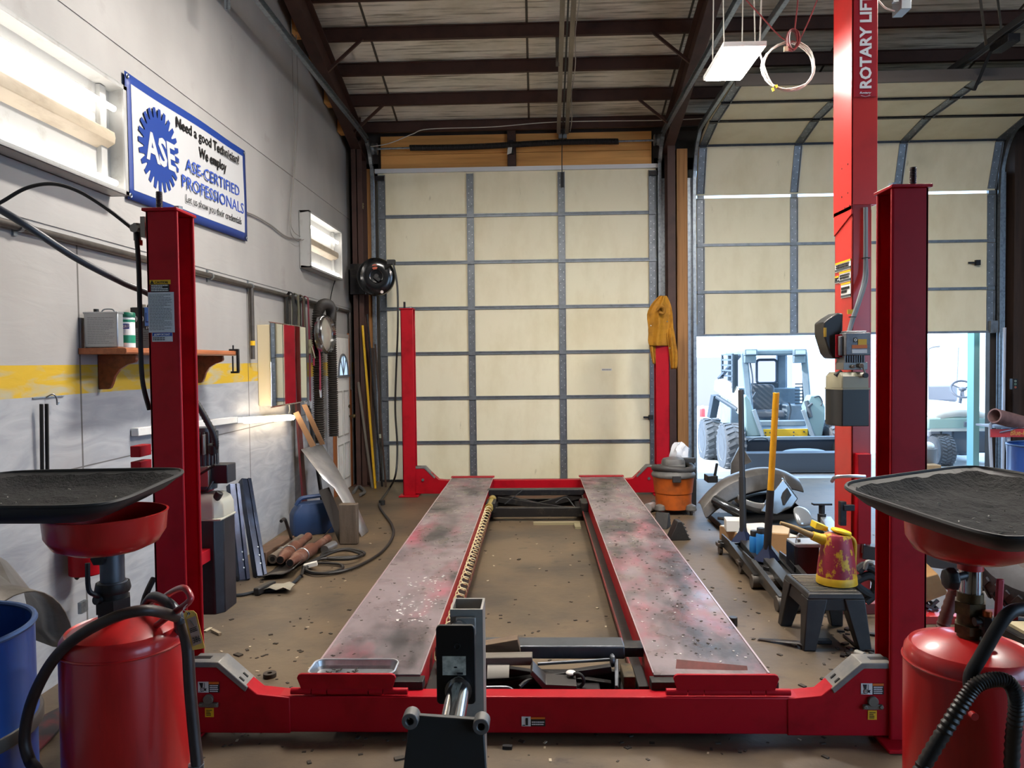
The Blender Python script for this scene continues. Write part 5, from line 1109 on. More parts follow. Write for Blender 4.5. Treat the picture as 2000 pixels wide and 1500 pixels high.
b = MB(); b.tube(crv([P(549, 1018, Z=.36), P(556, 1014, Z=.36), P(562, 1030, Z=.27), P(568, 1048, Z=.13), P(570, 1062, Z=.05)], 5), .014, 8); tag(b.build('hooked_rod', DARK), 'black hooked rod sticking up in front of the blue fuel can', 'rod')
b = MB(); b.cyl(P(634, 1074, Z=.04), P(652, 1064, Z=.04), .038); o = tag(b.build('sleeve', ALU), 'small shiny metal sleeve on the floor by the hose coil', 'sleeve')
b = MB(); b.tube(crv([P(440, 1163, Z=.012), P(470, 1162, Z=.012), P(500, 1156, Z=.012), P(540, 1152, Z=.012), P(570, 1140, Z=.015), P(586, 1126, Z=.02)], 6), .012, 8)
tag(b.build('power_cord', M('dark_blue_cord', '#20262c', .45)), 'dark cord along the floor in front of the leaning bars', 'cord')
b = MB(); b.bar(P(500, 1156, Z=.03), P(534, 1140, Z=.03), .05, .05); tag(b.build('cord_plug', BLACK, bevel=.008), 'black plug lying on the dark floor cord', 'plug')
b = MB(); q = P(545, 1150, Z=.02); b.sheet([[q+V((i*.05-.1, j*.05-.06, .03*random.random())) for i in range(5)] for j in range(4)]); tag(b.build('crumpled_paper', M('crumpled_paper', '#8d8778', .8), solid=.002), 'crumpled pale paper on the floor beside the cord plug', 'paper')
b = MB(); q = P(606, 1106, Z=.03); b.bar(q+V((-.05, 0, 0)), q+V((.05, .02, .02)), .05, .03); tag(b.build('paper_tag', PAPER), 'small white paper tag on the coiled hose', 'tag')
b = MB(); q = P(527, 1322, Z=.0); b.pipe(q, q+V((0, 0, .022)), .034, .013, 20); tag(b.build('rubber_washer', M('brown_rubber', '#2d241d', .6)), 'thick dark rubber washer on the floor beside the runway', 'washer')
o = MB().bar(P(440, 1080, Z=.12), P(512, 1082, Z=.1), .1, .08); o.bm.free()
b = MB(); b.tube(crv([P(300, 1130, Y=3.55), P(288, 1155, Y=3.5), P(280, 1180, Y=3.5), P(268, 1250, Y=3.5), P(262, 1300, Y=3.5), P(258, 1390, Y=3.5), P(262, 1412, Y=3.45)], 5), .014); tag(b.build('hose_end', RUBBER), 'short black hose curving down behind the drain with the paper tag', 'hose')
# ------------------------------------------------------------------ two post lift
t2 = thing('two_post_lift', 'tall orange-red lift post lettered with its maker name, with motor and oil tank', 'car lift', (2.17, 5.25, 0))
X0, Y0, Y1 = 2.09, 5.10, 5.39; ZJ = 2.63
b = MB(); b.box(X0, X0+.012, Y0, Y1, .012, ZJ+.05); b.box(X0, X0+.125, Y0, Y0+.012, .012, ZJ+.05); b.box(X0, X0+.125, Y1-.012, Y1, .012, ZJ+.05); b.box(X0+.115, X0+.127, Y0, Y0+.05, .012, ZJ); b.box(X0+.115, X0+.127, Y1-.05, Y1, .012, ZJ)
cl = b.build('post', REDO, t2, bevel=.004)
b = MB(); b.box(X0-.008, X0+.004, Y0-.008, Y1+.008, ZJ, 5.0); b.box(X0-.008, X0+.160, Y0-.008, Y0+.006, ZJ+.03, 5.0); b.box(X0-.008, X0+.160, Y1-.006, Y1+.008, ZJ+.03, 5.0); b.box(X0+.15, X0+.16, Y0, Y0+.06, ZJ+.03, 5)
b.prism([(X0-.008, Y0-.008, ZJ+.03), (X0-.008, Y0-.008, ZJ-.03), (X0-.008, Y1, ZJ-.13), (X0-.008, Y1, ZJ+.03)], (.011, 0, 0))
ex = b.build('extension', REDO, t2, bevel=.003)
b = MB()
for yy, zz in ((5.15, 2.75), (5.25, 2.745), (5.15, 2.94), (5.25, 2.935), (5.2, 2.66), (5.12, 2.66), (5.2, 4.05), (5.35, 3.62)): b.cyl((X0-.0085, yy, zz), (X0-.0095, yy, zz), .007, n=8)
b.build('bolt_hole', INK, ex)
zt_ = P(1680, 190, Y=Y0).z; decal('name_panel', (X0+.078, Y0-.0095, (zt_+4.6)/2), RX, UPZ, .142, 4.6-zt_, M('decal_red', '#9d0f22', .35), ex)
zb, zt2 = P(1680, 174, Y=Y0).z, P(1680, -10, Y=Y0).z
text('lettering', 'ROTARY LIFT', (X0+.080, Y0-.012, (zb+zt2)/2), UPZ, -RX, zt2-zb, .078, INKW, ex, .001, bold=.03)
text('lettering', 'Rotary', (X0+.080, Y0-.012, P(1680, 183, Y=Y0).z), RX, UPZ, .075, .017, INKW, ex, .001, shear=.2, bold=.02)
b = MB(); q = V((X0+.08, Y0-.012, P(1680, 189, Y=Y0).z)); b.tube([q+V((-.03, 0, .004)), q+V((0, 0, -.004)), q+V((.03, 0, .004))], .0015, 5); b.build('lettering', INKW, ex)
b = MB(); b.box(X0-.12, X0+.38, Y0-.12, Y1+.08, 0, .014); b.build('base_plate', REDO, t2, bevel=.003)
# pictogram notices on the lit side face
for (za, zb_, ya, yb, sd) in ((2.31, 2.245, 5.11, 5.37, 1), (2.24, 2.165, 5.11, 5.30, 2), (2.16, 2.06, 5.11, 5.27, 3), (2.22, 2.17, 5.305, 5.375, 4)):
    c = V((X0-.003, (ya+yb)/2, (za+zb_)/2)); decal('notice', c, -YV, UPZ, yb-ya, za-zb_, LABELW, cl); decal('notice', c+V((-.002, 0, (za-zb_)/2-.006)), -YV, UPZ, yb-ya, .012, LABELY, cl); decal('notice', c+V((-.002, 0, -(za-zb_)/2+.012)), -YV, UPZ, yb-ya, .014, M('grey_ink'), cl)
    lines_of_print('label_print', c+V((-.004, 0, .002)), -YV, UPZ, (yb-ya)*.86, (za-zb_)*.45, 2, INK, cl, sd, .8)
# carriage and swing arms
b = MB(); b.box(X0+.02, X0+.11, Y0-.05, Y1+.05, .42, 1.02); cr = b.build('carriage', RED, t2, bevel=.006)
b = MB(); b.bar((X0+.06, Y1-.02, .30), (2.49, 6.62, .24), .09, .08); b.build('swing_arm', M('arm_pale', '#8e9296', .4, .5), t2, bevel=.004)
b = MB(); q = P(1605, 985, Y=6.6); b.cyl(q+V((0, 0, -.17)), q, .025); b.cyl(q+V((0, 0, -.17)), q+V((0, 0, -.08)), .035); b.box(q.x-.08, q.x+.08, q.y-.03, q.y+.03, q.z-.005, q.z+.012); b.build('lift_pad', DARK, t2, bevel=.003)
b = MB(); b.bar((X0+.08, Y0+.02, .36), (2.75, 4.95, .32), .1, .09); b.cyl((2.74, 4.95, .34), (2.74, 4.95, .48), .03); b.box(2.66, 2.82, 4.9, 5.0, .47, .49); b.build('swing_arm', M('arm_dark', '#55585a', .45, .5), t2, bevel=.004)
b = MB(); b.tube(crv([P(1625, 940, Y=5.05), P(1632, 932, Y=5.0), P(1660, 930, Y=4.98), P(1690, 931, Y=4.98)], 5), .012); b.tube([P(1688, 1000, Y=5.1), P(1686, 1080, Y=5.1)], .012); b.build('release_rod', ALU, t2)
b = MB(); q = P(1650, 990, Y=5.06); b.box(q.x-.04, q.x+.0, 5.03, 5.07, q.z-.12, q.z+.04); b.box(q.x-.02, q.x+.05, 5.02, 5.05, q.z-.02, q.z+.02); b.build('latch_block', DARK, t2, bevel=.003)
# control shroud, motor, tank
b = MB(); pr = [(1.985, 5.16, 1.69), (2.075, 5.16, 1.64), (2.088, 5.16, 1.64), (2.088, 5.16, 1.965), (2.05, 5.16, 1.965), (1.985, 5.16, 1.90)]
pr = [P(1609, 630, Y=5.0), P(1609, 655, Y=5.0), P(1620, 690, Y=5.0), P(1628, 700, Y=5.0), P(1645, 701, Y=5.0), P(1647, 612, Y=5.0), P(1637, 611, Y=5.0), P(1622, 620, Y=5.0)]
b.prism(pr, (0, .17, 0)); sh = b.build('control_shroud', M('shroud_black', '#1c1b19', .4), t2, bevel=.008)
b = MB(); q = P(1611.5, 649, Y=4.998); b.box(q.x-.008, q.x+.008, 4.995, 5.0, q.z-.03, q.z+.03); b.build('warning_label', LABELY, sh)
MG = M('motor_grey', '#6f7072', .45, .4, n1=(14, '#57585a', .45, .7))
a, e = P(1648, 650, Y=4.93), P(1697, 694, Y=4.93)
b = MB(); b.box(a.x, e.x, 4.90, 5.06, e.z, a.z); b.box(a.x+.01, e.x-.02, 4.91, 5.05, a.z, a.z+.012); q = P(1640, 660, Y=4.93); b.box(q.x, a.x, 4.93, 5.04, e.z-.0, a.z-.02); mo = b.build('motor', MG, t2, bevel=.008)
b = MB(); b.box(P(1632, 655, Y=4.96).x, P(1646, 655, Y=4.96).x, 4.955, 4.965, e.z-.01, a.z-.01); b.build('motor_bracket', RED, t2, bevel=.002)
b = MB()
for i in range(9): x = P(1648+i*4.6, 700, Y=4.93).x; b.box(x, x+.007, 4.915, 5.05, e.z-.055, e.z)
b.cyl(((a.x+e.x)/2-.01, 4.98, e.z-.06), ((a.x+e.x)/2-.01, 4.98, e.z), .06); b.build('cooling_fins', MG, mo)
c = P(1680.5, 668, Y=4.898); decal('warning_label', c+V((.012, 0, 0)), RX, UPZ, .055, .036, LABELY, mo); decal('warning_label', P(1671, 664, Y=4.897), RX, UPZ, .022, .03, M('label_dark', '#3b3b30', .5), mo); decal('warning_label', P(1679, 677, Y=4.898), RX, UPZ, .095, .022, LABELO, mo); decal('warning_label', P(1679, 686, Y=4.898), RX, UPZ, .093, .024, LABELW, mo)
b = MB(); b.torus(P(1671, 664, Y=4.895), (0, 1, 0), .007, .002, 14, 5); b.build('pictogram', INKW, mo)
a2, e2 = P(1645, 708, Y=4.93), P(1692, 722, Y=4.93); b = MB(); b.box(a2.x, e2.x, 4.91, 5.04, e2.z, a2.z); b.cyl(P(1667, 716, Y=4.91), P(1667, 716, Y=4.89), .012); b.cyl(P(1683, 714, Y=4.91), P(1683, 714, Y=4.88), .016, n=8); b.tube([P(1684, 712, Y=4.89), P(1690, 730, Y=4.88)], .007); pb = b.build('pump_block', M('pump_alloy', '#7c7b76', .4, .6), t2, bevel=.003)
a3, e3 = P(1630, 760, Y=4.90), P(1695, 832, Y=4.90); am = P(1645, 760, Y=4.88).x
def tank_ring(z, s=0): return [V((a3.x+s, 4.95, z)), V((am, 4.88+s, z)), V((e3.x-s, 4.88+s, z)), V((e3.x-s, 5.06, z)), V((a3.x+s, 5.06, z))]
b = MB(); b.prism(tank_ring(e3.z), (0, 0, a3.z-e3.z)); tk = b.build('oil_tank', M('tank_dark', '#1f201f', .38), t2, bevel=.005)
zt3 = P(1660, 727, Y=4.9).z; zs3 = P(1660, 735, Y=4.9).z
b = MB(); rv = [[b.bm.verts.new(p) for p in tank_ring(z, s)] for z, s in ((a3.z+.002, .001), (zs3, .003), (zt3, .025))]; b.skin(rv); b.build('tank_top', M('milky_tan', '#8f8a72', .35), tk, bevel=.006)
b = MB(); rv = [[b.bm.verts.new(p) for p in tank_ring(z, -.004)] for z in (a3.z-.004, a3.z+.005)]; b.skin(rv); b.build('tank_seam', M('milky_tan'), tk)
b = MB(); q = P(1638, 731, Y=4.93); b.cyl(q+V((-.02, 0, -.012)), q+V((.02, 0, .014)), .018, n=12); q = P(1689, 733, Y=4.87); b.cyl(q, q+V((0, -.02, 0)), .016, n=12); b.build('filler_cap', BLACK, tk)
b = MB()
for dx, r_ in ((0, .013), (.022, .010)):
    b.tube(crv([P(1690+dx*100, 405, Y=5.08), P(1690+dx*100, 500, Y=5.07), P(1688+dx*200, 545, Y=5.05), P(1676+dx*150, 590, Y=4.99), P(1664+dx*130, 625, Y=4.96), P(1655+dx*50, 660, Y=4.91)], 7), r_, 8)
b.build('hydraulic_hose', M('grey_sleeve', '#5f6467', .45), t2)
b = MB(); q = P(1690, 504, Y=5.07); b.torus(q+V((.005, 0, 0)), (0, 0, 1), .024, .003, 14, 5); q = P(1665, 619, Y=4.96); b.torus(q, (0, 0, 1), .022, .003, 14, 5); b.build('cable_tie', INK, t2)
b = MB(); q = P(1661, 609, Y=5.09); b.box(q.x-.02, q.x+.02, 5.085, 5.093, q.z-.015, q.z+.015); b.build('warning_label', LABELY, t2)
b = MB(); q = P(1704, 347, Y=5.2); b.box(X0+.15, q.x+.02, 5.18, 5.22, q.z-.03, q.z+.03); b.build('cable_stop', BLACK, t2)

# ------------------------------------------------------------------ hanging over the bays
def led_panel(label, c, w_, l_):
    t = thing('led_panel', label, 'LED panel', tuple(c), 'hanging LED panels'); x, y, z = c
    b = MB(); b.box(x-w_/2-.02, x+w_/2+.02, y-l_/2-.02, y+l_/2+.02, z, z+.035); b.build('housing', WHITE, t, bevel=.004)
    b = MB(); b.box(x-w_/2, x+w_/2, y-l_/2, y+l_/2, z-.012, z-.001); b.build('diffuser', M('lit_diffuser', '#ffffff', .4, emit=('#fff7ee', LED_GLOW)), t)
    b = MB(); b.box(x+.0, x+.11, y-.05, y+.05, z+.035, z+.11); b.build('driver_box', WPLAST, t, bevel=.003)
    b = MB()
    for sx in (-1, 1):
        p0 = V((x+sx*w_*.42, y-l_*.3, z+.035)); b.tube([p0, V((p0.x+.01, y, min(6.9, roofz(y)-.2)))], .005, 5); p0 = V((x+sx*w_*.42, y+l_*.3, z+.035)); b.tube([p0, V((p0.x-.01, y, min(6.9, roofz(y)-.2)))], .005, 5)
    b.build('hanging_wire', M('white_cable'), t)
    return t
c = P(1432, 125, Y=5.9)
led_panel('bright LED panel hanging beside the coil of white cable', c, .27, .62)
led_panel('LED panel hanging above the drive-on lift, out of view', V((-.5, 4.95, 4.6)), .3, 1.1)  # unseen lamp, added to brighten the lift bay
led_panel('LED panel hanging above the second bay, out of view', V((3.9, 5.0, 4.9)), .3, 1.1)  # another unseen lamp, added to raise the light in the second bay
t = thing('cable_coil', 'coil of white cable hanging beside the bright LED panel', 'cable coil', tuple(P(1540, 130, Y=5.7)))
k = P(1540, 130, Y=5.7); pts = []
for i in range(4*22):
    a = 2*PI*i/22+1.4; r_ = .187+.007*math.sin(i*.9); pts.append(k+V((r_*math.cos(a), .02*math.sin(i*.37), r_*.93*math.sin(a))))
b = MB(); b.tube(pts, .006, 6); b.build('loops', M('white_cable'), t)
b = MB(); b.tube(crv([P(1487, -10, Y=5.7), P(1485, 60, Y=5.7), P(1484, 100, Y=5.7), P(1492, 128, Y=5.68), P(1500, 150, Y=5.68), P(1511, 168, Y=5.68)], 5), .006, 6); b.build('lead', M('white_cable'), t)
b = MB(); b.cyl(P(1509, 172, Y=5.68), P(1511, 178, Y=5.68), .009); b.cyl(P(1516, 166, Y=5.68), P(1518, 171, Y=5.68), .009); b.build('wire_nut', M('wire_nut_yellow', '#d8c022', .45), t)
t = thing('cord_bundle', 'dark red cord bundle tied up above the white cable coil', 'cord', tuple(P(1548, 80, Y=5.7)))
b = MB(); k = P(1548, 78, Y=5.68); pts = [k+V((.04*math.sin(i*1.1)*(1+.2*math.cos(i*.7)), .02*math.cos(i*.8), .075*math.cos(i*1.1))) for i in range(48)]
b.tube(crv(pts, 3), .0055, 5); RC = M('dark_red_cord', '#7a3436', .4); b.build('bundle', RC, t)
b = MB()
for pp in ([(1448, -10), (1490, 35), (1520, 68), (1545, 85)], [(1552, 60), (1556, 25), (1559, -10)], [(1560, 82), (1580, 40), (1600, -10)]): b.tube(crv([P(x, y, Y=5.68) for x, y in pp], 4), .0055, 5)
b.build('tail', RC, t)
b = MB(); q = P(1535, 95, Y=5.66); b.box(q.x-.014, q.x+.014, q.y-.01, q.y+.01, q.z-.02, q.z+.014); b.build('plug', M('pale_plug', '#b9a48d', .4), t)
q = P(1765, 8, Y=5.5)
t = thing('junction_box', 'small grey electrical box under the galvanised beam by the lift post', 'electrical box', tuple(q))
b = MB(); b.box(q.x-.035, q.x+.035, 5.46, 5.60, q.z-.05, q.z+.06); b.build('box', M('grey_box', '#7f868c', .35, .6), t, bevel=.003)
b = MB(); b.box(q.x-.085, q.x-.035, 5.47, 5.5, q.z+.005, q.z+.02); b.build('switch_arm', ALU, t); b = MB(); b.tube(crv([P(1700, -8, Y=5.5), P(1716, 2, Y=5.5), P(1730, 16, Y=5.5), P(1748, 21, Y=5.5)], 5), .006, 6); b.build('lead', M('white_cable'), t)
zq = P(1880, -10, Y=5.5).z
o = MB().box(q.x+.035, 9.15, 5.46, 5.56, zq, zq+.10); tag(o.build('steel_beam', GALV, bevel=.004), 'galvanised steel beam crossing at the top above the raised door', 'beam')
t = thing('opener_rail', 'dark opener rail with bent arm above the raised overhead door', 'rail', (4.7, 8.4, 4.85))
a, e = V((4.60, 8.75, 4.80)), V((4.78, 4.6, 4.98))
b = MB(); b.bar(a, e, .06, .07); b.bar(a+V((0, 0, -.06)), e+V((0, 0, -.06)), .02, .015); b.build('rail', M('dusk_galvanised', '#62666a', .4, .7), t, bevel=.004)
b = MB(); q1, q2, q3 = P(1935, 100, Y=7.8), P(1903, 176, Y=8.25), P(1885, 170, Y=8.38); b.bar(q1, q2, .03, .012); b.bar(q2, q3, .03, .012); b.build('door_arm', BLACK, t)
b = MB(); b.box(4.6, 4.72, 7.6, 7.9, 4.70, 4.78); b.build('trolley', DARK, t, bevel=.004)
for x1_, y1_, x2_, y2_ in ((1914, -5, 1926, 87), (1948, -5, 1956, 60)):
    b = MB(); b.bar(P(x2_, y2_, Y=7.9), P(x1_, y1_, Y=7.6), .03, .005, (0, 1, 0)); b.build('hanger_strap', M('dusty_galvanised'), t)

# ------------------------------------------------------------------ by the far red column
t = thing('work_jacket', 'mustard yellow work jacket draped over the top of the far red column', 'jacket', (1.5, 9.3, 1.8))
JK = M('jacket_cloth', '#b07a12', .75, 0, n1=(7, '#8a5c0c', .42, .68), bump=(16, .5))
def jsheet(pts_rows, y0_, amp, name, seed):
    rnd = random.Random(seed); b = MB(); rows = []; nn = 14
    for i, (xl, xr, y_) in enumerate(pts_rows):
        row = []
        for j in range(nn+1):
            f = j/nn; p = P(xl+(xr-xl)*f, y_, Y=y0_ - amp*(.35*math.sin(f*PI) + .25*math.sin(f*11+i*.5+seed) + .12*math.sin(f*23+i)) - .03*math.sin(i*.7)); row.append(p)
        rows.append(row)
    b.sheet(rows); return b.build(name, JK, t, solid=.006, sub=1)
jsheet([(1288, 1302, 577), (1276, 1308, 588), (1268, 1312, 600), (1262, 1314, 614), (1265, 1315, 632), (1267, 1316, 650), (1264, 1318, 665), (1268, 1320, 676)], 9.24, .10, 'body', 1)
jsheet([(1300, 1316, 640), (1303, 1319, 660), (1306, 1322, 680), (1308, 1325, 697), (1310, 1322, 722)], 9.26, .07, 'sleeve', 2)
jsheet([(1265, 1284, 640), (1267, 1282, 660), (1270, 1281, 690), (1275, 1282, 712)], 9.33, .05, 'sleeve', 3)
b = MB(); b.tube(crv([P(1283, 606, Y=9.12), P(1290, 598, Y=9.1), P(1298, 602, Y=9.1), P(1296, 612, Y=9.11), P(1288, 610, Y=9.12)], 4), .018, 6); b.build('collar', M('jacket_shade', '#8f6110', .8), t)
b = MB()
for x, y in ((1271, 636), (1303, 628), (1308, 680)): b.ball(P(x, y, Y=9.12), .008)
b.build('snap_button', GALV, t)

q = P(1322, 1008, Z=0); cx, cy = q.x, q.y+.2
t = thing('shop_vacuum', 'orange shop vacuum with grey lid and hose coiled on top', 'shop vacuum', (cx, cy, 0))
b = MB(); b.lathe([(.17, .05), (.185, .055), (.19, .1), (.195, .22), (.202, .225), (.21, .30), (.222, .40), (.226, .405)], (cx, cy, 0), n=40); b.build('tub', M('vac_orange', '#b85a1c', .5, 0, n1=(7, '#8f4a1e', .45, .7)), t)
VG = M('vac_grey', '#4f4e4c', .5, 0, n1=(9, '#67635d', .45, .7))
b = MB(); b.lathe([(.228, .395), (.235, .41), (.232, .425), (.21, .455), (.16, .475), (.13, .48), (.125, .56), (.11, .585), (.05, .60), (.001, .60)], (cx, cy, 0), n=36, caps=(True, False)); b.build('lid', VG, t)
b = MB(); b.tube([V((cx+.19*math.cos(2*PI*i/40)*1.05, cy+.17*math.sin(2*PI*i/40), .485+.012*math.sin(4*PI*i/40))) for i in range(40)], .036, 10, closed=True, rf=lambda i: .037 if i % 2 else .033); b.build('hose', M('vac_hose', '#3a3836', .55), t)
b = MB(); b.bar((cx-.09, cy-.13, .51), (cx+.10, cy-.13, .52), .03, .03); b.build('carry_handle', VG, t, bevel=.008)
b = MB(); b.box(cx-.05, cx+.04, cy-.245, cy-.21, .36, .43); b.box(cx+.09, cx+.24, cy-.02, cy+.04, .54, .59); b.build('latch', M('latch_dark', '#2c2b2a', .5), t, bevel=.005)
for dx, dy in ((-.17, -.14), (.16, -.15), (.17, .14), (-.17, .14)):
    b = MB(); b.lathe([(.055, .05), (.06, .06), (.05, .1), (.02, .115)], (cx+dx, cy+dy, 0)); b.cyl((cx+dx-.012, cy+dy, .03), (cx+dx+.012, cy+dy, .03), .03); b.build('caster', VG, t)
q = P(1328, 890, Y=8.6); t = thing('plastic_bag', 'white and blue plastic bag behind the shop vacuum', 'bag', tuple(q))
b = MB(); rnd = random.Random(5); bmesh.ops.create_icosphere(b.bm, subdivisions=3, radius=.14, matrix=Matrix.Translation(q) @ Matrix.Diagonal((.75, .8, 1.05, 1)))
for v in b.bm.verts: v.co += (v.co-q)*rnd.uniform(-.18, .18)
b.build('bag', M('bag_white', '#c9cdd4', .35, n1=(9, '#3a5fae', .62, .68)), t)
zb_ = q.z-.14
o = MB().box(q.x-.16, q.x+.16, q.y-.12, q.y+.14, 0, zb_+.03); tag(o.build('storage_box', M('dark_tote', '#2c2c2f', .5), bevel=.01), 'dark box on the floor holding up the plastic bag behind the shop vacuum', 'box')
def chock(label, x, y, s, rz):
    q = P(x, y, Z=0); t = thing('wheel_chock', label, 'wheel chock', tuple(q), 'black rubber wheel chocks'); h = s*.92
    b = MB(); b.prism([V((-s/2, 0, 0)), V((s/2, 0, 0)), V((s*.10, 0, h)), V((-s*.10, 0, h))], (0, .13, 0))
    for k in range(5):
        f = k/5; a = V((s/2, 0, 0)).lerp(V((s*.12, 0, h)), f); b.box(a.x-.008, a.x+.009, .0, .13, a.z+.004, a.z+.016)
    for v in b.bm.verts: v.co = q + Matrix.Rotation(rz, 3, 'Z') @ v.co
    b.build('wedge', M('chock_rubber', '#1c1b1a', .6, n1=(20, '#2b2926', .45, .7)), t, bevel=.006); return t
chock('black rubber wheel chock nearer to the runway end, in front of the other', 1328, 1056, .19, .1); chock('black rubber wheel chock behind the other one, next to the shop vacuum', 1307, 1031, .16, 1.15)
q = P(1272, 990, Z=.05); tag(MB().cyl(q+V((-.05, -.06, 0)), q+V((.03, .04, 0)), .05).build('spray_can', M('can_white', '#b8b6b4', .35, .4, n1=(9, '#7d3a4a', .6, .66))), 'white spray can lying on the floor beside the shop vacuum', 'can')
q = P(1432, 1222, Z=0); tag(MB().cyl(q, q+V((0, 0, .055)), .026).build('socket', M('steel_socket', '#3c3b3a', .35, .6), bevel=.003), 'small dark cylindrical socket standing on the floor beside the runway', 'socket')

# heap of removed fenders and bumpers
FEN = M('primer_grey', '#4d4a47', .35, .2, n1=(4, '#67635f', .45, .7)); FENB = M('inner_black', '#0f0f11', .6)
t = thing('fender', 'long grey curved fender lying arched over the black liner', 'fender', (2.05, 7.5, 0))
b = MB(); rows = []
key = [(1368, 985, 7.35, .10), (1392, 957, 7.4, .15), (1425, 932, 7.5, .2), (1470, 917, 7.6, .22), (1505, 914, 7.7, .24), (1535, 921, 7.8, .22), (1560, 935, 7.9, .18)]
kk = crv([P(x, y, Y=Y) for x, y, Y, w_ in key], 4)
for i, p in enumerate(kk):
    w_ = .14+.09*math.sin(PI*i/(len(kk)-1)); rows.append([p+V((.03, -.10, -w_*.95)), p+V((0, -.06, -.03)), p, p+V((.0, .10, .0)), p+V((.0, .18, -.04))])
b.sheet(rows); b.build('panel', FEN, t, solid=.006, sub=1)
t = thing('wheel_liner', 'black hollow wheel arch liner under the arched grey fender', 'liner', (2.2, 7.8, 0))
c = P(1490, 968, Y=7.9); b = MB(); rows = []
for i in range(17):
    a = PI*i/16; rows.append([c+V((.36*math.cos(a), -.18, .27*math.sin(a)-.22)), c+V((.34*math.cos(a), .12, .25*math.sin(a)-.22))])
b.sheet(rows); b.sheet([[r[1], c+V((0, .14, -.22))] for r in rows]); b.build('liner', FENB, t, solid=.006)
t = thing('bumper', 'grey and chrome bumper piece curled around the black liner', 'bumper', (2.3, 7.4, 0))
b = MB(); rows = []
kk = crv([P(1425, 950, Y=7.55), P(1436, 975, Y=7.45), P(1458, 990, Y=7.35), P(1490, 997, Y=7.3), P(1520, 985, Y=7.3), P(1535, 962, Y=7.4), P(1530, 940, Y=7.5)], 4)
for i, p in enumerate(kk): rows.append([p+V((0, 0, .075)), p+V((0, -.02, .02)), p+V((.01, .01, -.03)), p+V((.02, .08, -.045))])
b.sheet(rows); b.build('skin', M('silver_bumper', '#8d9092', .25, .6, n1=(6, '#77797b', .5, .7)), t, solid=.006, sub=1)
t = thing('bumper', 'pale chrome edged quarter bumper standing at the side of the heap', 'bumper', (2.6, 7.4, 0))
b = MB(); b.prism([P(1503, 970, Y=7.25), P(1529, 935, Y=7.25), P(1538, 946, Y=7.25), P(1559, 974, Y=7.25), P(1547, 991, Y=7.22), P(1517, 1006, Y=7.2), P(1485, 999, Y=7.2)], (.03, .12, .0)); b.build('panel', M('chrome_dull', '#7f8284', .2, .8), t, bevel=.01)
b = MB(); b.prism([P(1523, 967, Y=7.235), P(1538, 953, Y=7.235), P(1546, 967, Y=7.23), P(1532, 988, Y=7.2)], (0, .012, 0)); b.build('opening', FENB, t)
b = MB(); b.tube(crv([P(1395, 975, Y=7.3), P(1420, 990, Y=7.2), P(1450, 1005, Y=7.15)], 5), .045, 12); o = tag(b.build('bumper_bar', M('dark_chrome', '#4c4f52', .2, .8)), 'dark chrome bar lying in front of the grey fender', 'bar')
b = MB(); rows = [[P(1545, 985, Y=7.1), P(1572, 990, Y=7.2), P(1580, 1003, Y=7.2)], [P(1552, 1012, Y=7.0), P(1570, 1010, Y=7.05), P(1585, 1012, Y=7.1)], [P(1560, 1030, Y=6.95), P(1578, 1028, Y=7.0), P(1588, 1024, Y=7.05)]]
b.sheet(rows); tag(b.build('headlight', M('headlight_clear', '#9ea3a7', .15, .5), solid=.06, sub=2), 'clear headlight unit at the edge of the fender heap', 'headlight')
q = P(1440, 890, Y=8.6); t = tag(MB().prism([P(1428, 905, Y=8.7), P(1447, 868, Y=8.7), P(1469, 902, Y=8.6), P(1462, 905, Y=8.6), P(1445, 912, Y=8.65), P(1436, 988, Y=8.7), P(1425, 988, Y=8.7)], (.02, .1, 0)).build('fender_end', FEN, bevel=.006), 'pointed grey fender end standing behind the heap, before the loader', 'fender')
b = MB(); rows = []
b.box(1.75, 2.75, 7.15, 7.9, .0, .06); tag(b.build('floor_liner', FENB, bevel=.02), 'black flat plastic liner on the floor under the fender heap', 'liner')
q = P(1392, 925, Y=8.8); t = tag(MB().box(q.x-.07, q.x+.05, 8.75, 8.95, q.z-.1, q.z-.02).bar(q+V((.02, 0, -.05)), q+V((.05, 0, .12)), .03, .03).build('black_bracket', BLACK, bevel=.008), 'black plastic bracket hanging at the door post behind the vacuum', 'bracket')

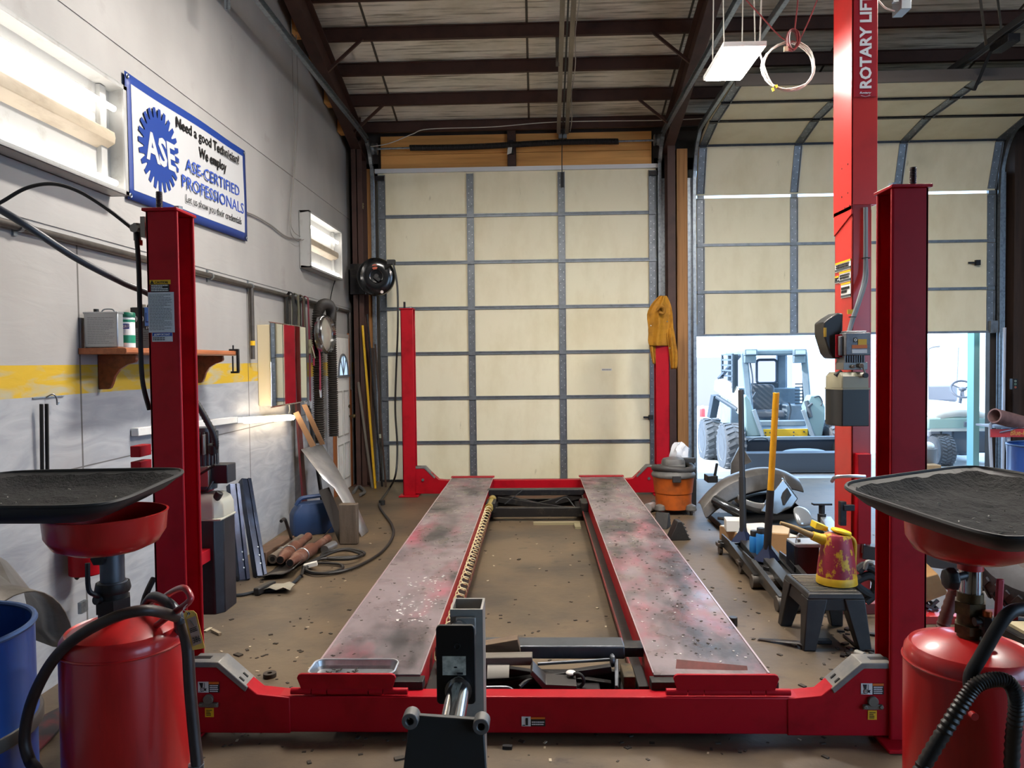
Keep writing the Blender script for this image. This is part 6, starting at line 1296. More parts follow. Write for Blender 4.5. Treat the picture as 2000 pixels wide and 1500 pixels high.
# floor jacks
def floor_jack(label, fx, fy, ry, sc, htop, hcol, frame_c):
    """fx,fy = front roller spot; ry = length towards the back"""
    t = thing('floor_jack', label, 'floor jack', (fx, fy, 0), 'low floor jacks'); FM = M(frame_c[0], frame_c[1], .35, .5, n1=(12, '#3a3733', .5, .7))
    w_ = .14*sc
    for sx in (-1, 1):
        b = MB(); b.prism([(fx+sx*w_-.006, fy, .03), (fx+sx*w_-.006, fy+ry, .08), (fx+sx*w_-.006, fy+ry, .17), (fx+sx*w_-.006, fy+ry*.7, .17), (fx+sx*w_-.006, fy, .10)], (.012, 0, 0)); b.bar((fx+sx*w_, fy, .10), (fx+sx*w_, fy+ry*.7, .17), .035, .008); b.build('side_frame', FM, t, bevel=.002)
    b = MB(); b.bar((fx, fy+.1, .07), (fx, fy+ry*.8, .14), .08, .05); b.cyl((fx, fy+.14, .09), (fx, fy+.14, .13), .05); b.build('lift_arm', FM, t, bevel=.004)
    b = MB(); b.box(fx-w_, fx+w_, fy+ry*.55, fy+ry, .06, .10); b.box(fx-w_-.03, fx+w_+.03, fy+ry*.92, fy+ry, .07, .11); b.build('pump_body', FM, t, bevel=.004)
    b = MB(); b.cyl((fx-w_-.03, fy+.02, .05), (fx+w_+.03, fy+.02, .05), .05, n=20); b.build('front_roller', M('roller_grey', '#55504a', .5, .4), t, bevel=.004)
    for sx in (-1, 1):
        b = MB(); cx_ = fx+sx*(w_+.02); b.cyl((cx_-.014, fy+ry-.02, .04), (cx_+.014, fy+ry-.02, .04), .04, n=18); b.box(cx_-.03, cx_+.03, fy+ry-.06, fy+ry+.03, .07, .10); b.cyl((cx_, fy+ry-.02, .1), (cx_, fy+ry-.02, .12), .02, n=6); b.build('caster', M('roller_grey'), t, bevel=.003)
    hb = V((fx+.0, fy+ry*.86, .13)); b = MB(); b.lathe([(.10, 0), (.09, .02), (.035, .09), (.03, .12)], hb, (htop-hb), 4); b.build('handle_socket', M('socket_blue', '#1b2440', .35, .3), t)
    d = (htop-hb); b = MB(); b.cyl(hb+d*.05, hb+d*.42, .028, n=16); b.build('handle_sleeve', M('sleeve_black', '#19191a', .5), t)
    b = MB(); b.cyl(hb+d*.41, htop, .0235, n=16); b.build('handle', hcol, t, bevel=.003)
    return t
q = P(1514, 1205, Z=0)
floor_jack('low floor jack with tall yellow handle, beside the step stool', 1.72, 4.95, .92, 1, P(1516, 767, Y=5.75), M('handle_yellow', '#d59a12', .4, n1=(8, '#c08a10', .5, .7)), ('jack_steel', '#454443'))
q = P(1462, 1128, Z=0)
floor_jack('low floor jack with tall black handle, behind the yellow handled one', 1.70, 5.45, 1.0, 1, P(1447, 762, Y=6.55), M('handle_black', '#202023', .45), ('jack_dark', '#2f2f30'))
for i, (x, y, lb) in enumerate(((1473, 1088, 'blue spray can with black cap partly behind the other on the floor jack'), (1486, 1092, 'blue spray can with black cap nearest the yellow handle'))):
    q = P(x, y, Y=5.98 - i*.06); t = thing('spray_can', lb, 'spray can', tuple(q)); h = .155 if i == 0 else .19
    b = MB(); b.lathe([(.034, 0), (.036, .004), (.036, h), (.03, h+.012)], q); b.build('body', M('can_blue', '#2f7fc4', .35, .2), t); b = MB(); b.lathe([(.027, h+.012), (.03, h+.014), (.03, h+.052), (.027, h+.056)], q); b.build('cap', BLACK, t)
    if q.z > .18: pass
o = MB().box(P(1473, 1088, Y=5.95).x-.06, P(1486, 1092, Y=5.95).x+.06, 5.86, 6.03, max(.0, P(1480, 1092, Y=5.95).z-.03), P(1480, 1092, Y=5.95).z-.002); tag(o.build('jack_tray', M('jack_dark')), 'small steel tray on the floor jack carrying the blue spray cans', 'tray')
# cardboard boxes
q0, q1 = P(1405, 1065, Z=0), P(1535, 1084, Z=0)
def carton(name, label, fl, fr, depth, h, mat, z=0, lid=None):
    fl, fr = V((fl.x, fl.y, z)), V((fr.x, fr.y, z)); d = (fr-fl).normalized(); n = V((-d.y, d.x, 0))
    t = thing(name, label, 'box', tuple((fl+fr)/2)); b = MB(); b.prism([fl, fr, fr+n*depth, fl+n*depth], (0, 0, h)); b.build('body', mat, t, bevel=.004)
    b = MB(); b.prism([fl+n*.01+V((0, 0, h)), fr+n*.01+V((0, 0, h)), fr+n*(depth-.01)+V((0, 0, h)), fl+n*(depth-.01)+V((0, 0, h))], (0, 0, .004)); b.build('lid', lid or mat, t); return t
carton('carton', 'open brown carton with pale papers on it, behind the black jack handle', P(1405, 1052, Z=0), P(1468, 1082, Z=0), .45, .12, M('carton_brown', '#9c7b58', .75), lid=PAPER)
carton('carton', 'square brown carton behind the yellow jack handle', P(1503, 1080, Z=0), P(1540, 1083, Z=0), .33, .17, CARD, lid=M('carton_pale', '#b5a184', .7))
carton('carton', 'small white carton sitting on the open brown carton', V((P(1417, 1040, Y=6.75).x, 6.72, 0)), V((P(1454, 1040, Y=6.75).x, 6.70, 0)), .16, .10, PAPER, z=.125)
tag(MB().tube(crv([P(1402, 1012, Y=6.9), P(1415, 1014, Y=6.9), P(1430, 1018, Y=6.9)], 4), .014).build('grease_gun', DARK), 'dark tool handle lying on the open brown carton', 'tool')
# battery
q = P(1552, 1128, Z=0)
x0, x1 = P(1552, 1100, Y=5.55).x-.01, P(1598, 1100, Y=5.55).x-.01
t = thing('car_battery', 'black battery with grey top and wire handle, behind the step stool', 'battery', (x0, 5.55, 0))
hb = P(1580, 1066, Y=5.55).z
b = MB(); b.box(x0, x1, 5.50, 5.66, .0, hb); b.box(x0-.012, x0+.012, 5.49, 5.67, .0, hb+.015); b.build('case', M('battery_black', '#0d0d0f', .35), t, bevel=.004); b = MB(); b.box(x0-.01, x1+.005, 5.49, 5.67, hb, hb+.03); b.build('top', M('battery_grey', '#85888a', .45), t, bevel=.006)
b = MB(); b.cyl((x0+.04, 5.55, hb+.03), (x0+.04, 5.55, hb+.05), .012); b.build('terminal', M('lead', '#6d6a68', .5, .5), t); b = MB(); b.tube(crv([(x0+.0, 5.5, hb-.04), (x0+.01, 5.52, hb+.05), (x0+.05, 5.56, hb+.09), (x0+.1, 5.58, hb+.06)], 5), .005, 6); b.build('carry_wire', GALV, t)

# step stool and gas can
t = thing('step_stool', 'black plastic step stool with ribbed top holding the oil jug', 'step stool', (1.72, 4.5, 0))
SB = M('stool_black', '#161617', .5, 0, n1=(10, '#262523', .45, .72))
A1, B1 = P(1577, 1162, Z=.315), P(1690, 1162, Z=.315); C1 = P(1543, 1112, Z=.325)
e1 = (B1-A1); W = e1.length; e1.normalize(); e2 = V((-e1.y, e1.x, 0)); D_ = .42; H = .32
S = lambda u, v, z: V((A1.x, A1.y, 0)) + e1*u + e2*v + V((0, 0, z))
def loft4(b, r0, r1): rv = [[b.bm.verts.new(p) for p in r] for r in (r0, r1)]; b.skin(rv)
b = MB(); loft4(b, [S(0, 0, H-.03), S(W, 0, H-.03), S(W, D_, H-.03), S(0, D_, H-.03)], [S(.012, .012, H), S(W-.012, .012, H), S(W-.012, D_-.012, H), S(.012, D_-.012, H)]); b.build('top', SB, t, bevel=.006)
b = MB()
for i in range(12):
    v = .05 + i*(D_-.1)/11; b.bar(S(.03, v, H+.001), S(W-.03, v, H+.001), .012, .005)
b.build('tread_ribs', M('dusty_rib', '#6b6253', .7), t)
sp = .03
for sx, sy, nm in ((0, 0, 1), (1, 0, 1), (0, 1, 1), (1, 1, 1)):
    u0, u1 = (0, .115) if sx == 0 else (W-.115, W); v0, v1 = (0, .11) if sy == 0 else (D_-.11, D_)
    du = -sp if sx == 0 else sp; dv = -sp*.8 if sy == 0 else sp*.8; s0 = .035 if sx == 0 else 0; s1 = 0 if sx == 0 else -.035; w0 = 0 if sy == 0 else .05; w1 = -.05 if sy == 0 else 0
    b = MB(); loft4(b, [S(u0+du+(0 if sx == 0 else .045), v0+dv+w0, 0), S(u1+du+(-.045 if sx == 0 else 0), v0+dv+w0, 0), S(u1+du+(-.045 if sx == 0 else 0), v1+dv+w1, 0), S(u0+du+(0 if sx == 0 else .045), v1+dv+w1, 0)],
        [S(u0, v0, H-.03), S(u1, v0, H-.03), S(u1, v1, H-.03), S(u0, v1, H-.03)]); b.build('leg', SB, t, bevel=.006)
b = MB(); b.prism([S(.10, .01, H-.03), S(W-.10, .01, H-.03), S(W-.10, .01, H-.10), S(.10, .01, H-.10)], e2*.02); b.prism([S(.10, D_-.03, H-.03), S(W-.10, D_-.03, H-.03), S(W-.10, D_-.03, H-.13), S(.10, D_-.03, H-.13)], e2*.02)
b.prism([S(.012, .09, H-.03), S(.012, D_-.09, H-.03), S(.002, D_-.09, H-.11), S(.002, .09, H-.11)], e1*.015); b.prism([S(W-.012, .09, H-.03), S(W-.012, D_-.09, H-.03), S(W-.002, D_-.09, H-.11), S(W-.002, .09, H-.11)], -e1*.015); b.build('apron', SB, t, bevel=.004)
gq = P(1634, 1139, Z=H+.006); t = thing('oil_jug', 'worn red and yellow oil jug with long spout standing on the step stool', 'oil jug', tuple(gq))
JR = M('worn_red_jug', '#8d2436', .5, .1, n1=((16, 16, 11), '#c29a1c', .53, .58), n2=(40, '#6b1a24', .6, .75))
JY = M('worn_yellow', '#c4a01c', .5, .1, n1=(9, '#a37f16', .5, .7))
sc = 4.55/1480; Rb = 38*gq.y/1480
b = MB(); b.lathe([(Rb*.96, .045), (Rb*.9, .12), (Rb*.80, .20), (Rb*.70, .265), (Rb*.66, .28), (Rb*.60, .292), (Rb*.3, .30)], gq, n=36); b.build('body', JR, t)
b = MB(); b.lathe([(Rb*.9, 0), (Rb, .006), (Rb*.99, .02), (Rb*.965, .048), (Rb*.95, .05)], gq, n=36); b.build('base_band', JY, t)
b = MB(); b.tube([gq+V((-.04, 0, .25)), P(1602, 1052, Y=gq.y), P(1586, 1046, Y=gq.y)], .03, 14, rf=lambda i: (.045, .03, .026)[i]); b.build('spout_neck', JY, t)
b = MB(); b.tube(crv([P(1590, 1047, Y=gq.y), P(1572, 1040, Y=gq.y), P(1550, 1030, Y=gq.y), P(1524, 1021, Y=gq.y)], 5), .02, 12, rf=lambda i: .021-.0007*i); b.build('spout', M('tan_spout', '#8f7444', .5), t)
b = MB(); q = P(1642, 1041, Y=gq.y); b.lathe([(.055, 0), (.06, .008), (.055, .02), (.01, .026)], q+V((0, 0, .0)), (.25, 0, 1), 24); q = P(1602, 1030, Y=gq.y+.03); b.prism([q+V((-.02, 0, .03)), q+V((.05, 0, 0)), q+V((.04, 0, -.025)), q+V((-.03, 0, -.01))], (0, .09, 0)); b.build('lid', M('lid_yellow', '#d9b81c', .4), t, bevel=.004)
b = MB(); b.tube(crv([P(1648, 1048, Y=gq.y), P(1662, 1050, Y=gq.y), P(1669, 1060, Y=gq.y), P(1669, 1085, Y=gq.y), P(1667, 1112, Y=gq.y), P(1660, 1118, Y=gq.y)], 5), .012, 10); b.build('handle', JY, t)
# oily parts behind the stool
b = MB(); rnd = random.Random(11)
tag(MB().tube(crv([P(1675, 1115, Y=4.86), P(1690, 1105, Y=4.86), P(1712, 1120, Y=4.86), P(1705, 1160, Y=4.86), P(1680, 1150, Y=4.86), P(1672, 1135, Y=4.86), P(1700, 1125, Y=4.86), P(1716, 1150, Y=4.86), P(1690, 1175, Y=4.86)], 6), .028, 9).build('radiator_hose', RUBBER), 'thick black hose tangle on the floor between stool and lift post', 'hose')
tag(MB().tube(crv([P(1688, 1112, Y=4.84), P(1694, 1098, Y=4.84), P(1704, 1100, Y=4.84)], 5), .016, 8).build('pipe_elbow', M('pale_pipe', '#77756f', .5, .4)), 'pale bent pipe stub sticking out of the black hose tangle', 'pipe')
q = P(1700, 1195, Z=0); tag(MB().box(q.x-.22, q.x+.35, q.y-.05, q.y+.12, 0, .07).build('red_channel', M('dark_red_channel', '#6d2019', .5, .1), bevel=.004), 'dark red steel channel on the floor behind the front column', 'channel')
rnd = random.Random(21); b = MB()
for i in range(22):
    q = P(rnd.uniform(1640, 1725), rnd.uniform(1225, 1290), Z=.01); s_ = rnd.uniform(.004, .014); b.box(q.x-s_*1.8, q.x+s_*1.8, q.y-s_, q.y+s_, 0, s_, rot=(0, 0, rnd.uniform(0, 3)))
tag(b.build('small_parts', GREASE, kind='stuff'), 'scatter of small oily parts on the floor behind the stool legs', 'parts')
tag(MB().tube(crv([P(1648, 1240, Z=.01), P(1662, 1252, Z=.01), P(1684, 1268, Z=.01)], 4), .008, 6).build('rod', DARK), 'thin dark rod on the floor under the step stool', 'rod')
tag(MB().cyl(P(1672, 1276, Z=.03), P(1688, 1282, Z=.03), .022).build('pipe_stub', M('pale_pipe')), 'short pipe stub on the floor just behind the grey housing cover', 'pipe')
tag(MB().box(*(lambda q: (q.x-.05, q.x+.05, q.y-.02, q.y+.03, 0, .02))(P(1606, 1256, Z=0))).build('rubber_pad', RUBBER, bevel=.004), 'flat black rubber pad lying beside the front leg of the stool', 'pad')
tag(MB().sheet([[P(1480, 1250, Z=.004), P(1483, 1246, Z=.004)], [P(1520, 1254, Z=.012), P(1522, 1249, Z=.012)], [P(1560, 1258, Z=.03), P(1563, 1251, Z=.025)], [P(1578, 1268, Z=.006), P(1584, 1262, Z=.006)]]).build('strip', M('dark_strip', '#2d2520', .5), solid=.002), 'curled dark strip on the floor in front of the step stool', 'strip')
# behind the front column, right part of the picture
q0 = P(1800, 1186, Y=4.75); o = MB().prism([P(1800, 1130, Y=4.8), P(1832, 1121, Y=4.8), P(1852, 1160, Y=4.8), P(1800, 1180, Y=4.8)], (.0, .22, .05)).build('carton', M('carton_open', '#9c7648', .75, 0, n1=(5, '#87643b', .4, .7)), bevel=.004); tag(o, 'tilted open brown carton beside the front column and drain stem', 'box')
o = MB().box(2.38, 2.95, 4.72, 4.86, 0, .05).build('red_bar', REDO, bevel=.003); tag(o, 'red flat steel bar on the floor beyond the oil drain', 'bar')
rnd = random.Random(31); b = MB()
for i in range(16):
    q = P(rnd.uniform(1800, 1848), rnd.uniform(1182, 1200), Z=.06); b.bar(q+V((0, .1, .0)), q+V((rnd.uniform(-.06, .06), .1, rnd.uniform(-.03, .05))), .02, .015)
tag(b.build('brackets', M('grey_scrap', '#4a4744', .5, .4), kind='stuff'), 'heap of small dull metal scraps on the red bar', 'scrap')
c = V((3.2, 4.85, .27)); t = thing('tire', 'large dark tire tilted on the floor beyond the oil drain', 'tire', (c.x, c.y, 0)); ax = V((-.35, -.45, .82)).normalized()
b = MB(); b.lathe([(.20, -.11), (.30, -.13), (.37, -.11), (.395, -.07), (.40, 0), (.395, .07), (.37, .11), (.30, .13), (.20, .11), (.20, -.11)], c+V((0, 0, .08)), ax, 48, caps=(False, False)); b.build('carcass', M('tire_rubber', '#26262a', .6, n1=(12, '#35343a', .45, .7)), t)
b = MB(); x_, y_ = b.frame(ax); cc = c+V((0, 0, .08))
for i in range(36):
    a = 2*PI*i/36
    for s in (-1, 1):
        d = x_*math.cos(a)+y_*math.sin(a); d2 = x_*math.cos(a+.1)+y_*math.sin(a+.1); b.bar(cc+d*.402+ax*(.01*s), cc+d2*.395+ax*(.085*s), .03, .014, d)
b.build('tread', M('tire_rubber'), t)
t = thing('drip_tray', 'shallow dark tray with a pale card on the floor beyond the drain handle', 'tray', tuple(P(2000, 1235, Z=.0)))
q = P(1995, 1235, Z=0.05); b = MB(); b.tube(rrect(q.x-.06, q.x+.35, q.y-.12, q.y+.18, .04, .05), .008, 6, closed=True); b.box(q.x-.06, q.x+.35, q.y-.12, q.y+.18, 0, .04); b.build('pan', DARK, t); b = MB(); b.box(q.x+.01, q.x+.2, q.y-.05, q.y+.16, .041, .06); b.build('card', M('cream_card', '#b5a987', .7), t)
# blue drum, hand cart, tube at the far side
q = P(1985, 940, Z=0); t = drum('blue steel drum standing at the far side of the second bay', 4.44, 6.75, .29, .88, BLUE)
t = thing('hand_cart', 'red and white tubular hand cart beside the far blue drum', 'hand cart', (5.6, 8.9, 0))
WT = M('white_tube', '#aab4c4', .4)
fy = 8.8; xs0, xs1 = P(1934, 840, Y=fy).x, P(1969, 840, Y=fy).x
b = MB(); b.tube(crv([P(1940, 965, Y=fy), P(1936, 900, Y=fy), P(1934, 840, Y=fy), P(1938, 826, Y=fy), P(1960, 827, Y=fy), P(1970, 832, Y=fy), P(1970, 880, Y=fy), P(1972, 965, Y=fy)], 5), .018, 8); b.build('frame', WT, t)
b = MB(); a, e = P(1934, 838, Y=fy-.02), P(2030, 853, Y=fy-.02); b.box(a.x, e.x, fy-.03, fy-.02, e.z, a.z); b.build('side_panel', M('cart_red', '#b32a2c', .45), t)
text('lettering', 'Blue-Point', P(1998, 845, Y=fy-.034), RX, UPZ, .28, .06, M('cart_gold', '#c9a04a', .5), t, .001, shear=.2)
b = MB(); b.tube([P(1972, 960, Y=fy+.3), P(1968, 880, Y=fy+.3), P(1964, 855, Y=fy+.3)], .016); b.box(e.x-.5, e.x+.1, fy-.02, fy+.35, a.z+.01, a.z+.03); b.build('shelf', WT, t)
a = P(1942, 812, Y=8.7); e = P(2040, 838, Y=9.0)
b = MB(); b.pipe(a, e, .085, .07, 24); tag(b.build('card_tube', M('tube_mauve', '#8d6f6e', .6, n1=(5, '#6f5554', .45, .7))), 'wide cardboard tube resting on the hand cart', 'tube')
b = MB(); b.sheet([[P(1952, 845, Y=8.75), P(1975, 840, Y=8.75), P(2010, 826, Y=8.8)], [P(1958, 836, Y=8.95), P(1980, 828, Y=8.95), P(2010, 820, Y=9.0)]]); tag(b.build('plastic_sheet', M('blue_film', '#7ea2c8', .3), solid=.004), 'pale blue plastic film under the cardboard tube', 'plastic')
b = MB(); b.cyl(P(1958, 950, Y=10.0), P(1962, 640, Y=10.2), .02); tag(b.build('pvc_pipe', M('white_tube')), 'long white pipe standing against the dark posts beyond the raised door', 'pipe')
q = P(1978, 750, Y=10.05); t = thing('door_switch', 'black push button switch box on the brown post beyond the raised door', 'switch', tuple(q)); b = MB(); b.box(q.x-.035, q.x+.035, 10.0, 10.06, q.z-.07, q.z+.07); b.build('box', BLACK, t, bevel=.004)
for dz, cl_ in ((.04, '#7d8a80'), (0, '#5e7a68'), (-.04, '#a05a44')): b = MB(); b.cyl((q.x, 10.0, q.z+dz), (q.x, 9.99, q.z+dz), .014); b.build('button', M('btn'+cl_, cl_, .4), t)
b = MB(); b.cyl((6.72, 9.98, 0), (6.72, 9.98, 4.6), .03); b.build
tag(b.build('conduit', M('old_conduit')), 'vertical grey conduit at the picture edge beyond the switch box', 'conduit')
b = MB(); b.tube(crv([P(1900, 945, Y=10.2), P(1932, 810, Y=10.2), P(1930, 700, Y=10.2), P(1936, 560, Y=10.2)], 4), .006, 5); b.bm.free()

# ------------------------------------------------------------------ outside
SKB = M('loader_paint', '#7d8d9c', .5, .1, n1=(4, '#6a7a8a', .45, .7)); SKD = M('loader_dark', '#4c5560', .5, .2); SKW = M('loader_white', '#d6d2ca', .5)
TYR = M('outdoor_tyre', '#55585e', .75, n1=(10, '#474a50', .4, .7))
t = thing('skid_steer', 'compact skid steer loader parked outside the raised door, bucket forward', 'loader', (3.6, 12.2, 0))
def Q(x, y, Y): return P(x, y, Y=Y)
def wheel(px, py, Y, r, w_, parent, name='wheel', tread=True):
    c = Q(px, py, Y); b = MB(); b.lathe([(r*.55, -w_/2), (r*.9, -w_/2), (r, -w_*.36), (r, w_*.36), (r*.9, w_/2), (r*.55, w_/2)], c, (1, 0, 0), 36); wh = b.build(name, TYR, parent)
    b = MB(); b.lathe([(r*.56, -w_/2-.002), (r*.5, -w_/2+.03), (r*.2, -w_/2+.05), (.02, -w_/2+.04)], c, (1, 0, 0), 28, caps=(False, False)); b.build('rim', M('rim_cream', '#b5ab9e', .5), wh)
    if tread:
        b = MB()
        for i in range(22):
            a = 2*PI*i/22
            for s in (-1, 1):
                p0 = c+V((s*.02, r*.99*math.cos(a), r*.99*math.sin(a))); p1 = c+V((s*w_*.46, r*.99*math.cos(a+.16), r*.99*math.sin(a+.16))); b.bar(p0, p1, .045, .03, (0, math.cos(a), math.sin(a)))
        b.build('tread', M('tyre_lug', '#62656b', .75), wh)
    return wh
for px, py, Y in ((1428, 873, 11.75), (1388, 860, 12.85)): wheel(px, py, Y, .36, .30, t)
wheel(1632, 873, 11.85, .36, .30, t); wheel(1632, 862, 12.9, .36, .30, t)
b = MB(); a, e = Q(1420, 700, 12.1), Q(1605, 700, 12.1)
xl, xr = Q(1452, 860, 12.1).x, Q(1598, 860, 12.1).x
b.box(xl, xr, 11.9, 13.4, .28, .55); b.box(xl, xr, 12.9, 13.7, .5, 1.15); bd = b.build('chassis', SKB, t, bevel=.02)
b = MB(); q = Q(1490, 838, 11.9); q2 = Q(1576, 856, 11.9); b.box(q.x, q2.x, 11.86, 11.9, q2.z, q.z); b.build('yellow_crossmember', M('loader_yellow', '#d9b22a', .5), t, bevel=.004)
b = MB()
for x, y in ((1495, 845), (1504, 845), (1550, 844), (1570, 843), (1495, 851), (1550, 851)): k = Q(x, y, 11.86); b.cyl(k, k+V((0, -.01, 0)), .012, n=8)
b.build('bolt', SKD, t)
# cab
zt_ = Q(1500, 682, 12.2).z
cl0, cl1 = Q(1447, 700, 12.2).x, Q(1573, 700, 12.2).x
b = MB()
b.box(cl0, cl1, 12.1, 13.2, zt_-.10, zt_); rf = b.build('cab_roof', SKB, t, bevel=.03)
b = MB(); zf = Q(1500, 800, 12.2).z
b.bar((cl0+.04, 12.15, zt_-.05), (cl0+.12, 12.12, zf), .10, .1); b.bar((cl1-.04, 12.15, zt_-.05), (cl1+.02, 12.12, zf), .10, .1); b.bar((cl0+.05, 13.1, zt_-.05), (cl0+.05, 13.1, zf), .1, .08); b.bar((cl1-.05, 13.1, zt_-.05), (cl1-.05, 13.1, zf), .1, .08)
m1, m2 = Q(1518, 700, 13.0).x, Q(1535, 700, 13.0).x; b.box(m1, m2, 12.98, 13.08, zf, zt_-.06); b.split('cab_pillar', SKB, t, bevel=.015)
b = MB(); zs0, zs1 = Q(1455, 692, 12.6).z, Q(1455, 765, 12.6).z
for i in range(8): z = zs1+(zs0-zs1)*i/7; b.bar((cl0-.10, 12.3, z), (cl0-.10, 13.0, z), .03, .025)
b.bar((cl0-.10, 12.3, zs1), (cl0-.10, 12.3, zs0), .03, .05); b.bar((cl0-.10, 13.0, zs1), (cl0-.10, 13.0, zs0), .03, .05); b.box(cl0-.11, cl0-.02, 12.3, 12.36, zs1, zs0); b.build('side_grille', SKD, t)
for px in (1465, 1561):
    k = Q(px, 688, 12.08); b = MB(); b.box(k.x-.10, k.x+.10, 12.02, 12.14, k.z-.05, k.z+.05); b.box(k.x-.09, k.x+.09, 12.05, 12.14, k.z-.17, k.z-.05); lh = b.build('work_light', SKB, t, bevel=.01); b = MB(); b.box(k.x-.075, k.x+.075, 12.012, 12.02, k.z-.03, k.z+.03); b.build('lens', M('lamp_lens', '#c7d4dc', .15), lh)
k0, k1 = Q(1478, 703, 12.98), Q(1517, 748, 12.98)
b = MB(); b.tube(rrect(0, 1, 0, 1, .1, 0), .02, 5, closed=True); b.bm.free()
b = MB(); pts = [V((p.x, 12.98, p.y)) for p in rrect(k0.x, k1.x, k1.z, k0.z, .05, 0)]; b.tube(pts, .022, 6, closed=True); b.box(k0.x-.1, k1.x+.02, 12.97, 13.03, zf, k1.z); b.build('rear_window_frame', SKD, t)
b = MB(); k = Q(1490, 779, 12.7); b.box(k.x-.20, k.x+.20, 12.68, 12.8, k.z-.22, k.z+.24); st_ = b.build('seat_back', M('seat_grey', '#5b5f68', .6), t, bevel=.07, seg=4)
b = MB(); k = Q(1495, 808, 12.5); b.box(k.x-.24, k.x+.26, 12.3, 12.75, k.z-.06, k.z+.06); b.build('seat', M('seat_grey'), t, bevel=.04, seg=3)
b = MB(); k0, k1 = Q(1520, 788, 12.9), Q(1573, 822, 12.9); b.box(k0.x, k1.x, 12.5, 12.95, k1.z, k0.z); b.box(cl0+.05, cl1-.05, 12.0, 12.06, Q(1500, 833, 12.0).z, Q(1500, 821, 12.0).z); b.build('side_console', SKB, t, bevel=.02)
b = MB(); k = Q(1541, 786, 12.3); b.tube(crv([k, k+V((.03, 0, -.12)), k+V((-.01, 0, -.32))], 4), .014); k = Q(1473, 770, 12.3); b.bar(k+V((.04, 0, .02)), k+V((-.02, 0, -.08)), .05, .05); b.tube(crv([Q(1465, 708, 12.1), Q(1470, 740, 12.05), Q(1468, 765, 12.05)], 4), .012); b.build('control_lever', SKD, t)
# side mesh panel
b = MB(); k0, k1 = Q(1553, 750, 12.6), Q(1564, 788, 12.6)
for i in range(7): z = k1.z+(k0.z-k1.z)*i/6; b.bar((k0.x, 12.6, z), (k1.x+.05, 12.6, z), .02, .02)
b.box(k1.x+.03, k1.x+.10, 12.58, 12.62, k1.z-.2, k0.z+.25); b.build('side_grille', SKD, t)
# front arms
for pl, nm in (([(1452, 776), (1458, 770), (1466, 782), (1472, 800), (1490, 852), (1458, 854), (1455, 800)], 0), ([(1573, 795), (1583, 772), (1602, 772), (1612, 795), (1612, 820), (1606, 853), (1588, 853)], 1)):
    b = MB(); b.prism([Q(x, y, 11.72) for x, y in pl], (0, .20, 0)); b.build('lift_arm_end', M('loader_teal', '#86a3ac', .45), t, bevel=.02)
for pts in ([(1472, 800), (1490, 852)], [(1568, 800), (1588, 853)]):
    b = MB(); b.bar(Q(*pts[0], 11.70), Q(*pts[1], 11.66), .07, .06); b.build('tilt_link', SKB, t, bevel=.008)
b = MB(); b.cyl(Q(1575, 783, 11.75), Q(1583, 815, 11.7), .035); b.cyl(Q(1578, 795, 11.7), Q(1586, 788, 11.7), .02); b.tube(crv([Q(1590, 776, 11.72), Q(1600, 774, 11.72), Q(1606, 785, 11.72), Q(1603, 792, 11.72)], 4), .012); b.build('cylinder', SKD, t)
b = MB(); b.prism([Q(1402, 745, 12.5), Q(1418, 742, 12.5), Q(1440, 752, 12.3), Q(1452, 775, 12.1), Q(1456, 815, 12.0), Q(1446, 812, 12.1), Q(1430, 785, 12.3), Q(1400, 765, 12.5)], (.0, .22, .02)); b.build('lift_arm', SKW, t, bevel=.02)
b = MB(); b.bar(Q(1404, 740, 12.8), Q(1445, 694, 13.2), .04, .05); b.bar(Q(1398, 772, 12.6), Q(1390, 815, 12.7), .14, .08); b.cyl(Q(1400, 775, 12.5), Q(1440, 800, 12.2), .035); b.build('arm_linkage', SKD, t)
# bucket
b = MB(); bl, br = Q(1438, 856, 11.5).x, Q(1660, 856, 11.5).x
zt2, zm, zb = Q(1530, 856, 11.55).z, Q(1530, 883, 11.3).z, .0
b.prism([(bl, 11.58, zt2), (bl, 11.5, zt2+.01), (bl, 11.62, zt2*.5), (bl, 11.5, .06), (bl, 11.02, .02), (bl, 11.02, .0), (bl, 11.62, .0), (bl, 11.72, .2)], (br-bl, 0, 0)); bk = b.build('bucket', SKD, t, bevel=.006)
b = MB()
for xx in (bl-.02, br): b.prism([(xx, 11.55, zt2), (xx, 11.3, .24), (xx, 11.02, .02), (xx, 11.62, .0)], (.02, 0, 0))
b.build('bucket_side', SKD, bk)
b = MB(); b.box(bl, br, 11.48, 11.56, zt2-.02, zt2+.03); b.build('bucket_lip', SKB, bk, bevel=.006)
b = MB(); b.box(bl, br, 11.0, 11.10, .0, .30, rot=(.22, 0, 0)); b.build('cutting_blade', SKD, bk, bevel=.006)
c = Q(1575, 882, 11.2); b = MB(); b.ball(c+V((0, .1, -.03)), .3, (1.15, .4, .22)); tag(b.build('tarp', M('grey_tarp', '#8b99a6', .6)), 'grey crumpled cover lying in the loader bucket', 'cover')
b = MB(); b.tube(crv([Q(1462, 862, 11.2), Q(1475, 856, 11.2), Q(1495, 856, 11.2), Q(1505, 866, 11.2), Q(1507, 874, 11.2)], 4), .01); tag(b.build('hose', M('loader_dark')), 'thin hose looping over the loader bucket edge', 'hose')

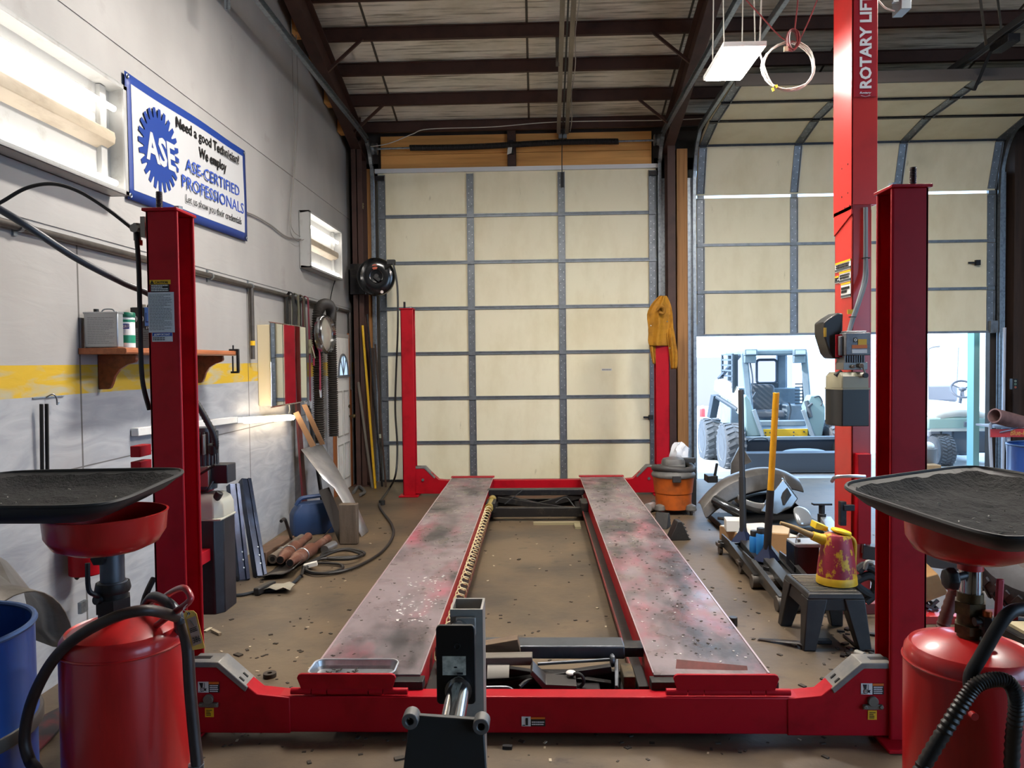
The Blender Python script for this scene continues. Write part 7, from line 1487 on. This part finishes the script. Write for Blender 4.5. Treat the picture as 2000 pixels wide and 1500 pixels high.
t = thing('golf_cart', 'white golf cart parked outside beyond the raised door', 'golf cart', (5.6, 12.6, 0))
GW = M('cart_white', '#dcdad3', .4); GG = M('cart_grey', '#7d828c', .5)
wheel(1838, 880, 11.85, .25, .24, t, tread=False)
b = MB(); c = Q(1838, 880, 11.85)
for i in range(30):
    a = 2*PI*i/30
    for s in (-1, 0, 1): b.bar(c+V((s*.07-.03, .252*math.cos(a), .252*math.sin(a))), c+V((s*.07+.03, .252*math.cos(a+.1*(1 if s else -1)), .252*math.sin(a+.1*(1 if s else -1)))), .022, .012, (0, math.cos(a), math.sin(a)))
b.build('tread', M('tyre_lug'), t)
wheel(1872, 888, 13.2, .24, .22, t, tread=False); wheel(1960, 878, 11.9, .25, .24, t, tread=False)
b = MB(); rows = []
for f, (yl, ztop) in enumerate(((11.75, 812), (11.8, 800), (12.0, 793), (12.4, 788), (12.8, 788))):
    z = Q(1860, ztop, 11.9).z; xl_, xr_ = Q(1808, 800, 11.9).x, Q(1930, 800, 11.9).x; rows.append([V((xl_+(xr_-xl_)*j/8, yl, z-.10*abs(j/4-1)**2.5)) for j in range(9)])
b.sheet(rows); b.prism([rows[0][0], rows[0][8], rows[0][8]+V((0, 0, -.12)), rows[0][0]+V((0, 0, -.12))], (0, .4, 0)); b.build('front_cowl', GW, t, solid=.02)
b = MB(); k0, k1 = Q(1808, 815, 11.8), Q(1930, 838, 11.8); b.box(k0.x, k1.x, 11.74, 12.0, k1.z, k0.z); b.build('bumper_panel', M('cart_teal', '#a9c4bd', .4), t, bevel=.03)
b = MB(); k = Q(1890, 830, 11.72); b.box(k.x-.05, k.x+.1, 11.72, 11.75, k.z-.03, k.z+.05); b.build('headlamp', GG, t, bevel=.01)
b = MB(); k0, k1 = Q(1860, 840, 12.0), Q(1930, 885, 12.0); b.box(k0.x, k1.x, 12.0, 13.6, k1.z, k0.z); b.box(Q(1815, 840, 12.3).x, k0.x, 12.3, 13.6, .35, .6); b.build('underbody', GG, t, bevel=.03)
b = MB(); k0, k1 = Q(1800, 750, 13.3), Q(1866, 785, 13.3); b.box(k0.x-.2, k1.x, 13.2, 13.32, k1.z, k0.z); b.build('seat_back', M('cart_seat', '#a9a4a8', .6), t, bevel=.05, seg=3)
b = MB(); b.box(k0.x-.2, k1.x, 12.8, 13.3, k1.z-.12, k1.z-.02); b.build('seat', GG, t, bevel=.03)
b = MB(); b.tube(crv([Q(1812, 822, 11.9), Q(1812, 760, 12.0), Q(1812, 690, 12.1), Q(1818, 679, 12.1), Q(1835, 676, 12.1)], 4), .018); b.cyl(Q(1868, 750, 13.3), Q(1871, 678, 13.3), .02); b.build('canopy_frame', M('cart_post', '#b9b4b8', .4), t)
c = Q(1880, 760, 12.5); ax = V((-.25, -.75, .6)); b = MB(); b.torus(c, ax, .165, .018, 32, 8); x_, y_ = b.frame(ax)
for a in (.5, 2.6, 4.7): b.bar(c, c+(x_*math.cos(a)+y_*math.sin(a))*.16, .03, .02)
b.ball(c, .06, (1, 1, .6)); b.cyl(c, c+V((.02, .15, -.35)), .025); b.build('steering_wheel', M('wheel_grey', '#565a66', .5), t)
c = Q(1808, 880, 11.5); t = thing('bucket_pail', 'dark pail standing in front of the golf cart', 'pail', (c.x, c.y, 0)); b = MB(); b.lathe([(.12, 0), (.15, .26), (.155, .28), (.14, .28)], (c.x, c.y, 0)); b.build('pail', M('pail_grey', '#6d6a6a', .5), t); b = MB(); b.ball((c.x+.02, c.y, .31), .1, (1, 1, .7)); b.build('contents', GW, t)
q = P(1822, 918, Z=.0); tag(MB().box(q.x-.12, q.x+.12, q.y, q.y+.2, 0, .07).build('flat_carton', CARD, bevel=.004), 'flattened brown carton on the ground by the pail', 'box')
x_ = P(1901, 760, Y=10.8).x; tag(MB().box(x_-.04, x_+.04, 10.72, 10.88, -.02, 2.4).build('bollard_post', M('teal_post', '#86b8bd', .5)), 'teal painted post just outside the raised door', 'post')
q = P(1372, 812, Y=22); t = thing('road_barrel', 'small red and white marker far outside beyond the loader', 'marker', (q.x, 22, -.02)); b = MB(); b.lathe([(.08, 0), (.08, .2), (.06, .24)], (q.x, 22, -.02)); b.build('red_body', M('marker_red', '#c43a3a', .5), t); b = MB(); b.lathe([(.05, .24), (.05, .3), (.02, .33)], (q.x, 22, -.02)); b.build('white_cap', WHITE, t)
o = MB().box(3.5, 9, 27, 27.3, -.02, 1.7).build('fence_boards', M('far_fence', '#9a8b8e', .8)); tag(o, 'far board fence outside behind the loader', 'fence')

# ------------------------------------------------------------------ grit on floor and runways
rnd = random.Random(77); b = MB()
for i in range(520):
    px, py = rnd.uniform(390, 1720), rnd.uniform(1000, 1490); q = P(px, py, Z=.0)
    if q.y < 2.2 or (q.x < -2.4): continue
    s = rnd.uniform(.004, .014)*(1 if rnd.random() < .9 else 1.8); b.box(q.x-s, q.x+s, q.y-s*.6, q.y+s*.6, 0, s*.35, rot=(0, 0, rnd.uniform(0, 3)))
tag(b.build('floor_grit', M('grit_dark', '#352e26', .8), smooth=False), 'dark grit and chips scattered over the concrete floor', 'grit', kind='stuff')
b = MB()
for i in range(120):
    q = P(rnd.uniform(420, 1720), rnd.uniform(1010, 1490), Z=.0)
    if q.x < -2.4: continue
    s = rnd.uniform(.004, .012); b.box(q.x-s, q.x+s, q.y-s*.5, q.y+s*.5, 0, s*.3, rot=(0, 0, rnd.uniform(0, 3)))
tag(b.build('floor_flakes', M('flake_pale', '#b3a78f', .8), smooth=False), 'pale flakes scattered over the concrete floor', 'grit', kind='stuff')
def deck_scatter(name, label, n, mat, xr, yr, smin, smax, seed):
    rnd = random.Random(seed); b = MB()
    for i in range(n):
        x, y = rnd.uniform(*xr), yr[0]+(yr[1]-yr[0])*rnd.random()**1.3; s = rnd.uniform(smin, smax); b.box(x-s, x+s, y-s*.7, y+s*.7, RT, RT+s*.35, rot=(0, 0, rnd.uniform(0, 3)))
    tag(b.build(name, mat, smooth=False), label, 'grit', kind='stuff')
deck_scatter('runway_grit', 'dark crumbs strewn along the runway with the pan', 130, M('grit_dark'), (-1.02, -.58), (3.6, 8.8), .002, .007, 1)
deck_scatter('runway_grit', 'dark crumbs strewn along the runway beside the floor jacks', 260, M('grit_dark'), (.55, 1.02), (3.6, 8.8), .002, .008, 2)
deck_scatter('paint_spatter', 'white paint flecks on the runway with the pan', 90, M('fleck_white', '#c9c4c0', .6), (-.86, -.60), (4.1, 5.0), .002, .009, 3)
deck_scatter('paint_spatter', 'white flecks on the runway beside the floor jacks', 70, M('fleck_white'), (.55, 1.0), (3.5, 6.5), .002, .006, 4)
for i, (x, y, w_, h_) in enumerate(((385, 1227, 1, 1),)):
    o = MB().bar(P(400, 1233, Z=.008), P(412, 1226, Z=.008), .02, .006); tag(o.build('wood_chip', M('flake_pale')), 'pale wood splinter on the floor by the numbered tag', 'chip')
    o = MB().bar(P(414, 1230, Z=.012), P(430, 1238, Z=.008), .02, .012); tag(o.build('wood_chip', M('chip_bark', '#8d7f68', .8)), 'curved bark chip on the floor next to the pale splinter', 'chip')
q = P(990, 1462, Z=0); tag(MB().box(q.x-.018, q.x+.022, q.y-.01, q.y+.01, 0, .014, rot=(0, 0, -.1)).build('rubber_scrap', RUBBER), 'small black scrap on the floor in front of the lift crossbeam', 'scrap')
